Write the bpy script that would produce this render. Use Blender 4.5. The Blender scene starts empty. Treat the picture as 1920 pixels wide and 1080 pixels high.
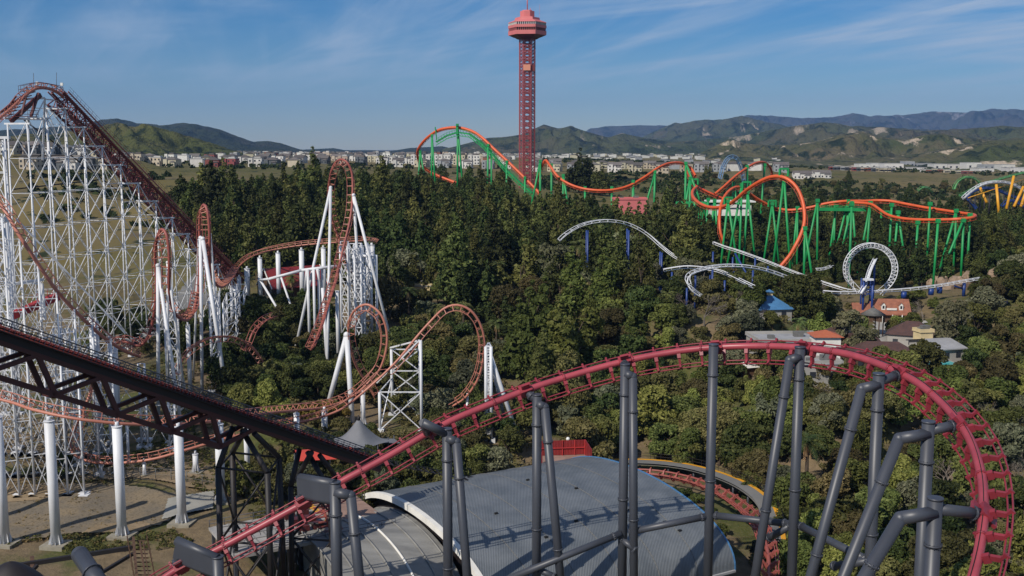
import bpy, math, random
import numpy as np
from mathutils import Vector, Matrix, noise
sc = bpy.context.scene
R = math.radians
random.seed(7); rng = np.random.default_rng(7)
# ------------------------------------------------------------------ camera
F = 2000.0; PITCH = math.atan(265/F); CAMZ = 60.0
cam_d = bpy.data.cameras.new("camera"); cam = bpy.data.objects.new("camera", cam_d); sc.collection.objects.link(cam)
cam.location = (0, 0, CAMZ); cam.rotation_euler = (math.pi/2 - PITCH, 0, 0)
cam_d.sensor_width = 36; cam_d.lens = F/1920*36; cam_d.clip_start = 1; cam_d.clip_end = 60000
sc.camera = cam
# ------------------------------------------------------------------ sky and sun
AZ = R(41); EL = R(40)
world = bpy.data.worlds.new("World"); sc.world = world; world.use_nodes = True
nt = world.node_tree; N = nt.nodes; L = nt.links; N.clear()
out = N.new('ShaderNodeOutputWorld'); bg = N.new('ShaderNodeBackground'); bg.inputs[1].default_value = 0.055
sky = N.new('ShaderNodeTexSky'); sky.sky_type = 'NISHITA'; sky.sun_disc = False
sky.sun_elevation = EL; sky.sun_rotation = math.pi + AZ; sky.air_density = 1.0; sky.dust_density = 0.0; sky.ozone_density = 3.0
tc = N.new('ShaderNodeTexCoord'); sep = N.new('ShaderNodeSeparateXYZ'); L.new(tc.outputs['Generated'], sep.inputs[0])
zadd = N.new('ShaderNodeMath'); zadd.operation = 'ADD'; zadd.inputs[1].default_value = 0.10; L.new(sep.outputs['Z'], zadd.inputs[0])
zm = N.new('ShaderNodeMath'); zm.operation = 'MAXIMUM'; zm.inputs[1].default_value = 0.05; L.new(zadd.outputs[0], zm.inputs[0])
dx = N.new('ShaderNodeMath'); dx.operation = 'DIVIDE'; L.new(sep.outputs['X'], dx.inputs[0]); L.new(zm.outputs[0], dx.inputs[1])
dy = N.new('ShaderNodeMath'); dy.operation = 'DIVIDE'; L.new(sep.outputs['Y'], dy.inputs[0]); L.new(zm.outputs[0], dy.inputs[1])
cmb = N.new('ShaderNodeCombineXYZ'); L.new(dx.outputs[0], cmb.inputs[0]); L.new(dy.outputs[0], cmb.inputs[1])
def cloudlayer(rot, scl, nscale, lo, hi, detail=7, dist=0.6, loc=(0,0,0)):
    m0 = N.new('ShaderNodeMapping'); m0.inputs['Rotation'].default_value = (0,0,rot); L.new(cmb.outputs[0], m0.inputs[0])
    mp = N.new('ShaderNodeMapping'); mp.inputs['Scale'].default_value = scl; mp.inputs['Location'].default_value = loc
    L.new(m0.outputs[0], mp.inputs[0])
    n = N.new('ShaderNodeTexNoise'); n.inputs['Scale'].default_value = nscale; n.inputs['Detail'].default_value = detail
    n.inputs['Roughness'].default_value = 0.55; n.inputs['Distortion'].default_value = dist; L.new(mp.outputs[0], n.inputs[0])
    r = N.new('ShaderNodeMapRange'); r.interpolation_type = 'SMOOTHSTEP'; r.inputs[1].default_value = lo; r.inputs[2].default_value = hi; L.new(n.outputs[0], r.inputs[0])
    return r.outputs[0]
c1 = cloudlayer(R(38), (0.5, 1.2, 1), 0.9, 0.40, 0.70, loc=(3.1,1.7,0))
c2 = cloudlayer(R(62), (0.35, 1.9, 1), 1.5, 0.38, 0.78, detail=8, dist=1.0, loc=(7.3,2.2,0))
c3 = cloudlayer(R(78), (0.12, 2.2, 1), 1.9, 0.46, 0.78, detail=5, dist=0.3, loc=(1.2,9.0,0))
def mth(op, a, b, clamp=False):
    m = N.new('ShaderNodeMath'); m.operation = op; m.use_clamp = clamp
    for i, v in enumerate((a, b)):
        if isinstance(v, (int, float)): m.inputs[i].default_value = v
        else: L.new(v, m.inputs[i])
    return m.outputs[0]
el = N.new('ShaderNodeMapRange'); el.interpolation_type = 'SMOOTHSTEP'; el.inputs[1].default_value = 0.02; el.inputs[2].default_value = 0.10; L.new(sep.outputs['Z'], el.inputs[0])
xr = N.new('ShaderNodeMapRange'); xr.inputs[1].default_value = -0.45; xr.inputs[2].default_value = 0.35; xr.inputs[3].default_value = 0.45; xr.inputs[4].default_value = 1.0; L.new(sep.outputs['X'], xr.inputs[0])
cm = mth('ADD', mth('MULTIPLY', c1, 0.85), mth('MULTIPLY', c2, 0.52))
cm = mth('ADD', cm, mth('MULTIPLY', c3, 0.32))
cm = mth('MULTIPLY', mth('MULTIPLY', cm, el.outputs[0]), xr.outputs[0], True)
mixc = N.new('ShaderNodeMix'); mixc.data_type = 'RGBA'; hsv = N.new('ShaderNodeHueSaturation'); hsv.inputs['Saturation'].default_value = 1.32; hsv.inputs['Value'].default_value = 1.0; tint = N.new('ShaderNodeMix'); tint.data_type = 'RGBA'; tint.blend_type = 'MULTIPLY'; tint.inputs[0].default_value = 1; tint.inputs[7].default_value = (0.80, 0.93, 1.16, 1); L.new(sky.outputs[0], tint.inputs[6]); L.new(tint.outputs[2], hsv.inputs['Color'])
L.new(cm, mixc.inputs[0]); L.new(hsv.outputs[0], mixc.inputs[6]); mixc.inputs[7].default_value = (7.2, 8.7, 10.9, 1)
L.new(mixc.outputs[2], bg.inputs[0]); L.new(bg.outputs[0], out.inputs[0])
sd = bpy.data.lights.new("sun", 'SUN'); sd.energy = 4.1; sd.angle = R(0.55); sd.color = (1.0, 0.93, 0.82)
sun = bpy.data.objects.new("sun", sd); sc.collection.objects.link(sun)
sun.rotation_euler = Vector((math.sin(AZ)*math.cos(EL), math.cos(AZ)*math.cos(EL), -math.sin(EL))).to_track_quat('-Z', 'Y').to_euler()
sc.view_settings.view_transform = 'Standard'; sc.view_settings.look = 'None'; sc.view_settings.exposure = 0.16; sc.view_settings.gamma = 1
sc.cycles.max_bounces = 5; sc.cycles.diffuse_bounces = 2; sc.cycles.glossy_bounces = 2; sc.cycles.transparent_max_bounces = 6; sc.cycles.volume_bounces = 0
# ------------------------------------------------------------------ picking points: a direction of the lens and a real distance
cp, sp = math.cos(PITCH), math.sin(PITCH)
def P(px, py, D):
    u = (px-960)/F; v = (540-py)/F
    d = Vector((u, cp+v*sp, -sp+v*cp)); return Vector((0, 0, CAMZ)) + d*(D/d.y)
def proj(p):
    x, y, z = p[0], p[1], p[2]-CAMZ
    dep = y*cp - z*sp; up = y*sp + z*cp
    return 960+F*x/dep, 540-F*up/dep
def X(px, D): return (px-960)/F*D
# ------------------------------------------------------------------ materials
def mat(name, col, rough=0.6, metal=0.0, spec=0.5, noise_amt=0.0, nscale=2.0, col2=None, bump=0.0, coords='Object', stretch=None, bscale=None, lo=0.35, hi=0.65, objrand=0.0):
    m = bpy.data.materials.new(name); m.use_nodes = True; t = m.node_tree; b = t.nodes['Principled BSDF']
    b.inputs['Base Color'].default_value = (*col, 1); b.inputs['Roughness'].default_value = rough; b.inputs['Metallic'].default_value = metal
    b.inputs['Specular IOR Level'].default_value = spec
    src = None
    if col2 is not None or bump:
        tc = t.nodes.new('ShaderNodeTexCoord'); o = tc.outputs[coords]
        if coords == 'World':
            pass
        if stretch:
            mp = t.nodes.new('ShaderNodeMapping'); mp.inputs['Scale'].default_value = stretch; t.links.new(o, mp.inputs[0]); o = mp.outputs[0]
        n = t.nodes.new('ShaderNodeTexNoise'); n.inputs['Scale'].default_value = nscale; n.inputs['Detail'].default_value = 6; n.inputs['Roughness'].default_value = 0.6; t.links.new(o, n.inputs[0])
        if col2 is not None:
            r = t.nodes.new('ShaderNodeMapRange'); r.inputs[1].default_value = lo; r.inputs[2].default_value = hi; t.links.new(n.outputs[0], r.inputs[0])
            mx = t.nodes.new('ShaderNodeMix'); mx.data_type = 'RGBA'; t.links.new(r.outputs[0], mx.inputs[0]); mx.inputs[6].default_value = (*col, 1); mx.inputs[7].default_value = (*col2, 1)
            src = mx.outputs[2]
        if bump:
            bp = t.nodes.new('ShaderNodeBump'); bp.inputs['Strength'].default_value = bump
            if bscale:
                n2 = t.nodes.new('ShaderNodeTexNoise'); n2.inputs['Scale'].default_value = bscale; n2.inputs['Detail'].default_value = 4; t.links.new(o, n2.inputs[0]); t.links.new(n2.outputs[0], bp.inputs['Height'])
            else: t.links.new(n.outputs[0], bp.inputs['Height'])
            t.links.new(bp.outputs[0], b.inputs['Normal'])
    if objrand:
        oi = t.nodes.new('ShaderNodeObjectInfo'); hs = t.nodes.new('ShaderNodeHueSaturation')
        r1 = t.nodes.new('ShaderNodeMapRange'); r1.inputs[3].default_value = 1-objrand; r1.inputs[4].default_value = 1+objrand; t.links.new(oi.outputs['Random'], r1.inputs[0]); t.links.new(r1.outputs[0], hs.inputs['Value'])
        w = t.nodes.new('ShaderNodeMath'); w.operation = 'MULTIPLY'; w.inputs[1].default_value = 7.13; t.links.new(oi.outputs['Random'], w.inputs[0])
        fr = t.nodes.new('ShaderNodeMath'); fr.operation = 'FRACT'; t.links.new(w.outputs[0], fr.inputs[0])
        r2 = t.nodes.new('ShaderNodeMapRange'); r2.inputs[3].default_value = 0.475; r2.inputs[4].default_value = 0.525; t.links.new(fr.outputs[0], r2.inputs[0]); t.links.new(r2.outputs[0], hs.inputs['Hue'])
        if src: t.links.new(src, hs.inputs['Color'])
        else: hs.inputs['Color'].default_value = (*col, 1)
        src = hs.outputs[0]
    if src: t.links.new(src, b.inputs['Base Color'])
    return m
M = {}
def paint(k, c, c2, rough=0.45, ns=0.35, stretch=(1,1,0.3), spec=0.5, **kw): M[k] = mat(k, c, rough, 0, spec, nscale=ns, col2=c2, stretch=stretch, lo=0.35, hi=0.75, **kw)
paint('red_paint', (0.27,0.030,0.044), (0.17,0.02,0.03), 0.45, spec=0.5)
paint('pink_tube', (0.37,0.060,0.078), (0.25,0.040,0.055), 0.40, spec=0.5)
paint('grey_paint', (0.052,0.057,0.072), (0.036,0.040,0.052), 0.45)
paint('black_steel', (0.010,0.009,0.010), (0.016,0.009,0.009), 0.6)
paint('dark_red_steel', (0.10,0.018,0.018), (0.05,0.010,0.011), 0.5)
paint('salmon_paint', (0.47,0.185,0.125), (0.35,0.12,0.085), 0.5)
paint('old_red_paint', (0.32,0.085,0.065), (0.21,0.055,0.045), 0.55)
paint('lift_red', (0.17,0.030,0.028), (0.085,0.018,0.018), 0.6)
paint('white_paint', (0.70,0.71,0.74), (0.50,0.50,0.51), 0.5)
paint('orange_paint', (0.66,0.105,0.024), (0.50,0.08,0.02), 0.48)
paint('orange_dark', (0.48,0.06,0.015), (0.33,0.04,0.015), 0.5)
paint('green_paint', (0.012,0.29,0.075), (0.009,0.20,0.055), 0.5)
paint('blue_paint', (0.014,0.045,0.21), (0.01,0.035,0.15), 0.45)
paint('yellow_paint', (0.72,0.34,0.02), (0.55,0.26,0.02), 0.5)
paint('faded_blue', (0.16,0.27,0.42), (0.12,0.22,0.36), 0.5)
paint('light_green', (0.10,0.30,0.10), (0.08,0.25,0.08), 0.5)
paint('tower_pink', (0.60,0.17,0.165), (0.50,0.13,0.13), 0.6, ns=0.1)
paint('tower_red', (0.33,0.07,0.075), (0.24,0.05,0.055), 0.6, ns=0.1)
M['tower_orange'] = mat('tower_orange', (0.62,0.25,0.16), 0.6)
M['dark_glass'] = mat('dark_glass', (0.03,0.035,0.045), 0.12, 0, 0.8)
M['light_glass'] = mat('light_glass', (0.30,0.36,0.42), 0.12, 0, 0.8)
M['concrete'] = mat('concrete', (0.30,0.27,0.21), 0.9, nscale=0.8, col2=(0.20,0.18,0.14), bump=0.3)
M['pad'] = mat('pad', (0.30,0.29,0.255), 0.9, nscale=0.35, col2=(0.24,0.23,0.20))
M['asphalt'] = mat('asphalt', (0.17,0.165,0.155), 0.9, nscale=0.1, col2=(0.12,0.12,0.115))
M['plaza'] = mat('plaza', (0.36,0.345,0.32), 0.9, nscale=0.15, col2=(0.27,0.26,0.24))
M['white_wall'] = mat('white_wall', (0.74,0.72,0.67), 0.8, nscale=0.5, col2=(0.62,0.60,0.56))
M['cream_wall'] = mat('cream_wall', (0.62,0.50,0.28), 0.8, nscale=0.5, col2=(0.5,0.4,0.22))
M['tile_orange'] = mat('tile_orange', (0.38,0.11,0.05), 0.8, nscale=1.5, col2=(0.36,0.09,0.04))
M['brown_roof'] = mat('brown_roof', (0.085,0.042,0.036), 0.85, nscale=0.9, col2=(0.055,0.03,0.027))
M['lodge_roof'] = mat('lodge_roof', (0.30,0.115,0.065), 0.85, nscale=1.2, col2=(0.21,0.08,0.05))
M['red_roof'] = mat('red_roof', (0.42,0.03,0.028), 0.6, nscale=0.6, col2=(0.30,0.022,0.022))
M['blue_roof'] = mat('blue_roof', (0.06,0.18,0.36), 0.55, nscale=0.8, col2=(0.05,0.14,0.28))
M['grey_roof'] = mat('grey_roof', (0.33,0.33,0.34), 0.8, nscale=0.4, col2=(0.25,0.25,0.26))
M['shingle_grey'] = mat('shingle_grey', (0.15,0.145,0.14), 0.85, nscale=1.2, col2=(0.1,0.1,0.095))
M['timber'] = mat('timber', (0.10,0.055,0.03), 0.8, nscale=2, col2=(0.06,0.03,0.02))
M['pool'] = mat('pool', (0.03,0.35,0.38), 0.1, nscale=1, col2=(0.04,0.45,0.45))
M['wire'] = mat('wire', (0.12,0.12,0.12), 0.6, 0.3)
M['tent'] = mat('tent', (0.16,0.165,0.18), 0.75, nscale=0.5, col2=(0.13,0.135,0.15))
M['red_fabric'] = mat('red_fabric', (0.50,0.055,0.035), 0.7)
M['lamp_white'] = mat('lamp_white', (0.72,0.72,0.68), 0.3)
M['deck'] = mat('deck', (0.34,0.325,0.31), 0.85, nscale=0.7, col2=(0.25,0.24,0.23))
M['deck_brown'] = mat('deck_brown', (0.30,0.19,0.15), 0.85, nscale=0.7, col2=(0.22,0.14,0.11))
M['black'] = mat('black', (0.008,0.008,0.008), 0.9)
M['rock'] = mat('rock', (0.33,0.24,0.17), 0.95, nscale=0.35, col2=(0.16,0.11,0.075), bump=0.8)
M['trunk'] = mat('trunk', (0.085,0.06,0.04), 0.95, nscale=2, col2=(0.05,0.035,0.025))
M['pale_trunk'] = mat('pale_trunk', (0.32,0.29,0.25), 0.95, nscale=2, col2=(0.20,0.18,0.15))
def corrug(name, col, col2, freq, axis='X', depth=0.5, rough=0.5):
    m = mat(name, col, rough, 0, 0.5, nscale=0.25, col2=col2); t = m.node_tree; b = t.nodes['Principled BSDF']
    tcc = t.nodes.new('ShaderNodeTexCoord'); w = t.nodes.new('ShaderNodeTexWave'); w.bands_direction = axis; w.inputs['Scale'].default_value = freq; w.wave_profile = 'SIN'
    t.links.new(tcc.outputs['Object'], w.inputs[0])
    bp = t.nodes.new('ShaderNodeBump'); bp.inputs['Strength'].default_value = depth; bp.inputs['Distance'].default_value = 0.15; t.links.new(w.outputs['Fac'], bp.inputs['Height']); t.links.new(bp.outputs[0], b.inputs['Normal'])
    mx = t.nodes.new('ShaderNodeMix'); mx.data_type = 'RGBA'; mx.blend_type = 'MULTIPLY'; mx.inputs[0].default_value = 1
    old = b.inputs['Base Color'].links[0].from_socket; t.links.new(old, mx.inputs[6])
    rr = t.nodes.new('ShaderNodeMapRange'); rr.inputs[3].default_value = 0.62; rr.inputs[4].default_value = 1.0; t.links.new(w.outputs['Fac'], rr.inputs[0]); t.links.new(rr.outputs[0], mx.inputs[7]); t.links.new(mx.outputs[2], b.inputs['Base Color'])
    return m
M['corrugated'] = corrug('corrugated', (0.185,0.20,0.215), (0.12,0.135,0.15), 1.5, 'X', 0.35)
M['barrel_grey'] = mat('barrel_grey', (0.25,0.245,0.23), 0.55, nscale=0.3, col2=(0.16,0.157,0.15), stretch=(0.4,2,2))
M['red_sheet'] = corrug('red_sheet', (0.29,0.022,0.022), (0.22,0.018,0.018), 1.2, 'X', 0.4)
# ------------------------------------------------------------------ mesh builder
class MB:
    def __init__(s): s.v = []; s.f = []; s.sm = []; s.mi = []; s.cur = 0
    def add(s, vs, fs, smooth=False):
        b = len(s.v); s.v.extend([tuple(v) for v in vs]); s.f.extend([tuple(i+b for i in f) for f in fs]); s.sm.extend([smooth]*len(fs)); s.mi.extend([s.cur]*len(fs))
    def tube(s, a, b, r, n=8, r2=None, cap=True):
        a = Vector(a); b = Vector(b); d = b-a
        if d.length < 1e-6: return
        d.normalize(); u = d.orthogonal().normalized() if abs(d.z) > 0.99 else d.cross(Vector((0,0,1))).normalized(); w = d.cross(u)
        r2 = r if r2 is None else r2; vs = []
        for c, rr in ((a, r), (b, r2)):
            for i in range(n):
                t = 2*math.pi*i/n; vs.append(c+u*math.cos(t)*rr+w*math.sin(t)*rr)
        s.add(vs, [(i, (i+1)%n, n+(i+1)%n, n+i) for i in range(n)], n > 4)
        if cap:
            k = len(s.v)-2*n
            s.f.append(tuple(k+i for i in reversed(range(n)))); s.f.append(tuple(k+n+i for i in range(n))); s.sm += [False]*2; s.mi += [s.cur]*2
    def poly(s, pts, r, n=8, frames=None):
        m = len(pts); vs = []; pu = None
        for i, p in enumerate(pts):
            t = (Vector(pts[min(i+1, m-1)])-Vector(pts[max(i-1, 0)])).normalized()
            if frames: u, w = frames[i]
            else:
                u = (pu - t*pu.dot(t)) if pu is not None else t.orthogonal()
                u.normalize(); w = t.cross(u); pu = u
            for k in range(n):
                a = 2*math.pi*k/n; vs.append(Vector(p)+u*math.cos(a)*r+w*math.sin(a)*r)
        fs = [(i*n+k, i*n+(k+1)%n, (i+1)*n+(k+1)%n, (i+1)*n+k) for i in range(m-1) for k in range(n)]
        s.add(vs, fs, n > 4)
    def bar(s, a, b, w, h=None, up=(0,0,1)):
        a = Vector(a); b = Vector(b); d = (b-a); h = w if h is None else h
        if d.length < 1e-6: return
        d.normalize(); u = Vector(up); l = d.cross(u)
        if l.length < 1e-3: l = d.orthogonal()
        l.normalize(); u = l.cross(d); vs = []
        for c in (a, b):
            for i, j in ((-1,-1),(1,-1),(1,1),(-1,1)): vs.append(c+l*i*w/2+u*j*h/2)
        s.add(vs, [(3,2,1,0),(4,5,6,7),(0,1,5,4),(1,2,6,5),(2,3,7,6),(3,0,4,7)])
    def box(s, c, size, rz=0):
        c = Vector(c); hx, hy, hz = size[0]/2, size[1]/2, size[2]/2; ca, sa = math.cos(rz), math.sin(rz); vs = []
        for z in (-hz, hz):
            for x, y in ((-hx,-hy),(hx,-hy),(hx,hy),(-hx,hy)): vs.append((c.x+x*ca-y*sa, c.y+x*sa+y*ca, c.z+z))
        s.add(vs, [(3,2,1,0),(4,5,6,7),(0,1,5,4),(1,2,6,5),(2,3,7,6),(3,0,4,7)])
    def quad(s, *vs): s.add(vs, [tuple(range(len(vs)))])
    def sheet(s, rows, smooth=True):
        n = len(rows[0]); vs = [p for r in rows for p in r]
        s.add(vs, [(i*n+k, i*n+k+1, (i+1)*n+k+1, (i+1)*n+k) for i in range(len(rows)-1) for k in range(n-1)], smooth)
    def sphere(s, c, r, n=10, m=6):
        rows = [[(c[0]+r*math.cos(2*math.pi*i/n)*math.sin(math.pi*j/m), c[1]+r*math.sin(2*math.pi*i/n)*math.sin(math.pi*j/m), c[2]+r*math.cos(math.pi*j/m)) for i in range(n+1)] for j in range(m+1)]
        s.sheet(rows)
    def mesh(s, name, mats):
        me = bpy.data.meshes.new(name); me.from_pydata(s.v, [], s.f)
        me.polygons.foreach_set('use_smooth', s.sm)
        if not isinstance(mats, (list, tuple)): mats = [mats]
        for m in mats: me.materials.append(M[m] if isinstance(m, str) else m)
        if len(mats) > 1: me.polygons.foreach_set('material_index', s.mi)
        me.update(); return me
    def build(s, name, mats, parent=None):
        if not s.v: return None
        o = bpy.data.objects.new(name, s.mesh(name, mats)); sc.collection.objects.link(o)
        if parent is not None:
            o.parent = parent
            if parent.type == 'EMPTY': o.location = -parent.location   # vertices are in world places; parts of parts sit at 0
        return o
def build_islands(mb, name, m, parent):
    par = list(range(len(mb.v)))
    def fd(x):
        while par[x] != x: par[x] = par[par[x]]; x = par[x]
        return x
    for fc in mb.f:
        r0 = fd(fc[0])
        for q in fc[1:]: par[fd(q)] = r0
    g = {}
    for i, fc in enumerate(mb.f): g.setdefault(fd(fc[0]), []).append(i)
    for ids in g.values():
        n = MB(); mp = {}
        for i in ids:
            for q in mb.f[i]:
                if q not in mp: mp[q] = len(n.v); n.v.append(mb.v[q])
            n.f.append(tuple(mp[q] for q in mb.f[i])); n.sm.append(mb.sm[i]); n.mi.append(0)
        n.build(name, m, parent)
def tag(o, label=None, cat=None, group=None, kind=None):
    if label: o['label'] = label
    if cat: o['category'] = cat
    if group: o['group'] = group
    if kind: o['kind'] = kind
    return o
def empty(name, loc, label, cat, group=None):
    o = bpy.data.objects.new(name, None); o.location = loc; o.empty_display_size = 0.5; sc.collection.objects.link(o); return tag(o, label, cat, group)
def node(name, parent):   # grouping part that is itself a mesh is preferred; this returns the parent
    return parent
# ------------------------------------------------------------------ ground
CTL = [(-400,100,3),(-200,100,3),(0,144,4.6),(230,147,4.6),(400,155,5),(100,172,5.6),(300,180,6.2),(600,140,4),(600,170,5),(960,130,2),(1400,130,1),(1900,130,1),(1400,80,-3),(1900,70,-3),(300,80,0),(960,60,-4),
(100,220,8),(240,300,12),(100,260,10),(400,300,13),(545,300,17),(545,276,15.5),(480,300,17),(690,292,17),(785,300,18.5),(150,760,53),(60,740,55),(-100,760,56),(150,690,46),(560,220,9.5),(450,230,9),(700,205,7.5),(850,205,7.5),(700,250,11),
(1000,200,5),(1000,260,11),(1300,220,5),(1600,220,6),(1900,220,8),(1250,170,2),(1700,170,2),
(1447,262,18),(1580,250,11),(1556,226,14),(1478,232,13.5),(1552,214,12.5),(1575,196,10.5),(1722,262,10.5),(1668,288,12.5),(1645,268,12),(1742,250,11),(1620,250,11.5),(1665,236,10),(1632,300,18.5),(1550,300,17),(1800,310,18),(1900,330,20),
(1400,300,21.5),(1310,300,22),(1450,370,16),(1250,300,19),(1100,300,20),(1340,264,21.5),(1400,270,21.5),(1290,268,20),(1300,400,22),(1500,430,20),(1800,430,22),
(800,320,20),(600,360,24),(450,400,28),
(600,480,34),(800,500,36),(986,713,33),(900,600,36),(1000,500,30),(1200,480,28),
(250,420,27),(100,400,26),(300,500,36),(100,500,38),(150,330,19),(350,350,22),(150,600,43),(300,640,43),
(400,800,44),(500,1200,45),(700,1400,45),(900,1200,42),(1200,189,1.2),(1385,173,0.5),(1040,186,1.5),(1300,181,0.5),(1440,158,0),(930,180,1.5),(1200,960,38),(1400,980,38),(1500,900,30),(1800,800,26),(1800,560,24),(1500,620,28),
(2300,300,15),(2300,900,25),(-500,300,14),(-500,900,45),
(300,2500,40),(1000,2500,34),(1700,2000,20),(2400,2500,20),(-300,2500,40),
(0,6000,25),(1000,6000,22),(2000,6000,20),(0,15000,10),(1000,15000,10),(2000,15000,10)]
CA = np.array([[(a-960)/260.0, 5*math.log(b), c] for a, b, c in CTL])
def Hn(x, y):
    x = np.asarray(x, float); y = np.maximum(np.asarray(y, float), 40.0)
    a = (x/y*F)/260.0; b = 5*np.log(y)
    d = (a[..., None]-CA[:, 0])**2 + (b[..., None]-CA[:, 1])**2
    w = 1/(d+0.03)**2.5
    return (w*CA[:, 2]).sum(-1)/w.sum(-1)
def H(x, y): return float(Hn(x, y))
def G(px, D, dz=0): x = X(px, D); return Vector((x, D, H(x, D)+dz))
def nz(x, y, s): return noise.noise(Vector((x*s, y*s, 3.3)))
rows = []
Ds = list(np.concatenate([np.linspace(30, 120, 30)[:-1], np.geomspace(120, 900, 170)[:-1], np.geomspace(900, 16000, 70)]))
us = np.linspace(-0.85, 0.85, 210)
mb = MB()
for D in Ds:
    xs = us*D; hs = Hn(xs, np.full_like(xs, D))
    amp = 0.25 if D < 240 else (0.5 if D < 900 else 2.0)
    rows.append([(x, D, h+amp*nz(x, D, 0.08 if D < 900 else 0.006)-0.12) for x, h in zip(xs, hs)])
mb.sheet(rows)
def ground_mat():
    m = bpy.data.materials.new('ground_mix'); m.use_nodes = True; t = m.node_tree; b = t.nodes['Principled BSDF']; b.inputs['Roughness'].default_value = 0.95; b.inputs['Specular IOR Level'].default_value = 0.2
    g = t.nodes.new('ShaderNodeNewGeometry')
    def nn(s, lo, hi, det=8, off=0):
        mp = t.nodes.new('ShaderNodeMapping'); mp.inputs['Location'].default_value = (off, off*1.7, 0); t.links.new(g.outputs['Position'], mp.inputs[0])
        n = t.nodes.new('ShaderNodeTexNoise'); n.inputs['Scale'].default_value = s; n.inputs['Detail'].default_value = det; n.inputs['Roughness'].default_value = 0.62; t.links.new(mp.outputs[0], n.inputs[0])
        r = t.nodes.new('ShaderNodeMapRange'); r.inputs[1].default_value = lo; r.inputs[2].default_value = hi; t.links.new(n.outputs[0], r.inputs[0]); return r.outputs[0]
    def mix(f, a, c):
        x = t.nodes.new('ShaderNodeMix'); x.data_type = 'RGBA'
        t.links.new(f, x.inputs[0])
        for i, v in ((6, a), (7, c)):
            if isinstance(v, tuple): x.inputs[i].default_value = (*v, 1)
            else: t.links.new(v, x.inputs[i])
        return x.outputs[2]
    grass = mix(nn(0.9, 0.3, 0.7), (0.055,0.070,0.018), (0.105,0.10,0.035))
    dirt = mix(nn(0.6, 0.3, 0.7, off=9), (0.21,0.155,0.09), (0.115,0.085,0.052))
    near = mix(nn(0.085, 0.40, 0.53, off=3), grass, dirt)
    near = mix(nn(1.6, 0.62, 0.72, off=17), near, (0.05,0.055,0.02))
    far = mix(nn(0.006, 0.4, 0.6), (0.095,0.088,0.027), (0.155,0.120,0.050))
    far = mix(nn(0.03, 0.56, 0.66, off=5), far, (0.13,0.10,0.06))
    far = mix(nn(0.12, 0.57, 0.62, off=5), far, (0.022,0.030,0.012))
    sx = t.nodes.new('ShaderNodeSeparateXYZ'); t.links.new(g.outputs['Position'], sx.inputs[0])
    r = t.nodes.new('ShaderNodeMapRange'); r.inputs[1].default_value = 280; r.inputs[2].default_value = 360; t.links.new(sx.outputs['Y'], r.inputs[0])
    c = mix(r.outputs[0], near, far); t.links.new(c, b.inputs['Base Color'])
    bp = t.nodes.new('ShaderNodeBump'); bp.inputs['Strength'].default_value = 0.5; bp.inputs['Distance'].default_value = 0.3; t.links.new(nn(2.5, 0.2, 0.8), bp.inputs['Height']); t.links.new(bp.outputs[0], b.inputs['Normal'])
    return m
M['ground'] = ground_mat()
tag(mb.build('ground', 'ground'), kind='structure')
def drape(name, poly_pxD, m, dz=0.25, n=26, label=None):
    """a ground patch: polygon corners (px, D) filled by a grid that follows the terrain"""
    pts = [(X(a, d), d) for a, d in poly_pxD]; x0 = min(p[0] for p in pts); x1 = max(p[0] for p in pts); y0 = min(p[1] for p in pts); y1 = max(p[1] for p in pts)
    def inside(x, y):
        c = False; j = len(pts)-1
        for i in range(len(pts)):
            if (pts[i][1] > y) != (pts[j][1] > y) and x < (pts[j][0]-pts[i][0])*(y-pts[i][1])/(pts[j][1]-pts[i][1])+pts[i][0]: c = not c
            j = i
        return c
    b = MB()
    for i in range(n):
        for k in range(n):
            xa, xb = x0+(x1-x0)*i/n, x0+(x1-x0)*(i+1)/n; ya, yb = y0+(y1-y0)*k/n, y0+(y1-y0)*(k+1)/n
            if inside((xa+xb)/2, (ya+yb)/2): b.quad(*[(x, y, H(x, y)+dz) for x, y in ((xa,ya),(xb,ya),(xb,yb),(xa,yb))])
    o = b.build(name, m); tag(o, kind='structure'); return o
def patch_mat(name, c1, c2, c3, s=0.25):
    m = mat(name, c1, 0.95, 0, 0.2, nscale=s, col2=c2, bump=0.5, bscale=4, lo=0.4, hi=0.6)
    t = m.node_tree; b = t.nodes['Principled BSDF']; old = b.inputs['Base Color'].links[0].from_socket
    n = t.nodes.new('ShaderNodeTexNoise'); n.inputs['Scale'].default_value = 3; n.inputs['Detail'].default_value = 6; tcn = t.nodes.new('ShaderNodeTexCoord'); t.links.new(tcn.outputs['Object'], n.inputs[0])
    r = t.nodes.new('ShaderNodeMapRange'); r.inputs[1].default_value = 0.5; r.inputs[2].default_value = 0.75; t.links.new(n.outputs[0], r.inputs[0])
    x = t.nodes.new('ShaderNodeMix'); x.data_type = 'RGBA'; t.links.new(r.outputs[0], x.inputs[0]); t.links.new(old, x.inputs[6]); x.inputs[7].default_value = (*c3, 1); t.links.new(x.outputs[2], b.inputs['Base Color']); return m
M['gravel'] = patch_mat('gravel', (0.155,0.130,0.098), (0.205,0.16,0.105), (0.07,0.06,0.042))
M['dirt'] = patch_mat('dirt', (0.27,0.20,0.125), (0.20,0.15,0.09), (0.15,0.11,0.07))
M['meadow'] = patch_mat('meadow', (0.085,0.10,0.032), (0.14,0.125,0.05), (0.15,0.11,0.06), 0.05)
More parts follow.
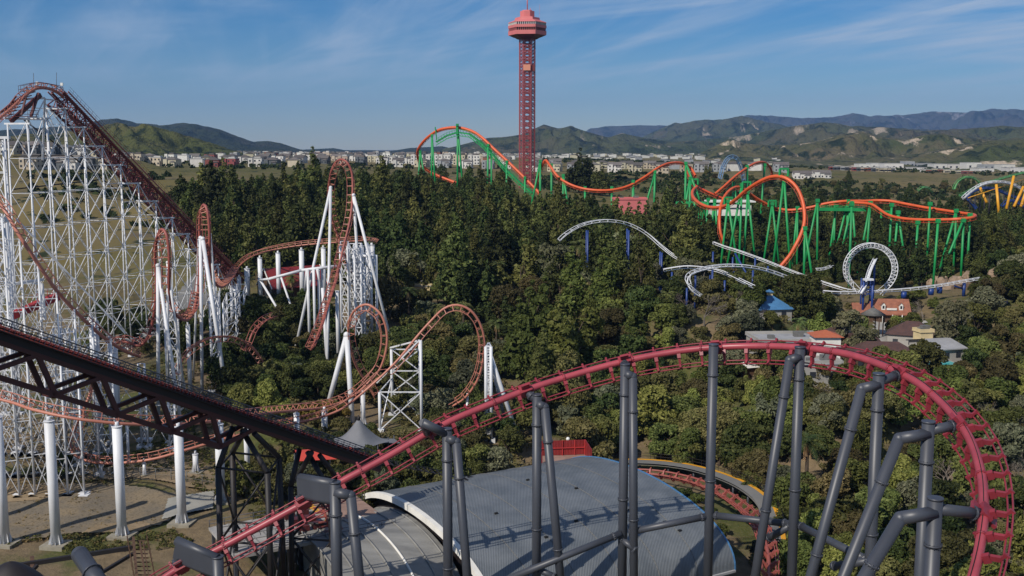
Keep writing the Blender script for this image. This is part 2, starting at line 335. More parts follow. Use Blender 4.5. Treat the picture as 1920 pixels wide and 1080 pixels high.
# rock, dirt road, gravel yard
drape('gravel_yard', [(-60,146),(0,145),(150,149),(270,151),(330,157),(310,163),(200,167),(60,168),(-80,163)], 'gravel', 0.20, 46)
drape('dirt_path', [(120,169),(220,170),(330,166),(440,165),(450,174),(330,176),(200,177),(130,175)], 'dirt', 0.22, 40)
drape('concrete_apron', [(278,153),(378,157),(382,165),(292,161)], 'pad', 0.35, 40)
drape('path', [(215,262),(300,262),(345,300),(390,318),(360,330),(300,312),(240,285)], 'asphalt', 0.22, 30)
drape('dirt_patch', [(120,147.5),(235,148.5),(262,151),(235,152.5),(150,151)], 'dirt', 0.27, 40)
drape('dirt_patch', [(-60,160),(60,160),(110,164),(30,167),(-60,165)], 'dirt', 0.27, 40)
drape('bare_slope', [(725,232),(820,236),(800,268),(725,262)], 'dirt', 0.3, 24)
drape('plaza', [(1630,240),(1760,238),(1745,285),(1650,285)], 'plaza', 0.25, 24)
# ------------------------------------------------------------------ hills
def hill_mat(name, g1, g2, brown, pale, s, rockamt=0.62, shrub=(0.016,0.024,0.010)):
    m = bpy.data.materials.new(name); m.use_nodes = True; t = m.node_tree; b = t.nodes['Principled BSDF']; b.inputs['Roughness'].default_value = 1; b.inputs['Specular IOR Level'].default_value = 0.1
    g = t.nodes.new('ShaderNodeNewGeometry')
    def nn(sc_, lo, hi, det=8, st=(1,1,1)):
        mp = t.nodes.new('ShaderNodeMapping'); mp.inputs['Scale'].default_value = st; mp.inputs['Location'].default_value = (sc_*1e5, 0, 0); t.links.new(g.outputs['Position'], mp.inputs[0])
        n = t.nodes.new('ShaderNodeTexNoise'); n.inputs['Scale'].default_value = sc_; n.inputs['Detail'].default_value = det; n.inputs['Roughness'].default_value = 0.65; t.links.new(mp.outputs[0], n.inputs[0])
        r = t.nodes.new('ShaderNodeMapRange'); r.inputs[1].default_value = lo; r.inputs[2].default_value = hi; t.links.new(n.outputs[0], r.inputs[0]); return r.outputs[0]
    def mix(f, a, c):
        x = t.nodes.new('ShaderNodeMix'); x.data_type = 'RGBA'; t.links.new(f, x.inputs[0])
        for i, v in ((6, a), (7, c)):
            if isinstance(v, tuple): x.inputs[i].default_value = (*v, 1)
            else: t.links.new(v, x.inputs[i])
        return x.outputs[2]
    c = mix(nn(s, 0.4, 0.6), g1, g2)
    c = mix(nn(s*0.6, 0.5, 0.68), c, brown)
    c = mix(nn(s*5, 0.52, 0.60), c, shrub)
    c = mix(nn(s*1.6, rockamt, rockamt+0.05, st=(2.2,1,0.5)), c, pale)
    t.links.new(c, b.inputs['Base Color'])
    bp = t.nodes.new('ShaderNodeBump'); bp.inputs['Strength'].default_value = 1.0; bp.inputs['Distance'].default_value = 0.09/s; t.links.new(nn(s*2.2, 0.25, 0.75, det=7, st=(1,0.6,1)), bp.inputs['Height']); t.links.new(bp.outputs[0], b.inputs['Normal']); return m
M['hill_far'] = hill_mat('hill_far', (0.045,0.055,0.035), (0.06,0.06,0.045), (0.07,0.06,0.05), (0.22,0.21,0.21), 0.0011, 0.61)
M['hill_mid'] = hill_mat('hill_mid', (0.046,0.060,0.024), (0.072,0.075,0.036), (0.09,0.07,0.048), (0.30,0.25,0.19), 0.0016, 0.60)
M['hill_near'] = hill_mat('hill_near', (0.054,0.066,0.024), (0.085,0.082,0.036), (0.13,0.10,0.062), (0.42,0.34,0.25), 0.0035, 0.58)
M['hill_left'] = hill_mat('hill_left', (0.062,0.072,0.022), (0.085,0.085,0.030), (0.095,0.075,0.038), (0.26,0.22,0.16), 0.006, 0.70)
M['hill_dark'] = hill_mat('hill_dark', (0.022,0.032,0.015), (0.035,0.042,0.02), (0.04,0.038,0.025), (0.09,0.08,0.06), 0.002, 0.7)
def ridge(skyl, D, m, foot=0.72, rough=0.5, nx=420, ny=84, seed=0, gz=None, back=1.22):
    px = np.array([a for a, b in skyl], float); py = np.array([b for a, b in skyl], float)
    rows = []
    for j in range(ny):
        t = j/(ny-1)*1.3; d = D*(foot+(1-foot)*t) if t <= 1 else D*(1+(back-1)*(t-1)/0.3)
        row = []
        for i in range(nx):
            q = px[0]+(px[-1]-px[0])*i/(nx-1)
            y = np.interp(q, px, py); x = (q-960)/F*d; zc = CAMZ+(275-y)/F*D
            zf = gz if gz is not None else 28
            h = max(zc-zf, 0)
            sxy = 13.0/D
            rg = 1-abs(noise.noise(Vector((x*sxy+seed, d*sxy*0.7, 1.7))))*2; rg2 = 1-abs(noise.noise(Vector((x*sxy*2.6+seed, d*sxy*2.2, 5.1))))*2
            rg3 = noise.noise(Vector((x*sxy*9+seed, d*sxy*8, 2.1)))
            if t <= 1:
                s_ = t*t*(3-2*t); s_ = 0.35*t+0.65*s_; bump = math.sin(math.pi*min(t, 1))**0.7
                z = zf-2+h*s_ + h*bump*rough*(0.50*rg+0.34*rg2+0.24*rg3-0.38)
                z = min(z, zf-2+(h+2)*(0.15+0.85*(d/D)) if t < 0.98 else z)
            else: z = zf-2+h*(1-(t-1)/0.3)**1.3
            if t > 0.9: z += rg3*h*0.03
            row.append((x, d, z))
        rows.append(row)
    b = MB(); b.sheet(rows); return tag(b.build('hills', m), kind='structure')
ridge([(1060,268),(1085,255),(1105,242),(1135,238),(1200,236),(1260,237),(1300,231),(1350,229),(1380,226),(1398,218),(1440,219),(1500,223),(1560,221),(1592,214),(1622,220),(1680,218),(1740,211),(1800,213),(1860,207),(1900,208),(1960,211),(2100,216),(2400,225)], 14500, 'hill_far', seed=1, rough=0.9)
ridge([(1150,270),(1200,258),(1235,243),(1262,231),(1275,233),(1300,227),(1345,226),(1385,219),(1405,224),(1440,232),(1480,240),(1540,243),(1700,243),(1800,245),(1930,240),(2100,236),(2400,240)], 8500, 'hill_mid', seed=2, rough=1.0)
ridge([(830,279),(880,268),(915,259),(950,257),(980,252),(1000,243),(1019,236),(1045,243),(1070,238),(1100,248),(1140,258),(1165,250),(1200,258),(1260,266),(1320,262),(1380,256),(1430,247),(1480,237),(1540,231),(1590,238),(1650,239),(1720,246),(1800,243),(1870,236),(1960,244),(2300,250)], 5200, 'hill_mid', seed=3, rough=1.2)
ridge([(1180,296),(1270,294),(1310,286),(1340,272),(1366,260),(1390,268),(1440,272),(1480,270),(1530,264),(1570,252),(1612,247),(1640,256),(1690,262),(1725,252),(1760,250),(1800,258),(1860,262),(1930,258),(2200,262)], 3300, 'hill_near', seed=4, rough=1.4, gz=24)
ridge([(1420,306),(1480,298),(1540,300),(1600,299),(1660,294),(1730,284),(1800,272),(1850,264),(1900,262),(1960,256),(2200,250)], 2500, 'hill_near', seed=5, rough=1.0, gz=21)
ridge([(-500,236),(-200,240),(0,246),(100,238),(180,231),(200,225),(230,224),(265,232),(310,235),(340,231),(375,233),(410,240),(440,252),(480,266),(508,264),(530,268),(565,279),(590,283)], 5200, 'hill_dark', seed=6)
ridge([(-500,240),(-100,246),(0,256),(60,250),(100,254),(140,246),(182,238),(232,230),(262,236),(276,232),(330,246),(380,260),(430,277),(460,284)], 1750, 'hill_left', seed=7, gz=46, foot=0.82, rough=0.8)
ridge([(520,284),(570,280),(628,277),(650,281),(700,281),(730,283),(770,277),(830,274),(860,280),(900,284)], 6500, 'hill_dark', seed=8, gz=30)
# ------------------------------------------------------------------ tracks
PROT = []   # (px, py, D, radius px): what a tree must not cover
def cat_rom(ctl, step=1.2):
    pts = [Vector(c[0]) for c in ctl]; ups = [Vector(c[1]) for c in ctl]; n = len(pts); P_, U_ = [], []
    for i in range(n-1):
        p0, p1, p2, p3 = pts[max(i-1,0)], pts[i], pts[i+1], pts[min(i+2,n-1)]
        k = max(2, int((p2-p1).length/step)+1)
        for j in range(k):
            t = j/k; t2 = t*t; t3 = t2*t
            P_.append(0.5*((2*p1)+(p2-p0)*t+(2*p0-5*p1+4*p2-p3)*t2+(3*p1-p0-3*p2+p3)*t3)); U_.append(ups[i].lerp(ups[i+1], t))
    P_.append(pts[-1]); U_.append(ups[-1]); return P_, U_
def ctl_px(lst, up=(0,0,1), center=None):
    r = []; u = up
    for e in lst:
        p = P(e[0], e[1], e[2])
        if len(e) > 3: u = e[3]
        v = Vector(u)
        if center is not None and (len(e) < 4): v = (center-p).normalized()
        r.append((p, v))
    return r
def frames_of(pts, ups):
    fr = []; n = len(pts)
    for i in range(n):
        t = (pts[min(i+1,n-1)]-pts[max(i-1,0)]).normalized(); u = ups[i]-t*ups[i].dot(t)
        if u.length < 1e-3: u = t.orthogonal()
        u.normalize(); fr.append((t, u, t.cross(u).normalized()))
    return fr
TIES = {}
def finish_ties(root):
    l = sorted(TIES.get(root.name, []), key=lambda q: q[0])
    for d_, mb_, m_ in l[:100]: mb_.build('crosstie', m_, root)
    rest = {}
    for d_, mb_, m_ in l[100:]: rest.setdefault('x', MB()).add(mb_.v, mb_.f)
    for v in rest.values(): v.build('crossties', l[-1][2], root)['kind'] = 'stuff'
def track(root, ctl, spine_m, rail_m, spine_r=0.26, rail_r=0.085, half=0.7, off=0.95, tie_every=1.6, tie='v', step=1.1, spine_n=9, double=0, ties_parts=False, tiew=0.10, prot=3, names=('spine','rail','crossties'), box_spine=False, rn=6, reg=1):
    pts, ups = cat_rom(ctl, step); fr = frames_of(pts, ups)
    for p in pts[::max(1, int(2.5/step))]:
        a, b = proj(p)
        if reg == 1 or (isinstance(reg, tuple) and reg[0] < a < reg[1]): PROT.append((a, b, p.y, prot))
    if spine_r > 0:
        sm = MB()
        if box_spine:
            for i in range(len(pts)-1): pass
        sm.poly(pts, spine_r, spine_n, [(f[1], f[2]) for f in fr]); sm.build(names[0], spine_m, root)
    offs = [-half, half] if not double else [-half-double, -half, half, half+double]
    for o in offs:
        b = MB(); b.poly([p+f[1]*off+f[2]*o for p, f in zip(pts, fr)], rail_r, rn, [(f[1], f[2]) for f in fr]); b.build(names[1], rail_m, root)
    acc = 0; b = MB(); last = pts[0]; cnt = 0; parts = []
    for i, (p, f) in enumerate(zip(pts, fr)):
        acc += (p-last).length; last = p
        if acc < tie_every and i: continue
        acc = 0
        T, U, Lr = f; c = MB(); TIES.setdefault(root.name, []).append((p.y, c, rail_m))
        if tie == 'v':
            c.bar(p, p+U*off+Lr*half, tiew, tiew, T); c.bar(p, p+U*off-Lr*half, tiew, tiew, T); c.bar(p+U*(off-0.05)+Lr*half, p+U*(off-0.05)-Lr*half, tiew*0.8, tiew*0.8, T)
        elif tie == 'h':
            c.bar(p+U*off+Lr*half, p+U*off-Lr*half, tiew, tiew, T); c.bar(p, p+U*off, tiew, tiew, T)
        elif tie == 'plate':      # deep winged bracket: a plate from the spine out to two pairs of rails
            w = half+double
            for s in (-1, 1):
                a = p+U*spine_r*0.6+Lr*s*spine_r*0.5; k = p+U*(off*0.42)+Lr*s*half*0.62; e = p+U*(off-0.12)+Lr*s*(w+0.03)
                c.bar(a, k, 0.42, 0.66, U.cross(T)); c.bar(k-U*0.03, p+U*(off-0.16)+Lr*s*half, 0.28, 0.42, U.cross(T))
                c.bar(p+U*(off-0.2)+Lr*s*(half-0.12), e-U*0.08, 0.24, 0.22, U); c.bar(e-U*0.25, e+U*0.22, 0.22, 0.22, T)
    return pts, ups, fr
def lerp(a, b, t): return Vector(a)*(1-t)+Vector(b)*t
def flange(b, c, d, r, n=14):
    """bolted collar round a pipe at c along direction d"""
    d = Vector(d).normalized(); c = Vector(c); b.tube(c-d*0.09, c+d*0.09, r*1.22, n)
    u = d.orthogonal().normalized(); w = d.cross(u)
    for i in range(12):
        a = 2*math.pi*i/12; q = c+(u*math.cos(a)+w*math.sin(a))*r*1.12; b.tube(q-d*0.16, q+d*0.16, 0.05, 4)
# ================================================================== front coaster: red track on slate-grey pipes
base = G(1338, 125)
rc = empty('roller_coaster', base, 'foreground red roller coaster with fat pink tube spine on slate grey pipe supports', 'roller coaster')
def inw(x, z=0.62): v = Vector((x[0], x[1], z)); return tuple(v)
c0 = (8, 84)     # plan centre of the big turn
front_px = [(200,1180,108),(310,1082,112),(420,1024,114),(570,943,116),(640,903,117),(720,860,118.5),(830,797,121),(900,766,123),(1000,727,125),(1100,696,126.5),(1200,671,127),(1300,655,126.5),(1400,649,124.5),(1500,652,120),(1600,667,113.5),(1700,706,105),(1762,752,98),(1812,812,91),(1838,880,85),(1845,950,80),(1838,1020,76),(1822,1090,72.5),(1790,1190,69)]
ctl = []
for i, (a, b_, d) in enumerate(front_px):
    p = P(a, b_, d); h = Vector((c0[0]-p.x, c0[1]-p.y, 0)).normalized()
    bank = np.interp(a if i < 16 else 1700+(i-16)*20, [200,600,1000,1300,1700,1800], [34,34,38,42,46,50]); bk = R(float(bank))
    # rails hang on the outer/lower side of the spine
    up = -(Vector((0,0,1))*math.cos(bk)+h*math.sin(bk)); ctl.append((p, up))
FP, FU, FF = track(rc, ctl, 'pink_tube', 'red_paint', 0.40, 0.08, 1.22, 1.15, 2.35, 'plate', 1.0, 16, double=0.50, ties_parts=True, prot=16)
for i in range(6, len(FP)-1, 9): fb = MB(); flange(fb, FP[i], FF[i][0], 0.40, 16); fb.build('pipe_flange', 'red_paint', rc)
tb = MB()      # anti-rollback / power strip boxes and cable along the spine
for i in range(4, len(FP)-2, 3):
    p, (T, U, Lr) = FP[i], FF[i]; tb.bar(p+U*1.0-Lr*0.35, p+U*1.0+Lr*0.35, 0.05, 0.05, T)
tb.poly([p+f[2]*0.3-f[1]*0.38 for p, f in zip(FP, FF)], 0.035, 4); tb.build('cable', 'black', rc)
def seg_at(px):      # point of the spine nearest a column of the photo (upper branch)
    best = min(range(len(FP)), key=lambda i: abs(proj(FP[i])[0]-px)); return best
def foot(p): return Vector((p[0], p[1], H(p[0], p[1])-0.3))
def front_support(px, py, D, incl, ipx, attach, r=0.56, style='pipe'):
    """vertical pipe + raking pipe with elbow, bolted flanges, an arm to the spine"""
    top = P(px, py, D); g = foot(top); sup = MB(); sup.tube(g, top, r, 18); sup.tube(top-Vector((0,0,.02)), top+Vector((0,0,0.14)), r*1.08, 18)
    col = sup.build('support_column', 'grey_paint', rc)
    def fl_(c_, d_, r_, n_=18): q_ = MB(); flange(q_, c_, d_, r_, n_); q_.build('pipe_flange', 'grey_paint', col)
    for hh in (3.6, 16.5, 29):
        if top.z-hh > g.z+3: fl_(top-Vector((0,0,hh)), (0,0,1), r, 18)
    if incl:
        j = top+Vector((0, -0.15, -1.0)); e = Vector((X(ipx, D), D-0.4, top.z-1.35))
        if abs(e.x-j.x) < 0.9: e.x = j.x+math.copysign(0.9, e.x-j.x)
        zb = CAMZ-D*(1080-275)/F*1.0; vx = X(incl, D); tt = (e.z-foot(top).z)/(e.z-zb); bx = e.x+(vx-e.x)*tt
        bt = Vector((bx, D-1.0, 0)); bt.z = H(bt.x, bt.y)-0.3; s = MB(); s.tube(j, e, r*0.92, 16)
        d1 = (bt-e).normalized(); s.sphere(e, r*0.93, 16, 10); s.tube(e, bt, r*0.92, 16); s.build('support_strut', 'grey_paint', col)
        for hh in (4.2, 17.5): fl_(e+d1*hh, d1, r*0.92, 18)
    i = min(range(len(FP)), key=lambda k: (proj(FP[k])[0]-attach[0])**2+(proj(FP[k])[1]-attach[1])**2)
    q = FP[i]; T, U, Lr = FF[i]; a = MB()
    if style == 'box':
        k0 = top+Vector((0,0,-1.1)); k1 = q+Vector((0,0,1.9)); d = (k1-k0).normalized(); k1 = k1+d*0.5
        a.bar(k0, k1, 1.05, 1.9, (0,0,1)); a.tube(k0+Vector((0,0,.95)), k1+Vector((0,0,.95)), 0.525, 14); a.tube(k0-Vector((0,0,.95)), k1-Vector((0,0,.95)), 0.525, 14)
        a.bar(q+Vector((0,0,0.3)), q+Vector((0,0,1.2)), 1.0, 1.0, T)
        a.bar(q+Vector((0,0,1.0))-T*1.0, q+Vector((0,0,1.0))+T*1.0, 1.6, 0.12, (0,0,1))
    else:
        k0 = top+Vector((0,0,-0.75)); k1 = q+(k0-q).normalized()*0.25 if (k0-q).length > 1 else q
        a.tube(k0, k1, r*0.80, 16); dd = (q-k0).normalized(); L0 = (q-k0).length
        if L0 > 1.6: fl_(q-dd*0.95, dd, r*0.85, 16)
    a.build('support_arm', 'grey_paint', col)
    k = MB(); k.bar(q-T*0.75+U*-0.05, q+T*0.75+U*-0.05, 1.05, 0.95, U); k.bar(q-T*0.5, q+T*0.5, 0.3, 2.4, U); k.build('track_clamp', 'red_paint', col)
    return top
SUPS = [(628,905,113,660,648,(578,938),'box'),(838,805,118.5,871,853,(812,806),'arm'),(1007,741,124,1052,1020,(990,731),'pipe'),(1172,684,124.5,1197,1184,(1168,678),'pipe'),
 (1338,647,124,None,0,(1338,651),'pipe'),(1500,652,118,1437,1488,(1510,653),'pipe'),(1648,702,104,1546,1627,(1690,700),'pipe'),(1741,792,92,1612,1703,(1800,797),'pipe'),(1754,936,78,1662,1712,(1843,962),'pipe'),(408,1045,111,None,0,(338,1068),'box')]
for s in SUPS:
    if s[6] == 'arm':
        t = front_support(s[0], s[1], s[2], s[3], s[4], s[5]); 
    else: front_support(s[0], s[1], s[2], s[3], s[4], s[5], 0.62 if s[0] < 700 else 0.56, style=s[6])
tb = MB(); a = P(835,812,118.3); c = P(792,792,117.5); tb.tube(a, c, 0.5, 14); tb.tube(c, P(800,812,120), 0.42, 12); tb.build('support_arm', 'grey_paint', rc)
# bracing pipes low between the supports
def brace(a, c, r=0.42):
    bm = MB(); bm.tube(a, c, r, 12); d = (Vector(c)-Vector(a)); bo = bm.build('brace_pipe', 'grey_paint', rc)
    for t_ in (0.06, 0.94): q_ = MB(); flange(q_, lerp(a, c, t_), d, r, 14); q_.build('pipe_flange', 'grey_paint', bo)
brace(P(930,1095,122), P(1165,1000,124)); brace(P(1178,998,124), P(1325,968,124)); brace(P(1335,966,124), P(1480,982,119)); brace(P(1497,984,118), P(1630,1052,105)); brace(P(1165,1010,124.4), P(1192,1032,123.4), 0.4)
brace(P(1560,1062,108), P(1640,1050,104)); brace(P(1440,1010,121), P(1485,984,118.5)); brace(P(1007,1066,123.5), P(1040,1082,122.6), 0.4)
# big pipe elbow at the lower left edge of the frame
pe = MB(); a = P(150,1040,104); c = P(205,1120,98); pe.tube(a, c, 0.85, 20); pe.sphere(a, 0.86, 20, 12); pe.tube(c, foot(c), 0.8, 18); flange(pe, lerp(a, c, 0.45), c-a, 0.85, 22); pe.build('support_column', 'grey_paint', rc)
# ---- the lift hill of the front coaster: black deck, red truss, coming down from the left
A_ = P(-90, 590, 100); C_ = P(705, 866, 142)
def LT(t, l=0, h=0):
    d = (C_-A_).normalized(); lat = Vector((d.y, -d.x, 0)).normalized(); up = lat.cross(d); 
    if up.z < 0: up = -up
    return lerp(A_, C_, t)+lat*l+up*h
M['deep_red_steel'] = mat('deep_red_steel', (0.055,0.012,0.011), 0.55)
dk = MB(); dk.bar(LT(0,0,-.5), LT(1,0,-.5), 2.6, 0.9); dk.build('lift_deck', 'black_steel', rc)
dd = MB(); dd.bar(LT(0,0,-.02), LT(1,0,-.02), 3.8, 0.1); dd.build('lift_walkway', 'black_steel', rc)
rl = MB()
for l in (-1.5,-1.05,1.05,1.5): rl.tube(LT(0,l,.45), LT(1.0,l,.45), 0.08, 6)
rl.tube(LT(0,0,.25), LT(1,0,.25), 0.3, 8)
for i in range(110):
    t = i/110; rl.bar(LT(t,-1.55,.3), LT(t,1.55,.3), 0.14, 0.2)
    if i % 2 == 0: rl.bar(LT(t,-1.5,0.3), LT(t,-1.5,0.9), 0.12, 0.12)
rl.build('lift_rails', 'lift_red', rc)
hr = MB()
for l in (-1.95, 1.95, 2.9):
    for h in (0.6, 1.15): hr.tube(LT(0,l,h), LT(1,l,h), 0.035, 4)
    for i in range(56): hr.tube(LT(i/56,l,0), LT(i/56,l,1.2), 0.035, 4)
hr.build('handrail', 'grey_paint', rc)
tr = MB(); nodes_t = [0.02,0.145,0.27,0.395,0.515,0.625]; nb = [0.075,0.20,0.325,0.445,0.56]
for l in (-1.25, 1.25):
    tr.bar(LT(0.0,l,-4.25), LT(0.56,l,-4.25), 0.42, 0.55); tr.bar(LT(0,l,-1.05), LT(1,l,-1.05), 0.4, 0.4)
    for a, b_ in zip(nodes_t[:-1], nb): tr.bar(LT(a,l,-1.05), LT(b_,l,-4.25), 0.42, 0.5); 
    for a, b_ in zip(nodes_t[1:], nb): tr.bar(LT(a,l,-1.05), LT(b_,l,-4.25), 0.38, 0.45)
for b_ in nb: tr.bar(LT(b_,-1.25,-4.25), LT(b_,1.25,-4.25), 0.6, 0.7)
for a, b_ in zip(nb[:-1], nb[1:]): tr.bar(LT(a,-1.25,-4.25), LT(b_,1.25,-4.25), 0.25, 0.25)
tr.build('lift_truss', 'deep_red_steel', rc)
lg = MB()
for i in range(60): 
    t = i/60*0.99; lg.bar(LT(t,-1.32,-.5), LT(t,-1.40,-.5), 0.3, 0.7)
lg.build('deck_stiffeners', 'black_steel', rc)
lmp = MB()
for i in range(9): lmp.sphere(LT(0.08+i*0.1,-1.5,-0.9), 0.18, 8, 5)
build_islands(lmp, 'lift_lamp', 'lamp_white', rc)
for (tt, ddx) in ((0.615, 2.9), (0.80, 2.5)):
    tw = MB(); top = [LT(tt-0.012,-1.2,-1.6), LT(tt-0.012,1.2,-1.6), LT(tt+0.012,-1.2,-1.6), LT(tt+0.012,1.2,-1.6)]; c = LT(tt,0,0); legs = []
    for s, (ax, ay) in zip(top, ((-1,-1),(-1,1),(1,-1),(1,1))):
        k = Vector((c.x+ax*ddx, c.y+ay*ddx*1.1, s.z-4.2)); f_ = foot(Vector((c.x+ax*ddx*1.05, c.y+ay*ddx*1.2, 0))); tw.tube(s, k, 0.34, 10); tw.tube(k, f_, 0.36, 10); legs.append((k, f_))
    for i, j in ((0,1),(1,3),(3,2),(2,0)):
        ka, fa = legs[i]; kb, fb_ = legs[j]
        for q in range(2):
            a0, a1 = lerp(ka, fa, q/2), lerp(ka, fa, (q+1)/2); b0, b1 = lerp(kb, fb_, q/2), lerp(kb, fb_, (q+1)/2)
            tw.tube(a0, b0, 0.14, 6); tw.tube(a0, b1, 0.14, 6)
            if q % 2: tw.tube(b0, a1, 0.16, 6)
    tw.build('lift_tower', 'black_steel', rc)
for t in np.linspace(0, 1, 50): a, b_ = proj(LT(float(t))); PROT.append((a, b_, LT(float(t)).y, 18))
# lower end of the lift running into the station side
lr = MB(); e0 = C_; e1 = P(905, 905, 160)
for l in (-0.9, 0.9): lr.tube(e0+Vector((0,l,0.3)), e1+Vector((0,l,0.3)), 0.08, 6)
for i in range(16): p = lerp(e0, e1, i/16); lr.bar(p+Vector((0.5,-1.1,.2)), p+Vector((-.5,1.1,.2)), 0.15, 0.15)
lr.build('rail', 'black_steel', rc)
# lower red return track curving round behind the station
ctl = ctl_px([(880,962,150),(900,948,158),(940,918,170),(1000,896,180),(1060,884,184),(1120,878,184),(1200,874,184),(1270,884,180),(1330,904,172),(1380,935,163),(1412,968,154),(1428,1010,145),(1430,1060,138)], up=(0,0,-1))
ctl = [(p+Vector((0,-3.6,-0.4)), u) for p, u in ctl]
track(rc, ctl, 'old_red_paint', 'old_red_paint', 0.3, 0.09, 0.9, -0.6, 1.7, 'plate', 1.4, 8, double=0.35, prot=6); finish_ties(rc)
# ================================================================== white-legged looping coaster with the big lift
vc = empty('roller_coaster', G(300, 240), 'salmon red looping roller coaster with tall white lattice lift hill on the left', 'roller coaster')
VT = dict(spine_r=0.23, rail_r=0.075, half=0.72, off=0.95, tie_every=1.45, step=1.0, spine_n=8, tiew=0.11)
def vtrack(lst, up=(0,0,1), center=None, m='salmon_paint', **k):
    kw = dict(VT); kw.update(k); c = ctl_px(lst, up, center); return track(vc, c, m, m, **kw)
# lift
LB = P(452, 528, 312); LTp = P(108, 172, 234)
ld = (LTp-LB).normalized(); ll = Vector((ld.y, -ld.x, 0)).normalized(); lu = ll.cross(ld); lu = -lu if lu.z < 0 else lu
def VL(t, l=0, h=0): return lerp(LB, LTp, t)+ll*l+lu*h
t1 = MB()
for l in (-1.3, 1.3):
    for h in (-0.3, -3.4): t1.bar(VL(0,l,h), VL(1,l,h), 0.34, 0.4)
for i in range(52):
    a, b_ = i/52, (i+1)/52
    for l in (-1.3, 1.3):
        t1.bar(VL(a,l,-.3 if i%2 else -3.4), VL(b_,l,-3.4 if i%2 else -.3), 0.2); t1.bar(VL(a,l,-.3), VL(a,l,-3.4), 0.16)
    t1.bar(VL(a,-1.3,-3.4), VL(a,1.3,-3.4), 0.18); t1.bar(VL(a,-1.3,-3.4), VL(b_,1.3,-3.4), 0.14); t1.bar(VL(a,-1.3,-.3), VL(a,1.3,-.3), 0.2)
t1.build('lift_truss', 'lift_red', vc)
t2 = MB()
for l in (-0.7, 0.7): t2.tube(VL(0,l,.35), VL(1,l,.35), 0.11, 6)
for i in range(150): t = i/150; t2.bar(VL(t,-2.6,.05), VL(t,-1.5,.05), 0.35, 0.06); t2.bar(VL(t,1.6,.05), VL(t,2.4,.05), 0.3, 0.06); t2.bar(VL(t,-.7,.3), VL(t,.7,.3), 0.1)
for l in (-2.6,-1.5,1.6,2.4): t2.bar(VL(0,l,0), VL(1,l,0), 0.14, 0.3)
t2.build('lift_stairs', 'old_red_paint', vc)
t3 = MB()
for l in (-2.6, 2.4):
    for h in (0.6, 1.2): t3.tube(VL(0,l,h), VL(1,l,h), 0.035, 4)
    for i in range(62): t3.tube(VL(i/62,l,0), VL(i/62,l,1.25), 0.035, 4)
t3.build('handrail', 'dark_red_steel', vc)
# bents: pairs of white columns below the lift, X braced
def bent_levels(g, top, step=7.2): 
    zs = []; z = math.ceil(g/step)*step
    while z < top-1.5: zs.append(z); z += step
    return zs
bents = []
for px in (443,420,394,366,337,307,276,243,209,174,139,104):
    lo_t, hi_t = 0.0, 1.02
    for _ in range(30):
        md = (lo_t+hi_t)/2
        if proj(VL(md, 0, -3.6))[0] > px: lo_t = md
        else: hi_t = md
    bents.append(VL((lo_t+hi_t)/2, 0, -3.6))
dl = (bents[-1]-bents[-2]); dl = Vector((dl.x, dl.y, 0))
bents.append(Vector((*(bents[-1]+dl).xy, P(70,222,228).z))); bents.append(Vector((*(bents[-1]+dl*1.05).xy, P(35,232,222).z)))
for c in bents:
    b = MB(); cols = []
    for l in (-2.3, 2.3):
        t_ = Vector((c.x, c.y, c.z))+ll*l; g = foot(t_+ll*l*0.35); b.tube(g, t_, 0.165, 8); cols.append((g, t_))
        for zz in bent_levels(g.z, t_.z, 3.6): 
            f_ = (zz-g.z)/(t_.z-g.z); q = lerp(g, t_, f_); b.tube(q-Vector((0,0,.08)), q+Vector((0,0,.08)), 0.22, 6)
    b.bar(c-ll*3, c+ll*3, 0.3, 0.35)
    zs = [max(cols[0][0].z, cols[1][0].z)]+bent_levels(max(cols[0][0].z, cols[1][0].z)+2, c.z)+[c.z]
    at = lambda k, z: lerp(cols[k][0], cols[k][1], (z-cols[k][0].z)/(cols[k][1].z-cols[k][0].z))
    for a, e in zip(zs[:-1], zs[1:]):
        b.bar(at(0,a), at(1,e), 0.055); b.bar(at(1,a), at(0,e), 0.055); b.bar(at(0,e), at(1,e), 0.09)
    b.box((cols[0][0].x, cols[0][0].y, cols[0][0].z), (1.6,1.6,1.2)); b.box((cols[1][0].x, cols[1][0].y, cols[1][0].z), (1.6,1.6,1.2))
    b.build('support_bent', 'white_paint', vc)
br = MB()
for c, d in zip(bents[:-1], bents[1:]):
    for l in (-2.3, 2.3):
        ca, da = c+ll*l, d+ll*l; ga, gd = foot(ca+ll*l*0.35), foot(da+ll*l*0.35)
        at = lambda g, t_, z: lerp(g, t_, (z-g.z)/(t_.z-g.z))
        zs = [max(ga.z, gd.z)+0.3]+bent_levels(max(ga.z, gd.z)+2, min(ca.z, da.z))
        for a, e in zip(zs[:-1], zs[1:]):
            w_ = 0.11
            if l > 0: br.bar(at(ga,ca,a), at(gd,da,e), w_); br.bar(at(gd,da,a), at(ga,ca,e), w_)
            else: br.bar(at(ga,ca,a), at(gd,da,e), 0.06)
            br.bar(at(ga,ca,e), at(gd,da,e), 0.09)
        z0 = zs[-1]; br.bar(at(ga,ca,z0), da, 0.13); br.bar(at(gd,da,z0), ca, 0.125); br.bar(ca, at(gd,da,ca.z), 0.14)
br.build('cross_bracing', 'white_paint', vc)
gy = MB()    # long thin dark guy line across the lattice
gy.bar(P(45,225,232), P(290,410,275), 0.22); gy.bar(P(25,355,236), P(185,337,262), 0.28); gy.bar(P(25,293,236), P(130,291,250), 0.22); build_islands(gy, 'tie_beam', 'black_steel', vc)
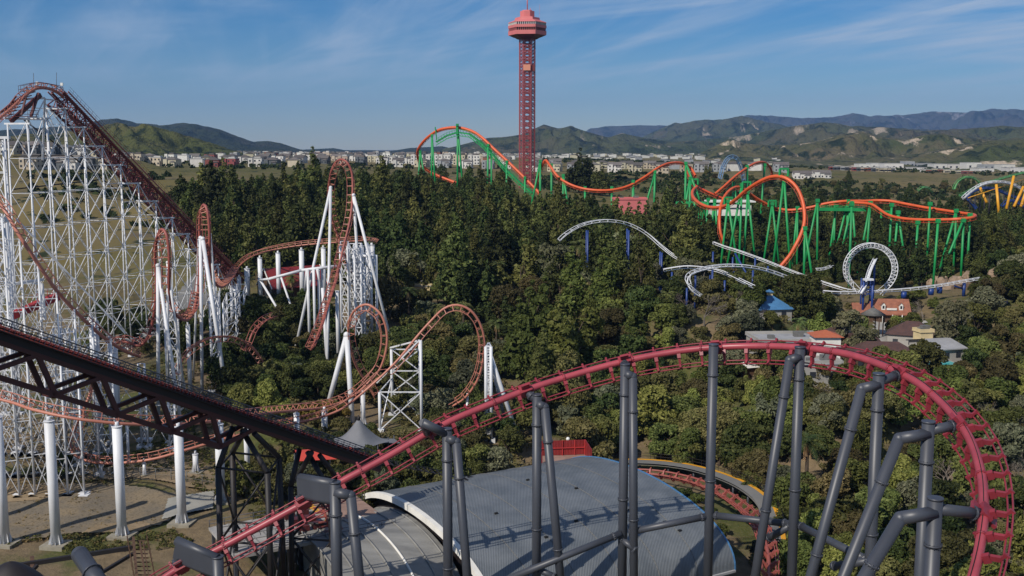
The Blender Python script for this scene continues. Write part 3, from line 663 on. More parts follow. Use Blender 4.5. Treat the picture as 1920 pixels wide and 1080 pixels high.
# crest, drop, pull-out
crest = [(118,182,235),(104,171,233),(90,166,231),(74,165,229),(60,170,226),(42,184,222),(18,206,216),(-12,232,208),(-45,268,199),(-62,312,190),(-45,350,185),(0,383,181),(36,441,179),(75,500,180),(107,546,182),(146,588,185),(176,617,188),(206,641,191),(240,661,195),(262,668,199)]
U0 = (0.2,-0.6,1)
vtrack([e+((0.1,-0.2,1),) if i < 6 else e+((0.75,-0.2,0.75),) if i < 12 else e+((0.7,0.35,0.65),) for i, e in enumerate(crest)], m='salmon_paint', off=1.0, spine_r=0.32)
pl = MB()    # platforms and rails at the crest
cr = P(76,166,230)
def raildeck(x0, y0, x1, y1, D, h=1.3):
    a, c = P(x0,y0,D), P(x1,y1,D+1.0); pl.bar(a, c, 1.0, 0.12)
    for q in (0.5, h): pl.tube(a+Vector((0,-.5,q)), c+Vector((0,-.5,q)), 0.045, 4); pl.tube(a+Vector((0,.5,q)), c+Vector((0,.5,q)), 0.045, 4)
    n = max(2, int((c-a).length/1.3))
    for i in range(n+1):
        for s in (-.5,.5): p = lerp(a, c, i/n)+Vector((0,s,0)); pl.tube(p, p+Vector((0,0,h)), 0.04, 4)
raildeck(37,173,58,168,227); raildeck(58,168,80,166,227.5); raildeck(84,167,116,173,229); raildeck(96,172,118,176,234)
raildeck(8,218,70,219,222)
pl.bar(P(52,168,226), P(40,216,222), 0.35); pl.bar(P(72,175,227), P(58,218,223), 0.5); pl.bar(P(30,180,226), P(2,222,222), 0.3); pl.bar(P(76,178,229), P(20,228,221), 0.5, 0.9); pl.bar(P(48,176,229), P(0,212,221), 0.25, 0.4)
for k in range(7): pl.bar(P(66-k*7,172+k*7,227), P(50-k*7,176+k*7,224), 0.2)
pl.build('crest_platform', 'dark_red_steel', vc)
mt = MB()
mt.tube(P(63,172,230), P(63,137,230), 0.05, 5); mt.tube(P(106,172,230), P(106,136,230), 0.05, 5); build_islands(mt, 'mast', 'grey_paint', vc)
lm = MB(); lm.box(P(70,156,230), (0.5,0.4,0.6)); lm.box(P(116,158,230), (0.5,0.4,0.6)); build_islands(lm, 'beacon', 'lamp_white', vc)
wt = MB(); wt.bar(P(37,186,226), P(84,184,230), 0.4, 0.45); wt.bar(P(84,184,230), P(80,300,236), 0.38); wt.bar(P(82,190,231), P(118,237,240), 0.16); wt.bar(P(118,190,236), P(86,228,232), 0.16); wt.bar(P(84,186,230), P(64,225,228), 0.2); wt.bar(P(8,222,222), P(84,224,231), 0.4); wt.bar(P(85,186,230), P(122,190,240), 0.25)
wt.build('crest_bracing', 'white_paint', vc)
# lattice of the first drop, left edge (closer)
def lattice(name, corners, tops, r=0.2, lv=6.0, bt=0.12, m='white_paint', diag=True):
    b = MB(); n = len(corners); cols = []
    for (px, D), zt in zip(corners, tops):
        g = G(px, D, -0.3); t_ = Vector((g.x, g.y, zt)); cols.append((g, t_)); b.tube(g, t_, r, 8); b.box((g.x, g.y, g.z+.1), (1.5,1.5,0.9))
    at = lambda k, z: lerp(cols[k][0], cols[k][1], (z-cols[k][0].z)/(cols[k][1].z-cols[k][0].z))
    for i in range(n):
        j = (i+1) % n
        if n == 2 and i: break
        g = max(cols[i][0].z, cols[j][0].z)+0.4; t_ = min(tops[i], tops[j]); k = max(1, round((t_-g)/lv)); zs = [g+(t_-g)*q/k for q in range(k+1)]
        for a, e in zip(zs[:-1], zs[1:]):
            if diag: b.bar(at(i,a), at(j,e), bt); b.bar(at(j,a), at(i,e), bt)
            b.bar(at(i,e), at(j,e), bt*1.1)
    return b.build(name, m, vc)
def ztop(px, py, D): return P(px, py, D).z
def drop_y(px):      # height of the drop track over the picture column
    return np.interp(px, [-60,0,36,75,107,146,176,206,240], [320,383,441,500,546,588,617,641,661])
pxs = [-60,-28,4,34,66,98,130,162,196]
for r_i, D in enumerate((162, 172, 184)):
    for a, c in zip(pxs[:-1], pxs[1:]):
        if (r_i == 0 and a > 100) or (r_i == 2 and a < -30): continue
        za, zc_ = ztop(a, drop_y(a)+14, 181), ztop(c, drop_y(c)+14, 181)
        if r_i == 0: za *= 0.80; zc_ *= 0.80
        lattice('support_bent', [(a, D), (c, D+1)], [za, zc_], 0.17, 6.0, 0.10)
for a in pxs[:-2]:
    za = ztop(a, drop_y(a)+16, 181); lattice('support_bent', [(a, 162), (a, 172), (a, 184)], [za*0.8, za, za], 0.12, 6.5, 0.10)
# taller pair up to the inner edge and the flat beams seen at the frame edge
lattice('support_tower', [(-14,205),(14,205),(18,214),(-10,214)], [ztop(0,258,205)]*4, 0.22, 6.5, 0.14)
lattice('support_tower', [(-34,188),(8,188),(12,196),(-30,196)], [ztop(0,420,188)]*4, 0.22, 6.0, 0.14)
wb = MB(); wb.bar(P(-30,258,205), P(18,258,205), 0.8, 0.5); wb.bar(P(-20,418,186), P(14,411,184), 1.3, 0.9); wb.bar(P(8,530,176), P(78,532,178), 0.25); wb.bar(P(30,410,182), P(235,625,192), 0.28); wb.bar(P(28,532,172),P(80,524,180),0.5,0.4)
wb.bar(P(78,532,174), P(84,600,174), 0.45); build_islands(wb, 'support_beam', 'white_paint', vc)
rb = MB(); rb.bar(P(22,592,198), P(108,556,204), 1.8, 1.3); rb.bar(P(30,584,198), P(100,553,204), 2.2, 0.15)
for i in range(10): p = lerp(P(22,586,197), P(108,550,203), i/9); rb.tube(p, p+Vector((0,0,1.6)), 0.05, 4)
rb.build('maintenance_bridge', 'red_roof', vc)
tm = MB()
for px, D in ((88,188),(102,189),(118,188),(128,190),(110,184)): a = G(px, D); tm.tube(a, Vector((a.x, a.y, ztop(px, 615, D))), 0.2, 8)
for k in range(9): z = 12+k*1.8; a = P(96,600,186); tm.bar((a.x-1.5,186,z), (a.x+3,188,z+0.9), 1.2, 0.1)
tm.build('stair_tower', 'white_paint', vc)
# loops, seen nearly edge-on
L1 = [(205,648,206,(0.5,0,1)),(232,640,206),(262,648,206),(280,625,206),(290,580,205),(293,530,204),(291,480,202),(294,448,200),(303,430,198),(312,440,197),(317,475,197),(317,520,198),(319,560,201),(330,590,206),(348,600,212),(362,588,218),(370,550,222)]
vtrack([e for e in L1[:3]]+[e+(tuple((P(303,530,201)-P(*e)).normalized()),) for e in L1[3:14]]+[e+((0,0,1),) for e in L1[14:]], m='old_red_paint', half=0.95, off=1.05, spine_r=0.30, tie_every=1.05, tiew=0.15)
L2 = [(348,600,214),(362,588,219),(371,550,222),(375,490,223),(374,430,223),(376,398,222),(382,384,220),(389,396,219),(393,440,219),(393,480,221),(396,512,226),(404,532,234),(416,538,244),(430,528,256),(442,508,268)]
vtrack([e+(tuple((P(383,470,221)-P(*e)).normalized()),) if i > 1 and i < 11 else e+((0,0.2,1),) for i, e in enumerate(L2)], m='old_red_paint', half=0.95, off=1.05, spine_r=0.30, tie_every=1.05, tiew=0.15)
L3 = [(583,656,222),(595,630,226),(607,597,231),(617,566,235),(628,530,239),(637,494,243),(647,452,246),(657,408,249),(661,365,251),(660,326,252),(652,306,252),(641,299,253),(630,304,255),(621,322,257),(617,350,259),(618,385,261),(624,415,263),(632,438,265),(642,462,267),(652,490,270),(658,510,274)]
vtrack([e+(tuple((P(639,400,256)-P(*e)).normalized()),) if 4 < i < 18 else e+((-0.3,-0.6,0.8),) for i, e in enumerate(L3)], m='old_red_paint', half=0.95, off=1.05, spine_r=0.27, tie_every=1.15, tiew=0.14)
vtrack([(585,655,222),(598,622,228),(612,575,236),(622,545,242),(632,510,250),(640,480,258),(645,460,264)], m='old_red_paint', half=0.8, off=0.9, tie_every=1.2)
# elevated curve beyond the loop
L4 = [(437,522,312),(445,505,306),(455,493,302),(468,483,299),(487,475,296),(520,467,293),(565,460,291),(610,456,290),(650,453,290),(680,451,291),(698,452,295),(706,456,301)]
pts4, _, _ = vtrack(L4, up=(0,-0.25,1), half=0.85)
L5 = [(393,540,250),(420,536,262),(441,520,280),(452,505,292)]
def vcol(px, py, D, r=0.62, flare=True, name='support_column', capz=0.5, n=18, pad=True, top_dz=0.0, px_base=None):
    t_ = P(px, py, D); g = G(px if px_base is None else px_base, D); b = MB()
    g = Vector((t_.x, t_.y, H(t_.x, t_.y))); b.tube(g, t_, r, n)
    if flare:
        b.tube(g+Vector((0,0,.1)), g+Vector((0,0,.2)), r*1.7, n)
        for k in range(10):
            a = 2*math.pi*k/10; b.bar(g+Vector((math.cos(a)*r, math.sin(a)*r, .15)), g+Vector((math.cos(a)*r*1.35, math.sin(a)*r*1.35, .15)), 0.09, 0.9)
            b.add([g+Vector((math.cos(a)*r,math.sin(a)*r,1.7)), g+Vector((math.cos(a)*r*1.6,math.sin(a)*r*1.6,.15)), g+Vector((math.cos(a)*r,math.sin(a)*r,.15))], [(0,1,2)])
    b.tube(t_, t_+Vector((0,0,.12)), r*1.12, n); b.tube(t_+Vector((0,0,.1)), t_+Vector((0,0,capz+.2)), r*0.42, 8)
    o = b.build(name, 'white_paint', vc)
    if pad: p = MB(); p.box(g+Vector((0,0,-.35)), (r*5, r*4.4, 1.3), R(-8)); p.build('footing', 'concrete', o)
    return o
for px, py, D, r in ((463,504,299,.75),(487,484,296,.62),(521,475,293,.62),(565,469,291,.68),(606,465,290,.62),(667,461,290,.75),(677,461,291,.75),(689,460,292,.8),(697,460,296,.8),(448,520,303,.6),(433,540,300,.4),(440,535,304,.4)): vcol(px, py, D, r, False, pad=False)
def legs(top, feet, r=0.4, cap=0.5, pad=False):
    b = MB(); t_ = P(*top); b.sphere(t_, r*1.3, 10, 6); o = None; p = MB()
    for (px, D) in feet:
        g = G(px, D, -0.2); b.tube(g, t_, r, 12); 
        if pad: p.box(g+Vector((0,0,.1)), (2.4,2.4,1.6), 0.3)
    o = b.build('support_leg', 'white_paint', vc)
    if p.v: p.build('footing', 'concrete', o)
legs((296,498,200), [(280,202),(325,196)], 0.34); legs((314,492,198), [(336,206),(300,208)], 0.24)
legs((376,446,220), [(366,216)], 0.34); legs((380,448,219), [(414,213)], 0.40, pad=True); legs((394,440,220), [(404,232)], 0.27); legs((372,450,222), [(350,228)], 0.22)
legs((620,352,256), [(545,248),(606,232)], 0.34); legs((663,366,250), [(736,250),(676,262)], 0.34)
bm2 = MB()
bm2.tube(P(505,523,250), P(565,507,250), 0.35, 10); bm2.tube(P(565,507,250), P(632,499,252), 0.38, 10); bm2.tube(P(488,525,262), G(545,256,-.3), 0.28, 10); bm2.tube(P(527,520,262), G(556,260,-.3), 0.25, 10); bm2.tube(P(488,525,262), P(505,523,250), .28, 10)
for px, py, D in ((577,505,250),(588,505,250),(597,505,251),(604,505,252),(682,500,252),(705,478,254)): a = P(px,py,D); bm2.tube(a, foot(a), 0.33, 10)
bm2.tube(P(575,505,250), P(572,545,252), 0.3, 10); bm2.tube(P(595,505,250), P(603,550,252), 0.3, 10)
bm2.tube(P(676,480,254), P(705,480,254), 0.35, 10); bm2.tube(P(605,540,240), foot(P(612,575,236)), 0.4, 10); bm2.tube(P(632,545,243), foot(P(632,545,243)), 0.45, 10)
build_islands(bm2, 'support_pipe', 'white_paint', vc)
for a in ((645,258),(655,258),(664,260),(672,262)): pass
lattice('support_tower', [(636,252),(650,252),(652,266),(638,266)], [ztop(640,462,252)]*4, 0.2, 4.5, 0.14)
lattice('support_tower', [(652,254),(661,254),(663,270),(654,270)], [ztop(655,468,254)]*4, 0.24, 3.2, 0.16)
lattice('support_tower', [(663,250),(675,250),(677,264),(665,264)], [ztop(668,466,250)]*4, 0.24, 3.2, 0.16)
lattice('support_tower', [(678,262),(694,262),(692,276)], [ztop(685,478,262)]*3, 0.3, 6, 0.2)
lattice('support_tower', [(436,268),(452,270),(458,284),(440,284)], [ztop(445,548,268)]*4, 0.2, 4, 0.14)
lattice('support_tower', [(412,240),(436,250),(444,262),(420,256)], [ztop(425,562,245)]*4, 0.18, 3, 0.13)
lattice('support_tower', [(300,208),(322,208),(326,218),(304,218)], [ztop(312,580,208)]*4, 0.18, 4, 0.13)
lattice('support_tower', [(386,220),(402,224),(406,236),(388,234)], [ztop(392,560,224)]*4, 0.16, 3.5, 0.12)
for px, py, D in ((170,595,196),(205,632,196),(216,648,200),(180,603,192),(352,610,213),(434,545,262)): vcol(px, py, D, 0.42, False, pad=False, n=12)
vcol(180, 690, 186, 0.6); vcol(212, 662, 192, 0.5)
# corkscrew arch
vtrack([(330,702,208),(337,685,209),(350,662,210),(375,642,212),(405,632,214),(440,633,217),(467,647,220),(481,662,222),(490,676,225)], up=(0.1,-1,-0.3), half=0.7, off=0.85, m='salmon_paint')
vtrack([(460,655,222),(467,641,222),(473,625,223),(483,612,225),(497,601,228),(512,596,232)], up=(0.4,-0.4,0.8), m='old_red_paint')
legs((339,690,209), [(338,209)], 0.25)
# big loop in the middle and the sweeping arch
c4 = P(690, 645, 199)
L6 = [(0,749,150),(30,757,149),(62,768,147),(130,783,145.5),(200,792,146.5),(262,796,149),(330,796,153),(400,790,160),(450,782,167),(500,775,175),(550,770,183),(600,765,190),(640,754,194),(668,738,197),(692,716,198.5),(713,690,199),(724,655,199),(725,622,199),(716,593,199),(701,577,199.5),(685,571,200),(667,580,201),(656,598,202.5),(653,618,204),(656,645,205.5),(664,675,207),(675,698,208),(688,718,209),(702,742,210)]
def up6(i, e):
    if i < 10: return e+((0.0,0.85,0.75),)
    if i < 14: return e+((0,0.5,0.85),)
    return e+(tuple((c4-P(*e)+Vector((0,0.0,0.0))).normalized()),)
L6 = [(-330,655,172),(-200,690,160),(-90,728,151)]+L6
p6, _, _ = vtrack([up6(i, e) for i, e in enumerate(L6)], half=0.75, off=1.1, tie_every=1.7, step=0.9, prot=6)
c7 = P(850, 655, 196)
L7 = [(176,700,176),(168,740,172),(150,782,171),(137,808,172),(131,830,173),(138,851,172),(158,862,171),(190,868,170),(240,867,170),(290,860,170),(340,846,171),(395,830,173),(450,815,176),(510,802,180),(560,792,184),(605,781,188),(640,767,190),(670,745,192),(707,713,193),(745,676,194),(782,631,195),(807,603,196),(832,579,196),(857,572,196),(882,582,196),(900,607,196.5),(908,640,197),(905,680,197.5),(894,715,198),(872,746,199),(848,762,200)]
def up7(i, e):
    if i < 8: return e+((0.75,0.2,0.5),)
    if i < 16: return e+((0,0.6,0.85),)
    if i < 19: return e+((0.3,0.5,0.8),)
    return e+(tuple((c7-P(*e)).normalized()),)
p7, _, _ = vtrack([up7(i, e) for i, e in enumerate(L7)], half=0.75, off=0.95, tie_every=1.6, step=0.9, prot=6)
for px, py, D in ((-230,700,158),(-115,738,149),(-6,783,144),(92,790,143.5),(219,800,147),(334,802,151.5),(410,796,161)): vcol(px, py, D, 0.68)
vcol(461,790,172,.45); vcol(556,776,184,.5); vcol(608,770,190,.55,False); vcol(680,738,197,.45); vcol(366,852,172,0.45)
for px, py, D in ((189,872,170.5),(270,868,170.5),(152,866,172),(238,800,178)): vcol(px, py, D, 0.24, True)
for q in p7[::14]: pass
legs((650,628,204), [(603,205),(653,200)], 0.5)
lattice('support_tower', [(706,194),(786,194),(784,206),(730,206)], [ztop(706,735,194), ztop(786,638,194), ztop(784,640,206), ztop(730,655,206)], 0.28, 5, 0.18)
b = MB(); b.bar(P(732,652,206), P(786,638,195), 0.3); b.bar(P(706,718,194), P(786,638,194.2), 0.25); b.build('support_beam', 'white_paint', vc)
lattice('support_tower', [(910,196),(920,196),(916,200)], [ztop(914,650,196)]*3, 0.3, 1.6, 0.2)
b = MB(); t_ = P(914,650,196.5); b.tube(t_, G(972,198), 0.4, 10); b.tube(t_, G(950,205), 0.35, 10); b.build('support_leg', 'white_paint', vc)
vcol(876,744,199.5,.25,False)
# more slender braced bents standing in the yard below the drop
for (a, c, D, py) in ((186,196,186,690),(246,258,188,690),(300,312,186,760),(120,132,178,740)):
    lattice('support_bent', [(a, D), (c, D), (c, D+4), (a, D+4)], [ztop(a, py, D)]*4, 0.2, 4.5, 0.1)
for (a, c, D, py) in ((196,246,187,700),(258,300,187,760),(132,186,182,760)): lattice('support_bent', [(a, D), (c, D)], [ztop(a, py, D)]*2, 0.14, 7, 0.09)
# ================================================================== orange coaster with green legs
oc = empty('roller_coaster', G(1420, 350), 'bright orange roller coaster track with green supports twisting above the dark trees', 'roller coaster')
def otrack(lst, up=(0,0,-1), m='orange_paint', r=0.5, **k):
    c = ctl_px(lst, up); return track(oc, c, m, 'orange_dark', spine_r=r*1.1, rail_r=0.08, half=0.5, off=k.pop('off', 0.85), tie_every=2.2, tie='v', step=2.0, spine_n=8, tiew=0.14, prot=5, **k)
otrack([(1012,363,500),(1000,350,502),(975,325,506),(950,301,510),(925,278,514),(905,259,518),(885,246,522),(857,239,526),(825,243,530),(805,255,534),(791,269,540),(783,283,548),(784,297,556),(792,310,560),(806,321,560),(830,333,556),(856,343,552)], up=(0,0,-1), r=0.62)
otrack([(1003,352,470),(1012,322,466),(1022,301,462),(1030,309,458),(1045,330,454),(1065,344,450),(1090,353,448),(1120,357,446),(1150,356,446),(1180,348,448),(1210,331,452),(1235,314,458),(1256,306,464),(1279,306,470),(1296,316,476),(1304,330,470)], r=0.5)
otrack([(1284,312,470),(1300,344,452),(1322,357,440),(1342,366,434),(1356,372,428),(1369,376,422)], m='orange_dark', r=0.4)
otrack([(1307,350,400),(1300,356,396),(1298,365,390),(1303,374,382),(1313,382,374),(1328,388,366),(1346,389,360),(1364,384,354),(1381,373,348),(1393,362,344),(1407,351,340),(1425,340,336),(1444,332,333),(1463,331,330),(1480,338,328),(1494,352,326),(1503,371,324),(1508,394,322),(1508,419,320),(1502,439,319),(1493,458,318),(1480,480,318),(1464,499,318)], up=(0.15,-0.2,-1), r=0.52)
otrack([(1358,456,352),(1351,437,352),(1349,409,354),(1351,388,358),(1357,371,362),(1367,358,366),(1379,351,370),(1390,352,372),(1402,360,374),(1419,372,376),(1440,384,378),(1459,391,378),(1477,394,377),(1494,393,376),(1519,389,374),(1547,382,372),(1575,378,370),(1600,377,370),(1622,377,370),(1644,376,370),(1669,377,368),(1696,382,364),(1733,389,358),(1767,394,352),(1800,399,346),(1822,402,340),(1829,405,334),(1818,409,331),(1795,411,331),(1767,412,334),(1722,412,340),(1688,409,346),(1665,403,352),(1648,392,358),(1636,384,362),(1620,381,366),(1589,380,370),(1556,384,374)], r=0.45)
otrack([(1340,364,430),(1359,348,434),(1378,331,440),(1400,315,448),(1416,306,455),(1430,304,462),(1439,308,466),(1446,318,470),(1448,332,474)], r=0.45)
def gsup(tp, feet, D, r=0.42, cap=None, wide=None):
    """green support: tp (px, py); feet [px]; optional goalpost cap height above"""
    b = MB(); t_ = P(tp[0], tp[1], D)
    for px in feet:
        dd = D-2 if isinstance(px, (int, float)) else px[1]; q = px if isinstance(px, (int, float)) else px[0]
        g = G(q, dd, -0.3); b.tube(g, t_, r, 8)
        if D < 380:
            for t4 in (.2,.4,.6,.78): a4, b4 = proj(lerp(t_, g, t4)); PROT.append((a4, b4, D, 1))
    if cap: b.bar(t_+Vector((-cap,0,.4)), t_+Vector((cap,0,.4)), 0.9, 0.9); b.bar(t_+Vector((-cap,0,.4)), t_+Vector((-cap,0,1.8)), 0.5); b.bar(t_+Vector((cap,0,.4)), t_+Vector((cap,0,1.8)), 0.5)
    else: b.box(t_, (1.2,1.2,1.2))
    b.build('support', 'green_paint', oc)
for a in [((788,284),(783,802),545),((810,254),(809,818),532),((858,236),(858,870),526),((915,272),(914,),514),((921,280),(922,),515),((950,303),(950,),509),((984,333),(985,),503),
          ((1013,302),(1013,992),463),((1034,309),(1034,),460),((1056,329),(1056,1070),452),((1097,352),(1097,),448),((1147,352),(1147,),447),((1187,340),(1186,1190),449),((1228,322),(1202,1226),455),((1286,306),(1284,1342),440),((1294,334),(1274,1293),432),
          ((1303,357),(1302,),398),((1375,336),(1392,1374),440),((1401,312),(1402,),448),((1434,309),(1424,),462),
          ((1391,347),(1362,1388),352),((1402,360),(1396,1422),373),((1470,333),(1450,1488),330),((1365,377),(1352,1390),352),((1448,382),(1432,1466),377),((1495,390),(1488,1498),376),
          ((1509,428),(1512,1532),319),((1533,376),(1508,1536),372),((1566,379),(1566,),371),((1568,385),(1555,),371),((1590,377),(1590,1560),370),((1598,380),(1572,1612),369),((1597,382),(1597,),320),
          ((1632,380),(1612,1627),364),((1672,384),(1670,),356),((1684,398),(1678,1706),350),((1744,382),(1742,),352),((1793,395),(1764,1793),345),((1819,403),(1819,),333),((1721,417),(1720,),338),((1807,411),(1808,),331),((1806,413),(1762,),330),((1759,414),(1756,),318),((1340,376),(1330,1350),400),((1328,374),(1322,),410)]:
    gsup(a[0], a[1], a[2], 0.38 if a[2] < 400 else 0.46, cap=None)
for px, py, D in ((1400,346,350),(1470,322,330),(1448,380,377),(1366,375,352),(1660,401,356),(1303,338,440)):
    b = MB(); t_ = P(px, py+8, D); s = 1.3; b.bar(t_+Vector((-s,0,0)), t_+Vector((-s,0,2.2)), 0.6); b.bar(t_+Vector((s,0,0)), t_+Vector((s,0,2.2)), 0.6); b.bar(t_+Vector((-s,0,2.2)), t_+Vector((s,0,2.2)), 0.6); b.build('support_yoke', 'green_paint', oc)
gw = MB()   # green lift walkway under the first hill
wk = [P(a,b_,d) for a,b_,d in ((818,266,530),(838,254,528),(858,248,525),(880,251,521),(900,266,517),(925,291,513),(950,319,509),(975,342,505),(998,362,501))]
for i in range(len(wk)-1):
    gw.bar(wk[i], wk[i+1], 1.4, 0.6); gw.bar(wk[i]+Vector((0,-1,1.4)), wk[i+1]+Vector((0,-1,1.4)), 0.16); gw.bar(wk[i]+Vector((0,-1,-1.6)), wk[i+1]+Vector((0,-1,-1.6)), 0.3)
    for q in range(4): p = lerp(wk[i], wk[i+1], q/4); gw.bar(p+Vector((0,-1,0)), p+Vector((0,-1,1.4)), 0.12); gw.bar(p+Vector((0,-1,0)), lerp(wk[i], wk[i+1], (q+1)/4)+Vector((0,-1,-1.6)), 0.16)
gw.bar(P(819,262,530), P(816,238,530), 0.5); gw.bar(P(857,236,524), P(857,252,524), 1.1); gw.bar(P(855,234,524), P(860,234,524), 2.0, 1.0); gw.build('lift_walkway', 'green_paint', oc)
gb = MB(); gb.bar(P(1535,392,369), P(1622,393,369), 2.2, 1.1); gb.bar(P(1535,386,369), P(1622,387,369), 0.15); gb.bar(P(1268,380,425), P(1345,381,420), 3, 1.0)
for i in range(22): a = P(1535+i*4,392,368.5); gb.bar(a, a+Vector((0,0,1.4)), 0.1)
for i in range(12): a = P(1290+i*5,382,424); gb.bar(a, foot(a+Vector((random.uniform(-2,2),0,0))), 0.35)
build_islands(gb, 'service_platform_beam', 'green_paint', oc)
st = MB(); st.box(P(1368,384,418)+Vector((0,0,-2)), (15,9,4)); st.box(P(1368,378,418)+Vector((0,0,0.2)), (18,11,0.5)); st.box(P(1368,384,413)+Vector((0,0,-0.5)), (14,0.3,1.2))
o = st.build('station_building', 'white_wall'); tag(o, 'white flat roofed ride station partly hidden behind the orange and green coaster loops', 'building')
# ================================================================== white coaster with blue legs and round loop
wc = empty('roller_coaster', G(1632, 300), 'white roller coaster track on blue posts with one round white lattice loop', 'roller coaster')
def wtrack(lst, up=(0,0,1), **k):
    kw = dict(spine_r=0.10, rail_r=0.10, half=0.55, off=0.6, tie_every=1.8, tie='v', step=1.4, spine_n=5, tiew=0.09, prot=3); kw.update(k)
    return track(wc, ctl_px(lst, up), 'white_paint', 'white_paint', **kw)
wtrack([(1050,452,278),(1062,441,280),(1085,427,284),(1110,419,287),(1140,416,290),(1170,420,292),(1195,430,293),(1215,443,293),(1240,465,292),(1262,482,290),(1285,494,288)], reg=(1060,1215))
wtrack([(1245,509,270),(1268,505,270),(1290,503,270),(1318,505,270),(1345,510,268),(1370,520,264),(1395,532,260),(1412,540,257)], reg=0)
wtrack([(1312,556,252),(1298,546,251),(1290,534,251),(1290,522,253),(1300,513,256),(1325,505,260),(1350,501,263),(1375,500,266),(1410,503,268),(1445,511,270),(1480,524,272),(1502,536,274)], spine_r=0.2)
wtrack([(1336,457,316),(1360,466,314),(1380,472,312),(1430,490,306),(1480,510,300),(1530,528,294),(1580,544,290),(1600,548,290)], reg=(1336,1540))
wtrack([(1543,549,286),(1570,551,286),(1600,551,288),(1640,549,290),(1700,545,292),(1760,538,296),(1800,531,300),(1840,524,305)], reg=(1640,1830))
wtrack([(1532,507,318),(1545,506,320),(1560,501,323)])
b = MB(); LC = P(1632, 503, 303); Rr = 7.2; Ri = 5.9; ringp = []
for i in range(61):
    a = R(-52)+ (R(284))*i/60; y_ = 2.6*(i/60-0.5)
    ringp.append((LC+Vector((math.cos(a)*Rr, y_-1.0, math.sin(a)*Rr)), LC+Vector((math.cos(a)*Rr, y_+1.0, math.sin(a)*Rr)), LC+Vector((math.cos(a)*Ri, y_, math.sin(a)*Ri))))
for k in range(3): b.poly([q[k] for q in ringp], 0.14, 6)
for i in range(0, 60, 2):
    q, q2 = ringp[i], ringp[min(i+2, 60)]; b.bar(q[0], q[1], .13); b.bar(q[0], q[2], .13); b.bar(q[1], q[2], .13); b.bar(q[2], q2[0], .11); b.bar(q[2], q2[1], .11)
for s, i in ((1, 0), (-1, 60)):
    q = ringp[i]; b.tube(q[0], LC+Vector((s*3.0, q[0].y-LC.y, -7.6)), .15, 6); b.tube(q[1], LC+Vector((s*3.0, q[1].y-LC.y, -7.6)), .15, 6); b.bar(q[2], LC+Vector((s*1.6, 0, -7.0)), .13); b.bar(q[0], LC+Vector((s*2, 0, -6.8)), .12)
b.build('loop', 'white_paint', wc)
for q in ringp[::2]: a, b_ = proj(q[0]); PROT.append((a, b_, 303, 8))
for a in ((1622,540),(1632,505),(1640,490),(1610,545),(1650,545)): PROT.append((a[0], a[1], 300, 9))
wtrack([(1614,552,285),(1621,540,286),(1626,526,288),(1631,510,291),(1638,494,294),(1641,488,296)], spine_r=0.45, half=0.5)
bp = MB()
for px, py, D in ((1102,428,286),(1100,428,288),(1176,425,292),(1179,428,291),(1238,468,291),(1241,470,291),(1337,468,300),(1336,502,264),(1332,512,262),(1304,513,256),(1374,478,304),(1376,505,266),(1412,503,268),(1416,480,300),(1359,522,264),(1288,536,252),(1260,506,270),(1440,495,296),(1640,493,294)):
    a = P(px,py+4,D); bp.tube(a, foot(a), 0.26, 8)
bp.tube(P(1378,475,305), P(1412,535,300), 0.28, 8)
for px, py in ((1620,523),(1637,523)): a = P(px, py, 286); bp.tube(a, foot(a), 0.34, 8); a2 = a+Vector((0,2,0)); bp.tube(a2, foot(a2), 0.22, 8)
for k in range(4): bp.bar(P(1620,523+k*8,286), P(1637,531+k*8,286), 0.22); bp.bar(P(1637,523+k*8,286), P(1620,531+k*8,286), 0.22)
for px, py, D in ((1695,547,292),(1746,541,295),(1762,538,297)): a = P(px,py,D); bp.tube(a, a+Vector((0,0,-1.8)), 0.8, 8)
for px, py, D in ((1808,531,301),(1845,522,304)): a = P(px,py,D); bp.tube(a, foot(a), 0.5, 8)
bp.tube(P(1790,536,299), P(1806,542,301), 0.25, 6); build_islands(bp, 'support_post', 'blue_paint', wc)
wp = MB(); wp.box(P(1628,524,285), (2.6,1.2,0.5)); wp.build('white_gantry', 'white_paint', wc)
# ================================================================== far coasters
fc = empty('roller_coaster', G(1860, 480), 'white arched roller coaster track on slanting yellow posts at the right edge', 'roller coaster')
track(fc, ctl_px([(1806,373,470),(1822,359,474),(1840,348,478),(1860,343,482),(1882,343,486),(1900,348,490),(1920,359,494),(1960,384,500)], (0,0,1)), 'white_paint', 'white_paint', spine_r=0.45, rail_r=0.16, half=0.7, off=0.8, tie_every=2, step=2, spine_n=6, tiew=0.16, prot=8)
yb = MB()
for (a, e, c, d_) in ((1868,346,1873,400),(1901,330,1887,392),(1838,352,1850,380),(1919,350,1901,388),(1930,340,1914,388),(1920,368,1916,384)): yb.tube(P(a,e,482), P(c,d_,478), 0.62, 8)
yb.tube(P(1815,371,470), P(1930,333,500), 0.2, 5); build_islands(yb, 'support', 'yellow_paint', fc)
for i in range(10): PROT.append((1812+i*12, 375, 470, 22))
bc = empty('roller_coaster', G(1850, 520), 'low blue roller coaster track winding behind the yellow posts', 'roller coaster')
for l in ([(1812,372,500),(1825,360,505),(1845,354,510),(1865,356,512),(1885,364,515),(1905,372,518),(1940,380,520)],[(1815,376,490),(1824,386,492),(1830,392,492)],[(1880,388,500),(1890,378,502),(1905,380,504),(1925,392,505)]):
    track(bc, ctl_px(l), 'blue_paint', 'blue_paint', spine_r=0.45, rail_r=0.15, half=0.8, off=0.8, tie_every=3, step=3, spine_n=5, tiew=0.2)
bb = MB()
for i in range(12): a = P(1820+i*9, 360+(i%3)*5, 512); bb.tube(a, foot(a), 0.35, 6)
build_islands(bb, 'support', 'black_steel', bc)
gc = empty('roller_coaster', G(1810, 600), 'thin green roller coaster arch far behind the right hand trees', 'roller coaster')
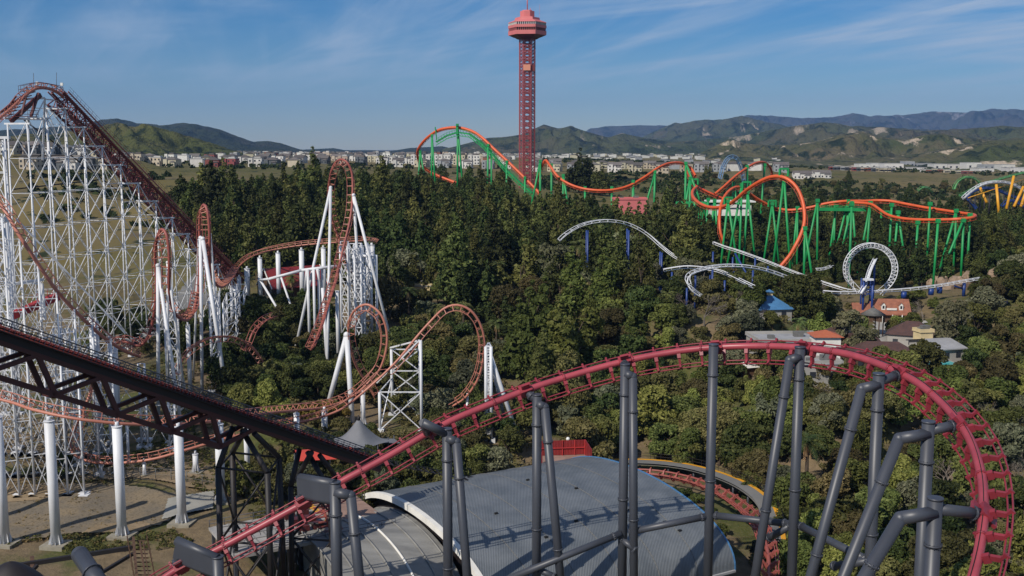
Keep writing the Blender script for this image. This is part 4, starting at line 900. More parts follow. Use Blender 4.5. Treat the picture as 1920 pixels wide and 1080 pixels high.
for l in ([(1789,356,600),(1793,346,602),(1803,336,604),(1817,333,606),(1830,337,608),(1838,347,610),(1842,360,612)],[(1800,368,620),(1840,348,640),(1880,335,660),(1930,322,680)]):
    track(gc, ctl_px(l), 'light_green', 'light_green', spine_r=0.5, rail_r=0.15, half=0.8, off=0.8, tie_every=4, step=3, spine_n=5, tiew=0.2, prot=5)
g2 = empty('roller_coaster', G(1735, 620), 'small pale green coaster hump peeking above the trees left of the green arch', 'roller coaster')
track(g2, ctl_px([(1722,358,620),(1728,353,622),(1736,352,624),(1743,355,626),(1748,361,628)]), 'light_green', 'light_green', spine_r=0.4, rail_r=0.15, half=0.8, off=0.8, tie_every=4, step=3, spine_n=5, prot=4)
f2 = empty('roller_coaster', G(1370, 720), 'pale blue steel coaster arch standing before the distant hillside houses', 'roller coaster')
track(f2, ctl_px([(1349,336,700),(1351,328,702),(1354,316,704),(1359,305,706),(1365,297,708),(1373,294,710),(1380,297,712),(1385,305,714),(1389,316,716),(1392,328,718),(1395,342,720)], (0,-1,0.1)), 'faded_blue', 'faded_blue', spine_r=0.5, rail_r=0.25, half=1.2, off=0.9, tie_every=3, step=3, spine_n=6, tiew=0.3, prot=4)

for r_ in (vc, oc, wc, fc, bc, gc, g2, f2): finish_ties(r_)
# ================================================================== lookout tower
TD = 713; TX = X(988, TD); TB = H(TX, TD)
lt = empty('lookout_tower', (TX, TD, TB), 'tall pink and red lattice lookout tower with hexagonal two storey viewing pod', 'tower')
def tz(py): return P(988, py, TD).z
def hexp(r, z, rot=R(-6), n=6): return [Vector((TX+r*math.cos(rot+2*math.pi*k/n), TD+r*math.sin(rot+2*math.pi*k/n), z)) for k in range(n)]
def prism(b, r0, z0, r1, z1, n=6, rot=R(-6), cap=True):
    a, c = hexp(r0, z0, rot, n), hexp(r1, z1, rot, n); b.add(a+c, [(k, (k+1)%n, n+(k+1)%n, n+k) for k in range(n)]); 
    if cap: b.add(a, [tuple(reversed(range(n)))]); b.add(c, [tuple(range(n))])
sh = MB(); zb, zt = TB-1, tz(73)
V_ = [(-5.0,-2.4),(-5.0,2.4),(-2.6,4.6),(2.6,4.6),(5.0,2.4),(5.0,-2.4),(2.6,-4.6),(-2.6,-4.6)]
V_ = [(TX+a, TD+c) for a, c in V_]
lv = np.linspace(zb, zt, 24)
for k in range(8):
    a, c = V_[k], V_[(k+1)%8]; sh.bar((*a, zb), (*a, zt), 0.55)
    for z0, z1 in zip(lv[:-1], lv[1:]):
        sh.bar((*a, z0), (*c, z0), 0.28)
        for q in (0, 0.5):
            h0, h1 = z0+(z1-z0)*q, z0+(z1-z0)*(q+0.5); sh.bar((*a, h0), (*c, h1), 0.24); sh.bar((*c, h0), (*a, h1), 0.24)
sh.build('lattice_shaft', 'tower_red', lt)
co = MB()
for x_ in (-1.7, 1.7):
    for y_ in (-2, 2): co.bar((TX+x_, TD+y_, zb), (TX+x_, TD+y_, zt), 0.5)
for z0, z1 in zip(lv[:-1], lv[1:]):
    for y_ in (-2, 2):
        m_ = (z0+z1)/2; co.bar((TX-1.7,TD+y_,z0), (TX+1.7,TD+y_,m_-.6), 0.5); co.bar((TX+1.7,TD+y_,z0), (TX-1.7,TD+y_,m_-.6), 0.5); co.bar((TX-1.7,TD+y_,z1), (TX+1.7,TD+y_,m_+.6), 0.5); co.bar((TX+1.7,TD+y_,z1), (TX-1.7,TD+y_,m_+.6), 0.5)
co.build('elevator_core', 'tower_red', lt)
e = MB(); e.box((TX-0.3, TD-5.4, (tz(122)+tz(133))/2), (4.6, 0.8, tz(122)-tz(133))); e.build('elevator_panel', 'tower_orange', lt)
e = MB(); e.box((TX+3.9, TD-2.6, (tz(122)+tz(134))/2), (2.2, 3.0, tz(122)-tz(134))); e.build('elevator_cab', 'lift_red', lt)
pd = MB(); prism(pd, 12.5, tz(66.5), 12.6, tz(59)); prism(pd, 12.6, tz(53.5), 12.6, tz(48.3)); prism(pd, 12.6, tz(43.5), 12.2, tz(42)); prism(pd, 12.2, tz(42), 8.5, tz(38)); prism(pd, 8.3, tz(38.2), 8.0, tz(33.5)); prism(pd, 8.0, tz(33.5), 5.6, tz(32.2)); prism(pd, 5.0, tz(32.5), 5.0, tz(21.5), 8, R(20)); prism(pd, 3.6, tz(21.5), 3.4, tz(19.5), 8, R(20))
pd.build('viewing_pod', 'tower_pink', lt)
un = MB(); prism(un, 9.0, tz(70.5), 12.3, tz(66.4)); prism(un, 6.3, tz(74), 8.6, tz(70.6)); un.build('pod_underside', 'dark_red_steel', lt)
gl = MB(); prism(gl, 11.9, tz(59.1), 11.9, tz(53.4)); gl.build('lower_windows', 'black', lt)
gl = MB(); prism(gl, 11.9, tz(48.4), 11.9, tz(43.4)); gl.build('upper_windows', 'dark_glass', lt)
for (zl, zh, nm, mm) in ((tz(48.3), tz(43.5), 'window_mullions', 'white_wall'), (tz(59), tz(53.5), 'balcony_posts', 'tower_pink')):
    mu = MB(); a = hexp(12.15, zl); c = hexp(12.15, zh)
    for k in range(6):
        for q in range(9): t = q/9; mu.bar(lerp(a[k], a[(k+1)%6], t), lerp(c[k], c[(k+1)%6], t), 0.35 if nm == 'window_mullions' else 0.22)
    mu.build(nm, mm, lt)
mm_ = MB(); mm_.tube((TX, TD, tz(20)), (TX, TD, tz(-12)), 0.35, 6); mm_.tube((TX+8, TD, tz(33)), (TX+8, TD, tz(8)), 0.07, 4); mm_.tube((TX+2, TD, tz(20)), (TX+2, TD, tz(15)), 0.2, 5); mm_.build('antenna', 'tower_pink', lt)
for i in range(12): PROT.append((988, 300+i*5, TD, 12))
# ================================================================== buildings
def bldg(name, label, cat, x, y, rz, z=None):
    return {'n': name, 'l': label, 'c': cat, 'x': x, 'y': y, 'rz': rz, 'z': H(x, y) if z is None else z}
class Lo:   # local frame for a building
    def __init__(s, x, y, rz, z=None, label=None, cat='building', name='building', group=None):
        s.o = Vector((x, y, H(x, y) if z is None else z)); s.ca, s.sa = math.cos(rz), math.sin(rz); s.rz = rz
        s.root = empty(name, s.o, label, cat, group)
    def w(s, a, b, c): return Vector((s.o.x+a*s.ca-b*s.sa, s.o.y+a*s.sa+b*s.ca, s.o.z+c))
    def box(s, mb, c, sz): mb.box(s.w(*c), sz, s.rz)
    def quad(s, mb, *v): mb.quad(*[s.w(*q) for q in v])
    def gable(s, mb, cx, cy, w, d, z, h, ov=0.6, th=0.25, axis='x'):
        hw, hd = w/2+ov, d/2+ov
        if axis == 'x':
            for sg in (-1, 1):
                A, B, C, D_ = (cx-hw, cy+sg*hd, z-h*ov/(d/2)), (cx+hw, cy+sg*hd, z-h*ov/(d/2)), (cx+hw, cy, z+h), (cx-hw, cy, z+h)
                s.quad(mb, A, B, C, D_); s.quad(mb, *[(q[0], q[1], q[2]-th) for q in (D_, C, B, A)]); s.quad(mb, A, (A[0],A[1],A[2]-th), (B[0],B[1],B[2]-th), B)
        else:
            for sg in (-1, 1):
                A, B, C, D_ = (cx+sg*hw, cy-hd, z-h*ov/(w/2)), (cx+sg*hw, cy+hd, z-h*ov/(w/2)), (cx, cy+hd, z+h), (cx, cy-hd, z+h)
                s.quad(mb, A, B, C, D_); s.quad(mb, *[(q[0], q[1], q[2]-th) for q in (D_, C, B, A)])
    def gwall(s, mb, cx, cy, w, d, z, h, axis='x'):
        s.box(mb, (cx, cy, z/2-0.5), (w, d, z+1))
        if axis == 'x':
            for sg in (-1, 1): s.quad(mb, (cx+sg*w/2, cy-d/2, z), (cx+sg*w/2, cy+d/2, z), (cx+sg*w/2, cy, z+h-.1))
        else:
            for sg in (-1, 1): s.quad(mb, (cx-w/2, cy+sg*d/2, z), (cx+w/2, cy+sg*d/2, z), (cx, cy+sg*d/2, z+h-.1))
    def hip(s, mb, cx, cy, w, d, z, h, ov=0.6, ridge=None):
        hw, hd = w/2+ov, d/2+ov; r = max(0, w/2-d/2) if ridge is None else ridge
        a, b_, c, d_ = (cx-hw,cy-hd,z), (cx+hw,cy-hd,z), (cx+hw,cy+hd,z), (cx-hw,cy+hd,z); e, f = (cx-r,cy,z+h), (cx+r,cy,z+h)
        s.quad(mb, a, b_, f, e) if r else s.quad(mb, a, b_, e)
        s.quad(mb, b_, c, f); s.quad(mb, c, d_, e, f) if r else s.quad(mb, c, d_, e)
        s.quad(mb, d_, a, e); s.quad(mb, d_, c, b_, a)
    def part(s, name, m, fn): b = MB(); fn(b); return b.build(name, m, s.root)
def arcroof(L_, name, m, x0, x1, hw, zc, rise, base_z, th=0.3, n=30, flat=0.0, xs=2):
    b = MB(); rows = []
    for i in range(n+1):
        a = math.pi*i/n; yy = -math.cos(a)*hw; zz = base_z+math.sin(a)**0.85*rise
        rows.append([L_.w(x0+(x1-x0)*q/xs, yy, zz) for q in range(xs+1)])
    b.sheet(rows); rows2 = [[p-Vector((0,0,th)) for p in r] for r in rows]; b.sheet([list(reversed(r)) for r in rows2]); return b.build(name, m, L_.root)
# ride station: two barrel roofs
az_ = math.atan2(18, 31)
S = Lo(X(775,140), 140, az_, 2.0, 'long ride station hall under a blue grey corrugated barrel roof with white arched front edge', 'station', 'station_hall')
arcroof(S, 'barrel_roof', 'corrugated', 0.3, 37, 22.5, 0, 8.3, 0.6, 0.3, 40)
def fascia(b, x, hw, rise, bz, w=1.1, th=0.35, n=32):
    rows = []
    for i in range(n+1):
        a = math.pi*i/n; c, s_ = math.cos(a), math.sin(a)**0.85
        rows.append([S.w(x-th, -c*hw, bz+s_*rise), S.w(x+th, -c*hw, bz+s_*rise), S.w(x+th, -c*(hw-w), bz+s_*(rise-w)), S.w(x-th, -c*(hw-w), bz+s_*(rise-w)), S.w(x-th, -c*hw, bz+s_*rise)])
    b.sheet(rows, False)
S.part('white_fascia', 'white_wall', lambda b: fascia(b, 0, 22.55, 8.5, 0.6, 0.9))
S.part('blue_edge_trim', 'blue_roof', lambda b: fascia(b, 37.1, 22.56, 8.42, 0.6, 0.3, 0.12))
S.part('roof_seams', 'shingle_grey', lambda b: [b.poly([S.w(x, -math.cos(math.pi*i/40)*22.52, 0.61+math.sin(math.pi*i/40)**0.85*8.31) for i in range(41)], 0.05, 4) for x in (6.2,12.3,18.5,24.4,30.6)])
S.part('ridge_gutter', 'grey_roof', lambda b: (b.bar(S.w(.3,-22.6,.7), S.w(37,-22.6,.7), .35, .3), b.bar(S.w(.3,22.6,.7), S.w(37,22.6,.7), .35, .3)))
def hallwalls(b):
    rows = []
    for x in (1.5, 35):
        vs = [S.w(x, -math.cos(math.pi*i/24)*21.0, 0.2+math.sin(math.pi*i/24)**0.85*7.6) for i in range(25)]; b.add(vs, [tuple(range(25))])
S.part('end_walls', 'black_steel', hallwalls)
def posts(b):
    for k in range(6): S.box(b, (1+k*6.6, -20.5, -0.5), (0.5,0.5,5)); S.box(b, (1+k*6.6, 20.5, -0.5), (0.5,0.5,5))
S.part('posts', 'grey_paint', posts)
def scr(b):
    for (x, y, z) in ((9,-6,0),(14,-9,0),(20,4,0),(24,-3,0),(27,-12,0),(30,-16,0),(12,-14,0),(31,-18,0),(18,-12,0)):
        a = math.acos(max(-1, min(1, -y/22.5))); zz = 0.6+math.sin(a)**0.85*8.3; S.box(b, (x, y, zz+0.1), (0.45,0.3,0.22))
S.part('roof_vents', 'black', scr)
S2 = Lo(X(775,140), 140, az_, 2.0, 'dark grey ribbed barrel roof wing in front of the station hall with one pale rib', 'station', 'station_wing')
def wing(b):
    rows = []
    for i in range(33):
        a = math.pi*i/32; rows.append([S2.w(x, 1.0-math.cos(a)*15.5, 0.6+math.sin(a)**0.85*6.9) for x in (-15,-10,-5,0.0)])
    b.sheet(rows)
    vs = [S2.w(-14.7, 1.0-math.cos(math.pi*i/24)*15, 0.6+math.sin(math.pi*i/24)**0.85*6.4) for i in range(25)]; b.add(vs, [tuple(reversed(range(25)))])
S2.part('barrel_roof', 'barrel_grey', wing)
def ribs(xs_, r=0.10):
    def f(b):
        for x in xs_: b.poly([S2.w(x, 1.0-math.cos(math.pi*i/32)*15.55, 0.62+math.sin(math.pi*i/32)**0.85*6.95) for i in range(33)], r, 5)
    return f
S2.part('roof_ribs', 'barrel_grey', ribs((-15,-12.8,-10.6,-8.4,-3.2,-0.8), 0.14)); S2.part('pale_rib', 'white_wall', ribs((-6.0,), 0.16))
# boarding deck left of the wing
Dk = Lo(X(535,143), 143, az_, 8.0, 'raised boarding deck with grey grating and yellow safety strips beside the ribbed roof wing', 'platform', 'boarding_deck')
Dk.part('deck', 'deck', lambda b: (Dk.box(b, (-4,-5,1.0), (15,12,0.4)),))
Dk.part('brown_floor', 'deck_brown', lambda b: (Dk.box(b, (7.2,-3,0.95), (7.0,13,0.4)),))
Dk.part('yellow_strip', 'yellow_paint', lambda b: (Dk.box(b, (3.4,1.2,1.19), (0.9,5,0.06)), Dk.box(b, (3.4,-6.5,1.19), (0.9,5,0.06))))
def grating(b):
    for k in range(9): Dk.box(b, (-10.5+k*1.6,-5,1.24), (0.12,12,0.08))
    for k in range(6): Dk.box(b, (-3.5,-10.4+k*2.1,1.26), (14,0.12,0.07))
Dk.part('grating_bars', 'barrel_grey', grating)
Dk.part('seat_rows', 'dark_red_steel', lambda b: [Dk.box(b, (-1+q*2.0,-7+p_*3.0,1.7), (1.4,1.2,0.9)) for q in range(2) for p_ in range(3)])
Dk.part('posts', 'grey_paint', lambda b: [Dk.box(b, (x,y,-2.2), (0.4,0.4,6.2)) for x in (-11,-4,3,10) for y in (-10,0.6)])
def rails_(b):
    for y in (0.9, -10.9):
        for h in (1.7, 2.2): b.tube(Dk.w(-11.4,y,h), Dk.w(10.5,y,h), 0.05, 5)
        for k in range(12): b.tube(Dk.w(-11.4+k*2,y,1.1), Dk.w(-11.4+k*2,y,2.2), 0.05, 5)
Dk.part('handrail', 'grey_paint', rails_)
# red/black stair truss between lift and deck
St = MB()
for k in range(12): a = P(590+k*3, 905+k*9, 139-k*0.3); St.box(a, (2.6,0.5,0.12), az_)
St.bar(P(590,905,139), P(623,1005,135.5), 0.15, 0.5); St.bar(P(610,900,140), P(643,1000,136.5), 0.15, 0.5)
tag(St.build('stairway', 'old_red_paint'), 'steep red metal stairway between the black lift tower and the boarding deck', 'stairs')
# curved walkway with yellow edge behind the hall
def ring_walk():
    pts = [(872,938,165),(892,922,171),(930,904,177),(1000,884,184),(1060,873,188),(1120,868,189),(1200,866,189),(1270,872,187),(1330,886,181),(1385,908,173),(1425,938,164),(1442,975,156),(1448,1010,149)]
    rt = empty('walkway', P(1120,868,189), 'curved concrete walkway with a yellow edge stripe and railing wrapping round behind the station hall', 'walkway')
    c, _ = cat_rom([(P(*q), (0,0,1)) for q in pts], 2.0); fr = frames_of(c, [Vector((0,0,1))]*len(c))
    b = MB(); b.sheet([[p+f[2]*(-1.9)*s for s in (-.45,1)] for p, f in zip(c, fr)]); b.sheet([[p+f[2]*(-1.9)*s-Vector((0,0,.35)) for s in (1,-.45)] for p, f in zip(c, fr)]); b.build('slab', 'asphalt', rt)
    y = MB(); y.sheet([[p+f[2]*o+Vector((0,0,.03)) for o in (-1.95,-1.25)] for p, f in zip(c, fr)]); y.sheet([[p+f[2]*-1.96+Vector((0,0,q)) for q in (.03,-.3)] for p, f in zip(c, fr)]); y.build('yellow_stripe', 'yellow_paint', rt)
    r = MB()
    for o in (-2.0,):
        for h in (0.55, 1.1): r.poly([p+f[2]*o+Vector((0,0,h)) for p, f in zip(c, fr)], 0.05, 4)
        for p, f in list(zip(c, fr)): r.tube(p+f[2]*o, p+f[2]*o+Vector((0,0,1.1)), 0.05, 4)
    r.build('railing', 'black_steel', rt)
    q = MB()
    for p, f in list(zip(c, fr))[::3]: q.tube(foot(p), p-Vector((0,0,.3)), 0.2, 8)
    q.build('posts', 'grey_paint', rt)
    for p in c[::3]: a, b_ = proj(p); PROT.append((a, b_, p.y, 6))
ring_walk()
rp = Lo(X(1062,178), 178, R(6), 5.5, 'open topped red corrugated metal enclosure behind the station roof', 'enclosure', 'enclosure')
rp.part('back_wall', 'red_sheet', lambda b: rp.box(b, (-0.3,3,2.4), (8.6,0.15,2.6)))
rp.part('side_wall', 'red_sheet', lambda b: rp.box(b, (4.1,0,2.4), (0.15,6.2,2.6)))
rp.part('corner_post', 'red_sheet', lambda b: rp.box(b, (-4.6,-2,1.2), (0.9,0.15,4.0)))
rp.part('frame', 'red_roof', lambda b: [rp.box(b, (x,2.85,2.4), (0.18,0.2,2.7)) for x in (-4.4,-2.3,0,2.2,4.0)]+[rp.box(b, (-0.3,2.8,2.4), (8.6,0.18,0.15))])
rp.part('floor', 'deck_brown', lambda b: rp.box(b, (-0.3,0,0.9), (8.8,6.4,0.3)))
PROT += [(1030+i*10, 872, 178, 14) for i in range(9)]
# shade tent
tn = Lo(X(665,172), 172, 0.1, None, 'grey tensile shade tent with a dark peak beside red canopies', 'tent', 'shade_tent')
zt_ = P(658,783,172).z-tn.o.z
ze_ = P(658,834,170).z-tn.o.z
def tentf(b):
    rows = []; n = 24
    for j in range(9):
        r = j/8; row = []
        for i in range(n+1):
            a = 2*math.pi*i/n; lob = 1-0.28*abs(math.sin(a*2.5)); R_ = (5.4*r**1.0)*(1-(1-lob)*r); row.append(tn.w(R_*math.cos(a), R_*math.sin(a)*0.9, zt_-(zt_-ze_)*(1-(1-r)**1.9)))
        rows.append(row)
    b.sheet(rows)
tn.part('fabric', 'tent', tentf)
tn.part('peak', 'black_steel', lambda b: b.tube(tn.w(0,0,zt_-.6), tn.w(0,0,zt_+.4), 0.35, 8, 0.1))
tn.part('poles', 'grey_paint', lambda b: [b.tube(tn.w(5*math.cos(a),4.5*math.sin(a),0), tn.w(5*math.cos(a),4.5*math.sin(a),ze_+.2), .1, 6) for a in (0.3,1.6,2.9,4.1,5.4)])
t2_ = Lo(X(694,176), 176, 0.3, None, 'smaller grey shade sail stretched to the right of the peaked tent', 'tent', 'shade_sail')
zs_ = P(680,800,176).z-t2_.o.z
t2_.part('fabric', 'tent', lambda b: b.sheet([[t2_.w(-4+8*u, -3+6*v, zs_-2.4*u-.8*v+1.2*math.sin(math.pi*u)*-0.5) for u in np.linspace(0,1,7)] for v in np.linspace(0,1,5)]))
t2_.part('poles', 'grey_paint', lambda b: [b.tube(t2_.w(x,y,-1), t2_.w(x,y,zs_-2.6), .1, 6) for x in (-4,4) for y in (-3,3)])
t3_ = Lo(X(596,166), 166, 0.35, None, 'bright red flat canopy beneath the black lift track left of the tent', 'canopy', 'red_canopy')
zr_ = P(596,852,166).z-t3_.o.z
t3_.part('fabric', 'red_fabric', lambda b: b.sheet([[t3_.w(-4.5+9*u, -2.4+4.8*v, zr_+1.1*math.sin(math.pi*v)-0.4*u) for u in np.linspace(0,1,5)] for v in np.linspace(0,1,7)]))
t3_.part('poles', 'grey_paint', lambda b: [b.tube(t3_.w(x,y,0), t3_.w(x,y,zr_), .1, 6) for x in (-4.3,4.3) for y in (-2.2,2.2)])
PROT += [(650+i*8, 815, 172, 14) for i in range(-3,6)]+[(575+i*10, 850, 166, 12) for i in range(5)]
# red roofed pavilion behind the elevated track
pv = Lo(X(545,302), 302, R(35), None, 'open timber pavilion with bright red metal roof behind the white columns', 'pavilion', 'pavilion')
ph = P(545,500,302).z-pv.o.z
pv.part('roof', 'red_sheet', lambda b: (pv.gable(b, 0, 0, 15, 9, ph-4.2, 4.2, 1.0),))
pv.part('white_trim', 'white_wall', lambda b: [b.bar(pv.w(x, sg*5.6, ph-5.2), pv.w(x, 0, ph+.05), .18, .3) for x in (-8.55, 8.55) for sg in (-1, 1)])
pv.part('wall', 'timber', lambda b: pv.gwall(b, 0, 0, 14.6, 8.6, ph-4.3, 4.2))
pv.part('window', 'dark_glass', lambda b: [pv.box(b, (-7.35, y, 2.2), (0.1,2.2,2.0)) for y in (-2.4,1.4)])
pv.part('cream_base', 'cream_wall', lambda b: pv.box(b, (-8,-2,0.6), (3,6,1.6)))
PROT += [(545+i*12, 515, 302, 12) for i in range(-2,5)]+[(520, 540, 300, 8),(785,536,300,12)]
# lodge
lo_ = Lo(X(1668,288), 288, R(-8), None, 'lodge with terracotta brown shingle roof and two white dormers near the white loop', 'lodge', 'lodge')
lz = P(1668,560,288).z-lo_.o.z; ez = P(1668,585,284).z-lo_.o.z
lo_.part('roof', 'lodge_roof', lambda b: (lo_.gable(b, 0.8, 0, 9.0, 8.0, ez, lz-ez, 0.7), lo_.gable(b, -6.0, -0.6, 5.0, 7.0, ez-0.3, (lz-ez)*0.72, 0.6)))
lo_.part('wall', 'timber', lambda b: (lo_.gwall(b, 0.8, 0, 8.6, 7.4, ez-.1, lz-ez), lo_.gwall(b, -6, -0.6, 4.6, 6.4, ez-.5, (lz-ez)*.7)))
for dxp in (-1.2, 3.4):
    lo_.part('dormer', 'white_wall', lambda b: (lo_.box(b, (dxp,-2.6,ez+1.1), (1.0,1.6,1.4)), lo_.quad(b, (dxp-.5,-3.4,ez+1.8),(dxp+.5,-3.4,ez+1.8),(dxp,-3.4,ez+2.4))))
    lo_.part('dormer_roof', 'lodge_roof', lambda b: (lo_.quad(b, (dxp-.7,-3.6,ez+1.7),(dxp,-3.6,ez+2.5),(dxp,-1.0,ez+2.5),(dxp-.7,-1.0,ez+1.7)), lo_.quad(b, (dxp+.7,-3.6,ez+1.7),(dxp+.7,-1.0,ez+1.7),(dxp,-1.0,ez+2.5),(dxp,-3.6,ez+2.5))))
    lo_.part('window', 'dark_glass', lambda b: lo_.box(b, (dxp,-3.42,ez+1.2), (0.5,0.06,0.8)))
lo_.part('sign_board', 'white_wall', lambda b: lo_.box(b, (0.9,-3.75,ez+0.75), (2.6,0.12,0.55)))
lo_.part('gable_end', 'white_wall', lambda b: (lo_.quad(b, (5.13,-2.6,ez+.4),(5.13,2.6,ez+.4),(5.13,0,lz-.5)),))
lo_.part('porch_posts', 'white_wall', lambda b: [lo_.box(b, (x,-4.6,ez/2-.6), (0.25,0.25,ez)) for x in (-1.5,1,3.5,5.2)])
PROT += [(1640+i*8, 575, 286, 13) for i in range(9)]
gz_ = Lo(X(1645,268), 268, 0, None, 'round gazebo with grey conical shingle roof in front of the lodge', 'gazebo', 'gazebo')
gh = P(1645,577,268).z-gz_.o.z
gz_.part('roof', 'shingle_grey', lambda b: (b.tube(gz_.w(0,0,gh-1.7), gz_.w(0,0,gh), 3.2, 12, 0.3), b.tube(gz_.w(0,0,gh), gz_.w(0,0,gh+.6), 0.35, 8, 0.05)))
gz_.part('posts', 'timber', lambda b: [b.tube(gz_.w(2.7*math.cos(k),2.7*math.sin(k),0), gz_.w(2.7*math.cos(k),2.7*math.sin(k),gh-1.6), .15, 6) for k in range(6)])
PROT += [(1645,585,268,10),(1690,615,258,16),(1720,640,250,12),(1670,625,255,14)]
def simple(label, px, pytop, D, w, d, rh, rz, wall, roof, kind='hip', cat='building', name='building', zt=None, wins=True):
    s = Lo(X(px, D), D, rz, None, label, cat, name); h = max(1.6, (P(px, pytop, D).z-s.o.z)-rh)
    if kind == 'hip': s.part('roof', roof, lambda b: s.hip(b, 0, 0, w, d, h, rh))
    elif kind == 'gable': s.part('roof', roof, lambda b: s.gable(b, 0, 0, w, d, h, rh))
    else: s.part('roof', roof, lambda b: (s.box(b, (0,0,h+.12), (w+.5,d+.5,.25)),)); 
    s.part('wall', wall, (lambda b: s.gwall(b, 0, 0, w, d, h-.02, rh)) if kind == 'gable' else (lambda b: s.box(b, (0,0,h/2-.5), (w,d,h+.9))))
    if kind == 'flat':
        s.part('parapet', wall, lambda b: [s.box(b, c, z) for c, z in (((0,d/2,h+.5),(w+.5,.3,.6)),((0,-d/2,h+.5),(w+.5,.3,.6)),((w/2,0,h+.5),(.3,d-.4,.6)),((-w/2,0,h+.5),(.3,d-.4,.6)))])
        s.part('rooftop_unit', 'shingle_grey', lambda b: (s.box(b, (w*.2,d*.1,h+.8), (2,1.5,1.2)), s.box(b, (-w*.25,-d*.1,h+.6), (1.4,1.2,.8))))
    if wins:
        n = max(1, int(w/3))
        for k in range(n): s.part('window', 'dark_glass', lambda b: s.box(b, (-w/2+(k+.5)*w/n, -d/2-.04, h*.5), (1.2,.08,1.2)))
    return s, h
simple('dark brown hip roofed building behind the small white tower', 1580, 612, 250, 11, 8, 3.2, R(8), 'timber', 'brown_roof')
simple('dark brown roofed shop beside the pale plaza, below the lodge', 1722, 602, 262, 11, 8, 3.0, R(-25), 'plaza', 'brown_roof')
simple('long low brown roofed building in the plaza, nearest to the red track', 1665, 640, 236, 14, 7, 2.4, R(-6), 'timber', 'brown_roof')
simple('brown gabled shed under the trees left of the plaza', 1622, 622, 246, 7, 6, 2.4, R(30), 'timber', 'brown_roof', 'gable')
s, h = simple('white eight sided tower building with orange tiled cone roof just above the red track', 1556, 618, 226, 5.2, 5.2, 1.2, 0, 'white_wall', 'tile_orange', 'hip', 'tower', 'white_tower', wins=False)
simple('flat grey roofed building behind the red track left of the white tower', 1482, 632, 232, 15, 10, 0.3, R(4), 'plaza', 'grey_roof', 'flat')
simple('low white building with arched openings seen beneath the red track', 1545, 676, 214, 8, 5, 0.3, R(4), 'plaza', 'grey_roof', 'flat')
simple('small building with terracotta tile roof glimpsed under the red track', 1592, 702, 214, 5, 4, 1.0, R(-18), 'white_wall', 'tile_orange', 'gable')
simple('small pale yellow tower with a flat top at the right end of the plaza', 1742, 619, 250, 3.2, 3.2, 0.3, 0.2, 'cream_wall', 'cream_wall', 'flat', wins=False)
simple('grey roofed low building right of the pale yellow tower', 1768, 634, 246, 6, 12, 1.2, R(15), 'plaza', 'grey_roof', 'gable')
s, h = simple('blue metal roofed kiosk with a small cupola among the trees', 1447, 550, 262, 8.4, 8.4, 3.4, R(10), 'plaza', 'blue_roof', 'hip', 'kiosk', 'kiosk')
s.part('cupola', 'cream_wall', lambda b: s.box(b, (0,0,h+3.1), (1.3,1.3,1.3))); s.part('cupola_roof', 'blue_roof', lambda b: s.hip(b, 0,0,1.3,1.3,h+3.75,.7,.3))
simple('white canopy roof in the bushes just under the red track near its top', 1412, 694, 224, 5.4, 4.2, 0.8, R(20), 'timber', 'white_wall', 'hip', 'canopy', 'white_canopy', wins=False)
simple('pink walled ride building with rounded end behind the forest', 1180, 371, 430, 13, 6, 0.6, R(2), 'tower_pink', 'tower_pink', 'flat', wins=False)
simple('small cream shelter roof hidden among the trees in the middle', 785, 533, 300, 7, 3, .4, 0, 'cream_wall', 'grey_roof', 'flat', 'shelter', 'shelter', wins=False)
PROT += [(1580,622,250,12),(1722,612,260,12),(1556,630,226,12),(1465,636,230,8),(1500,632,230,8),(1540,668,214,7),(1742,630,250,9),(1768,650,246,12),(1447,558,262,8),(1412,692,224,9),(1180,377,430,14),(1592,704,214,5)]
pl_ = Lo(X(1772,236), 236, 0.15, None, 'turquoise pool with pale rim beyond the trees at right', 'pool', 'pool')
pl_.part('rim', 'plaza', lambda b: pl_.box(b, (0,0,0.4), (11,7,.5))); pl_.part('water', 'pool', lambda b: pl_.box(b, (0,0,.69), (9.6,5.8,.06)))
PROT += [(1765+i*8,664,236,9) for i in range(4)]
# rock outcrop and waterfall rocks behind the loop
for (px, D, w_, h_, lab) in ((1772,322,9,5,'tan rock outcrop above the blue posts at right'),(1795,316,7,4,'low tan boulder pile under the white track'),(1850,322,10,5,'rust brown rock wall right of the last blue post'),(1890,300,9,3.5,'broken pale rocks beside the flagpoles'),(1760,330,5,5,'small upright rock left of the tall green leg')):
    b = MB(); c = G(px, D)
    for k in range(9):
        o = Vector((random.uniform(-w_/2,w_/2), random.uniform(-2,2), random.uniform(0,h_*.5))); s_ = random.uniform(.8,1.9); rows = []
        for j in range(7):
            rows.append([c+o+Vector((math.cos(2*math.pi*i/9)*math.sin(math.pi*j/6)*s_*1.3, math.sin(2*math.pi*i/9)*math.sin(math.pi*j/6)*s_, math.cos(math.pi*j/6)*s_*1.1))*1.0 for i in range(9)]); 
            rows[-1] = [p+Vector((noise.noise(p*0.9),noise.noise(p*0.9+Vector((9,0,0))),noise.noise(p*0.9+Vector((0,9,0)))))*0.7 for p in rows[-1]]; rows[-1].append(rows[-1][0])
        b.sheet(rows, False)
    tag(b.build('rock_outcrop', 'rock'), lab, 'rock'); 
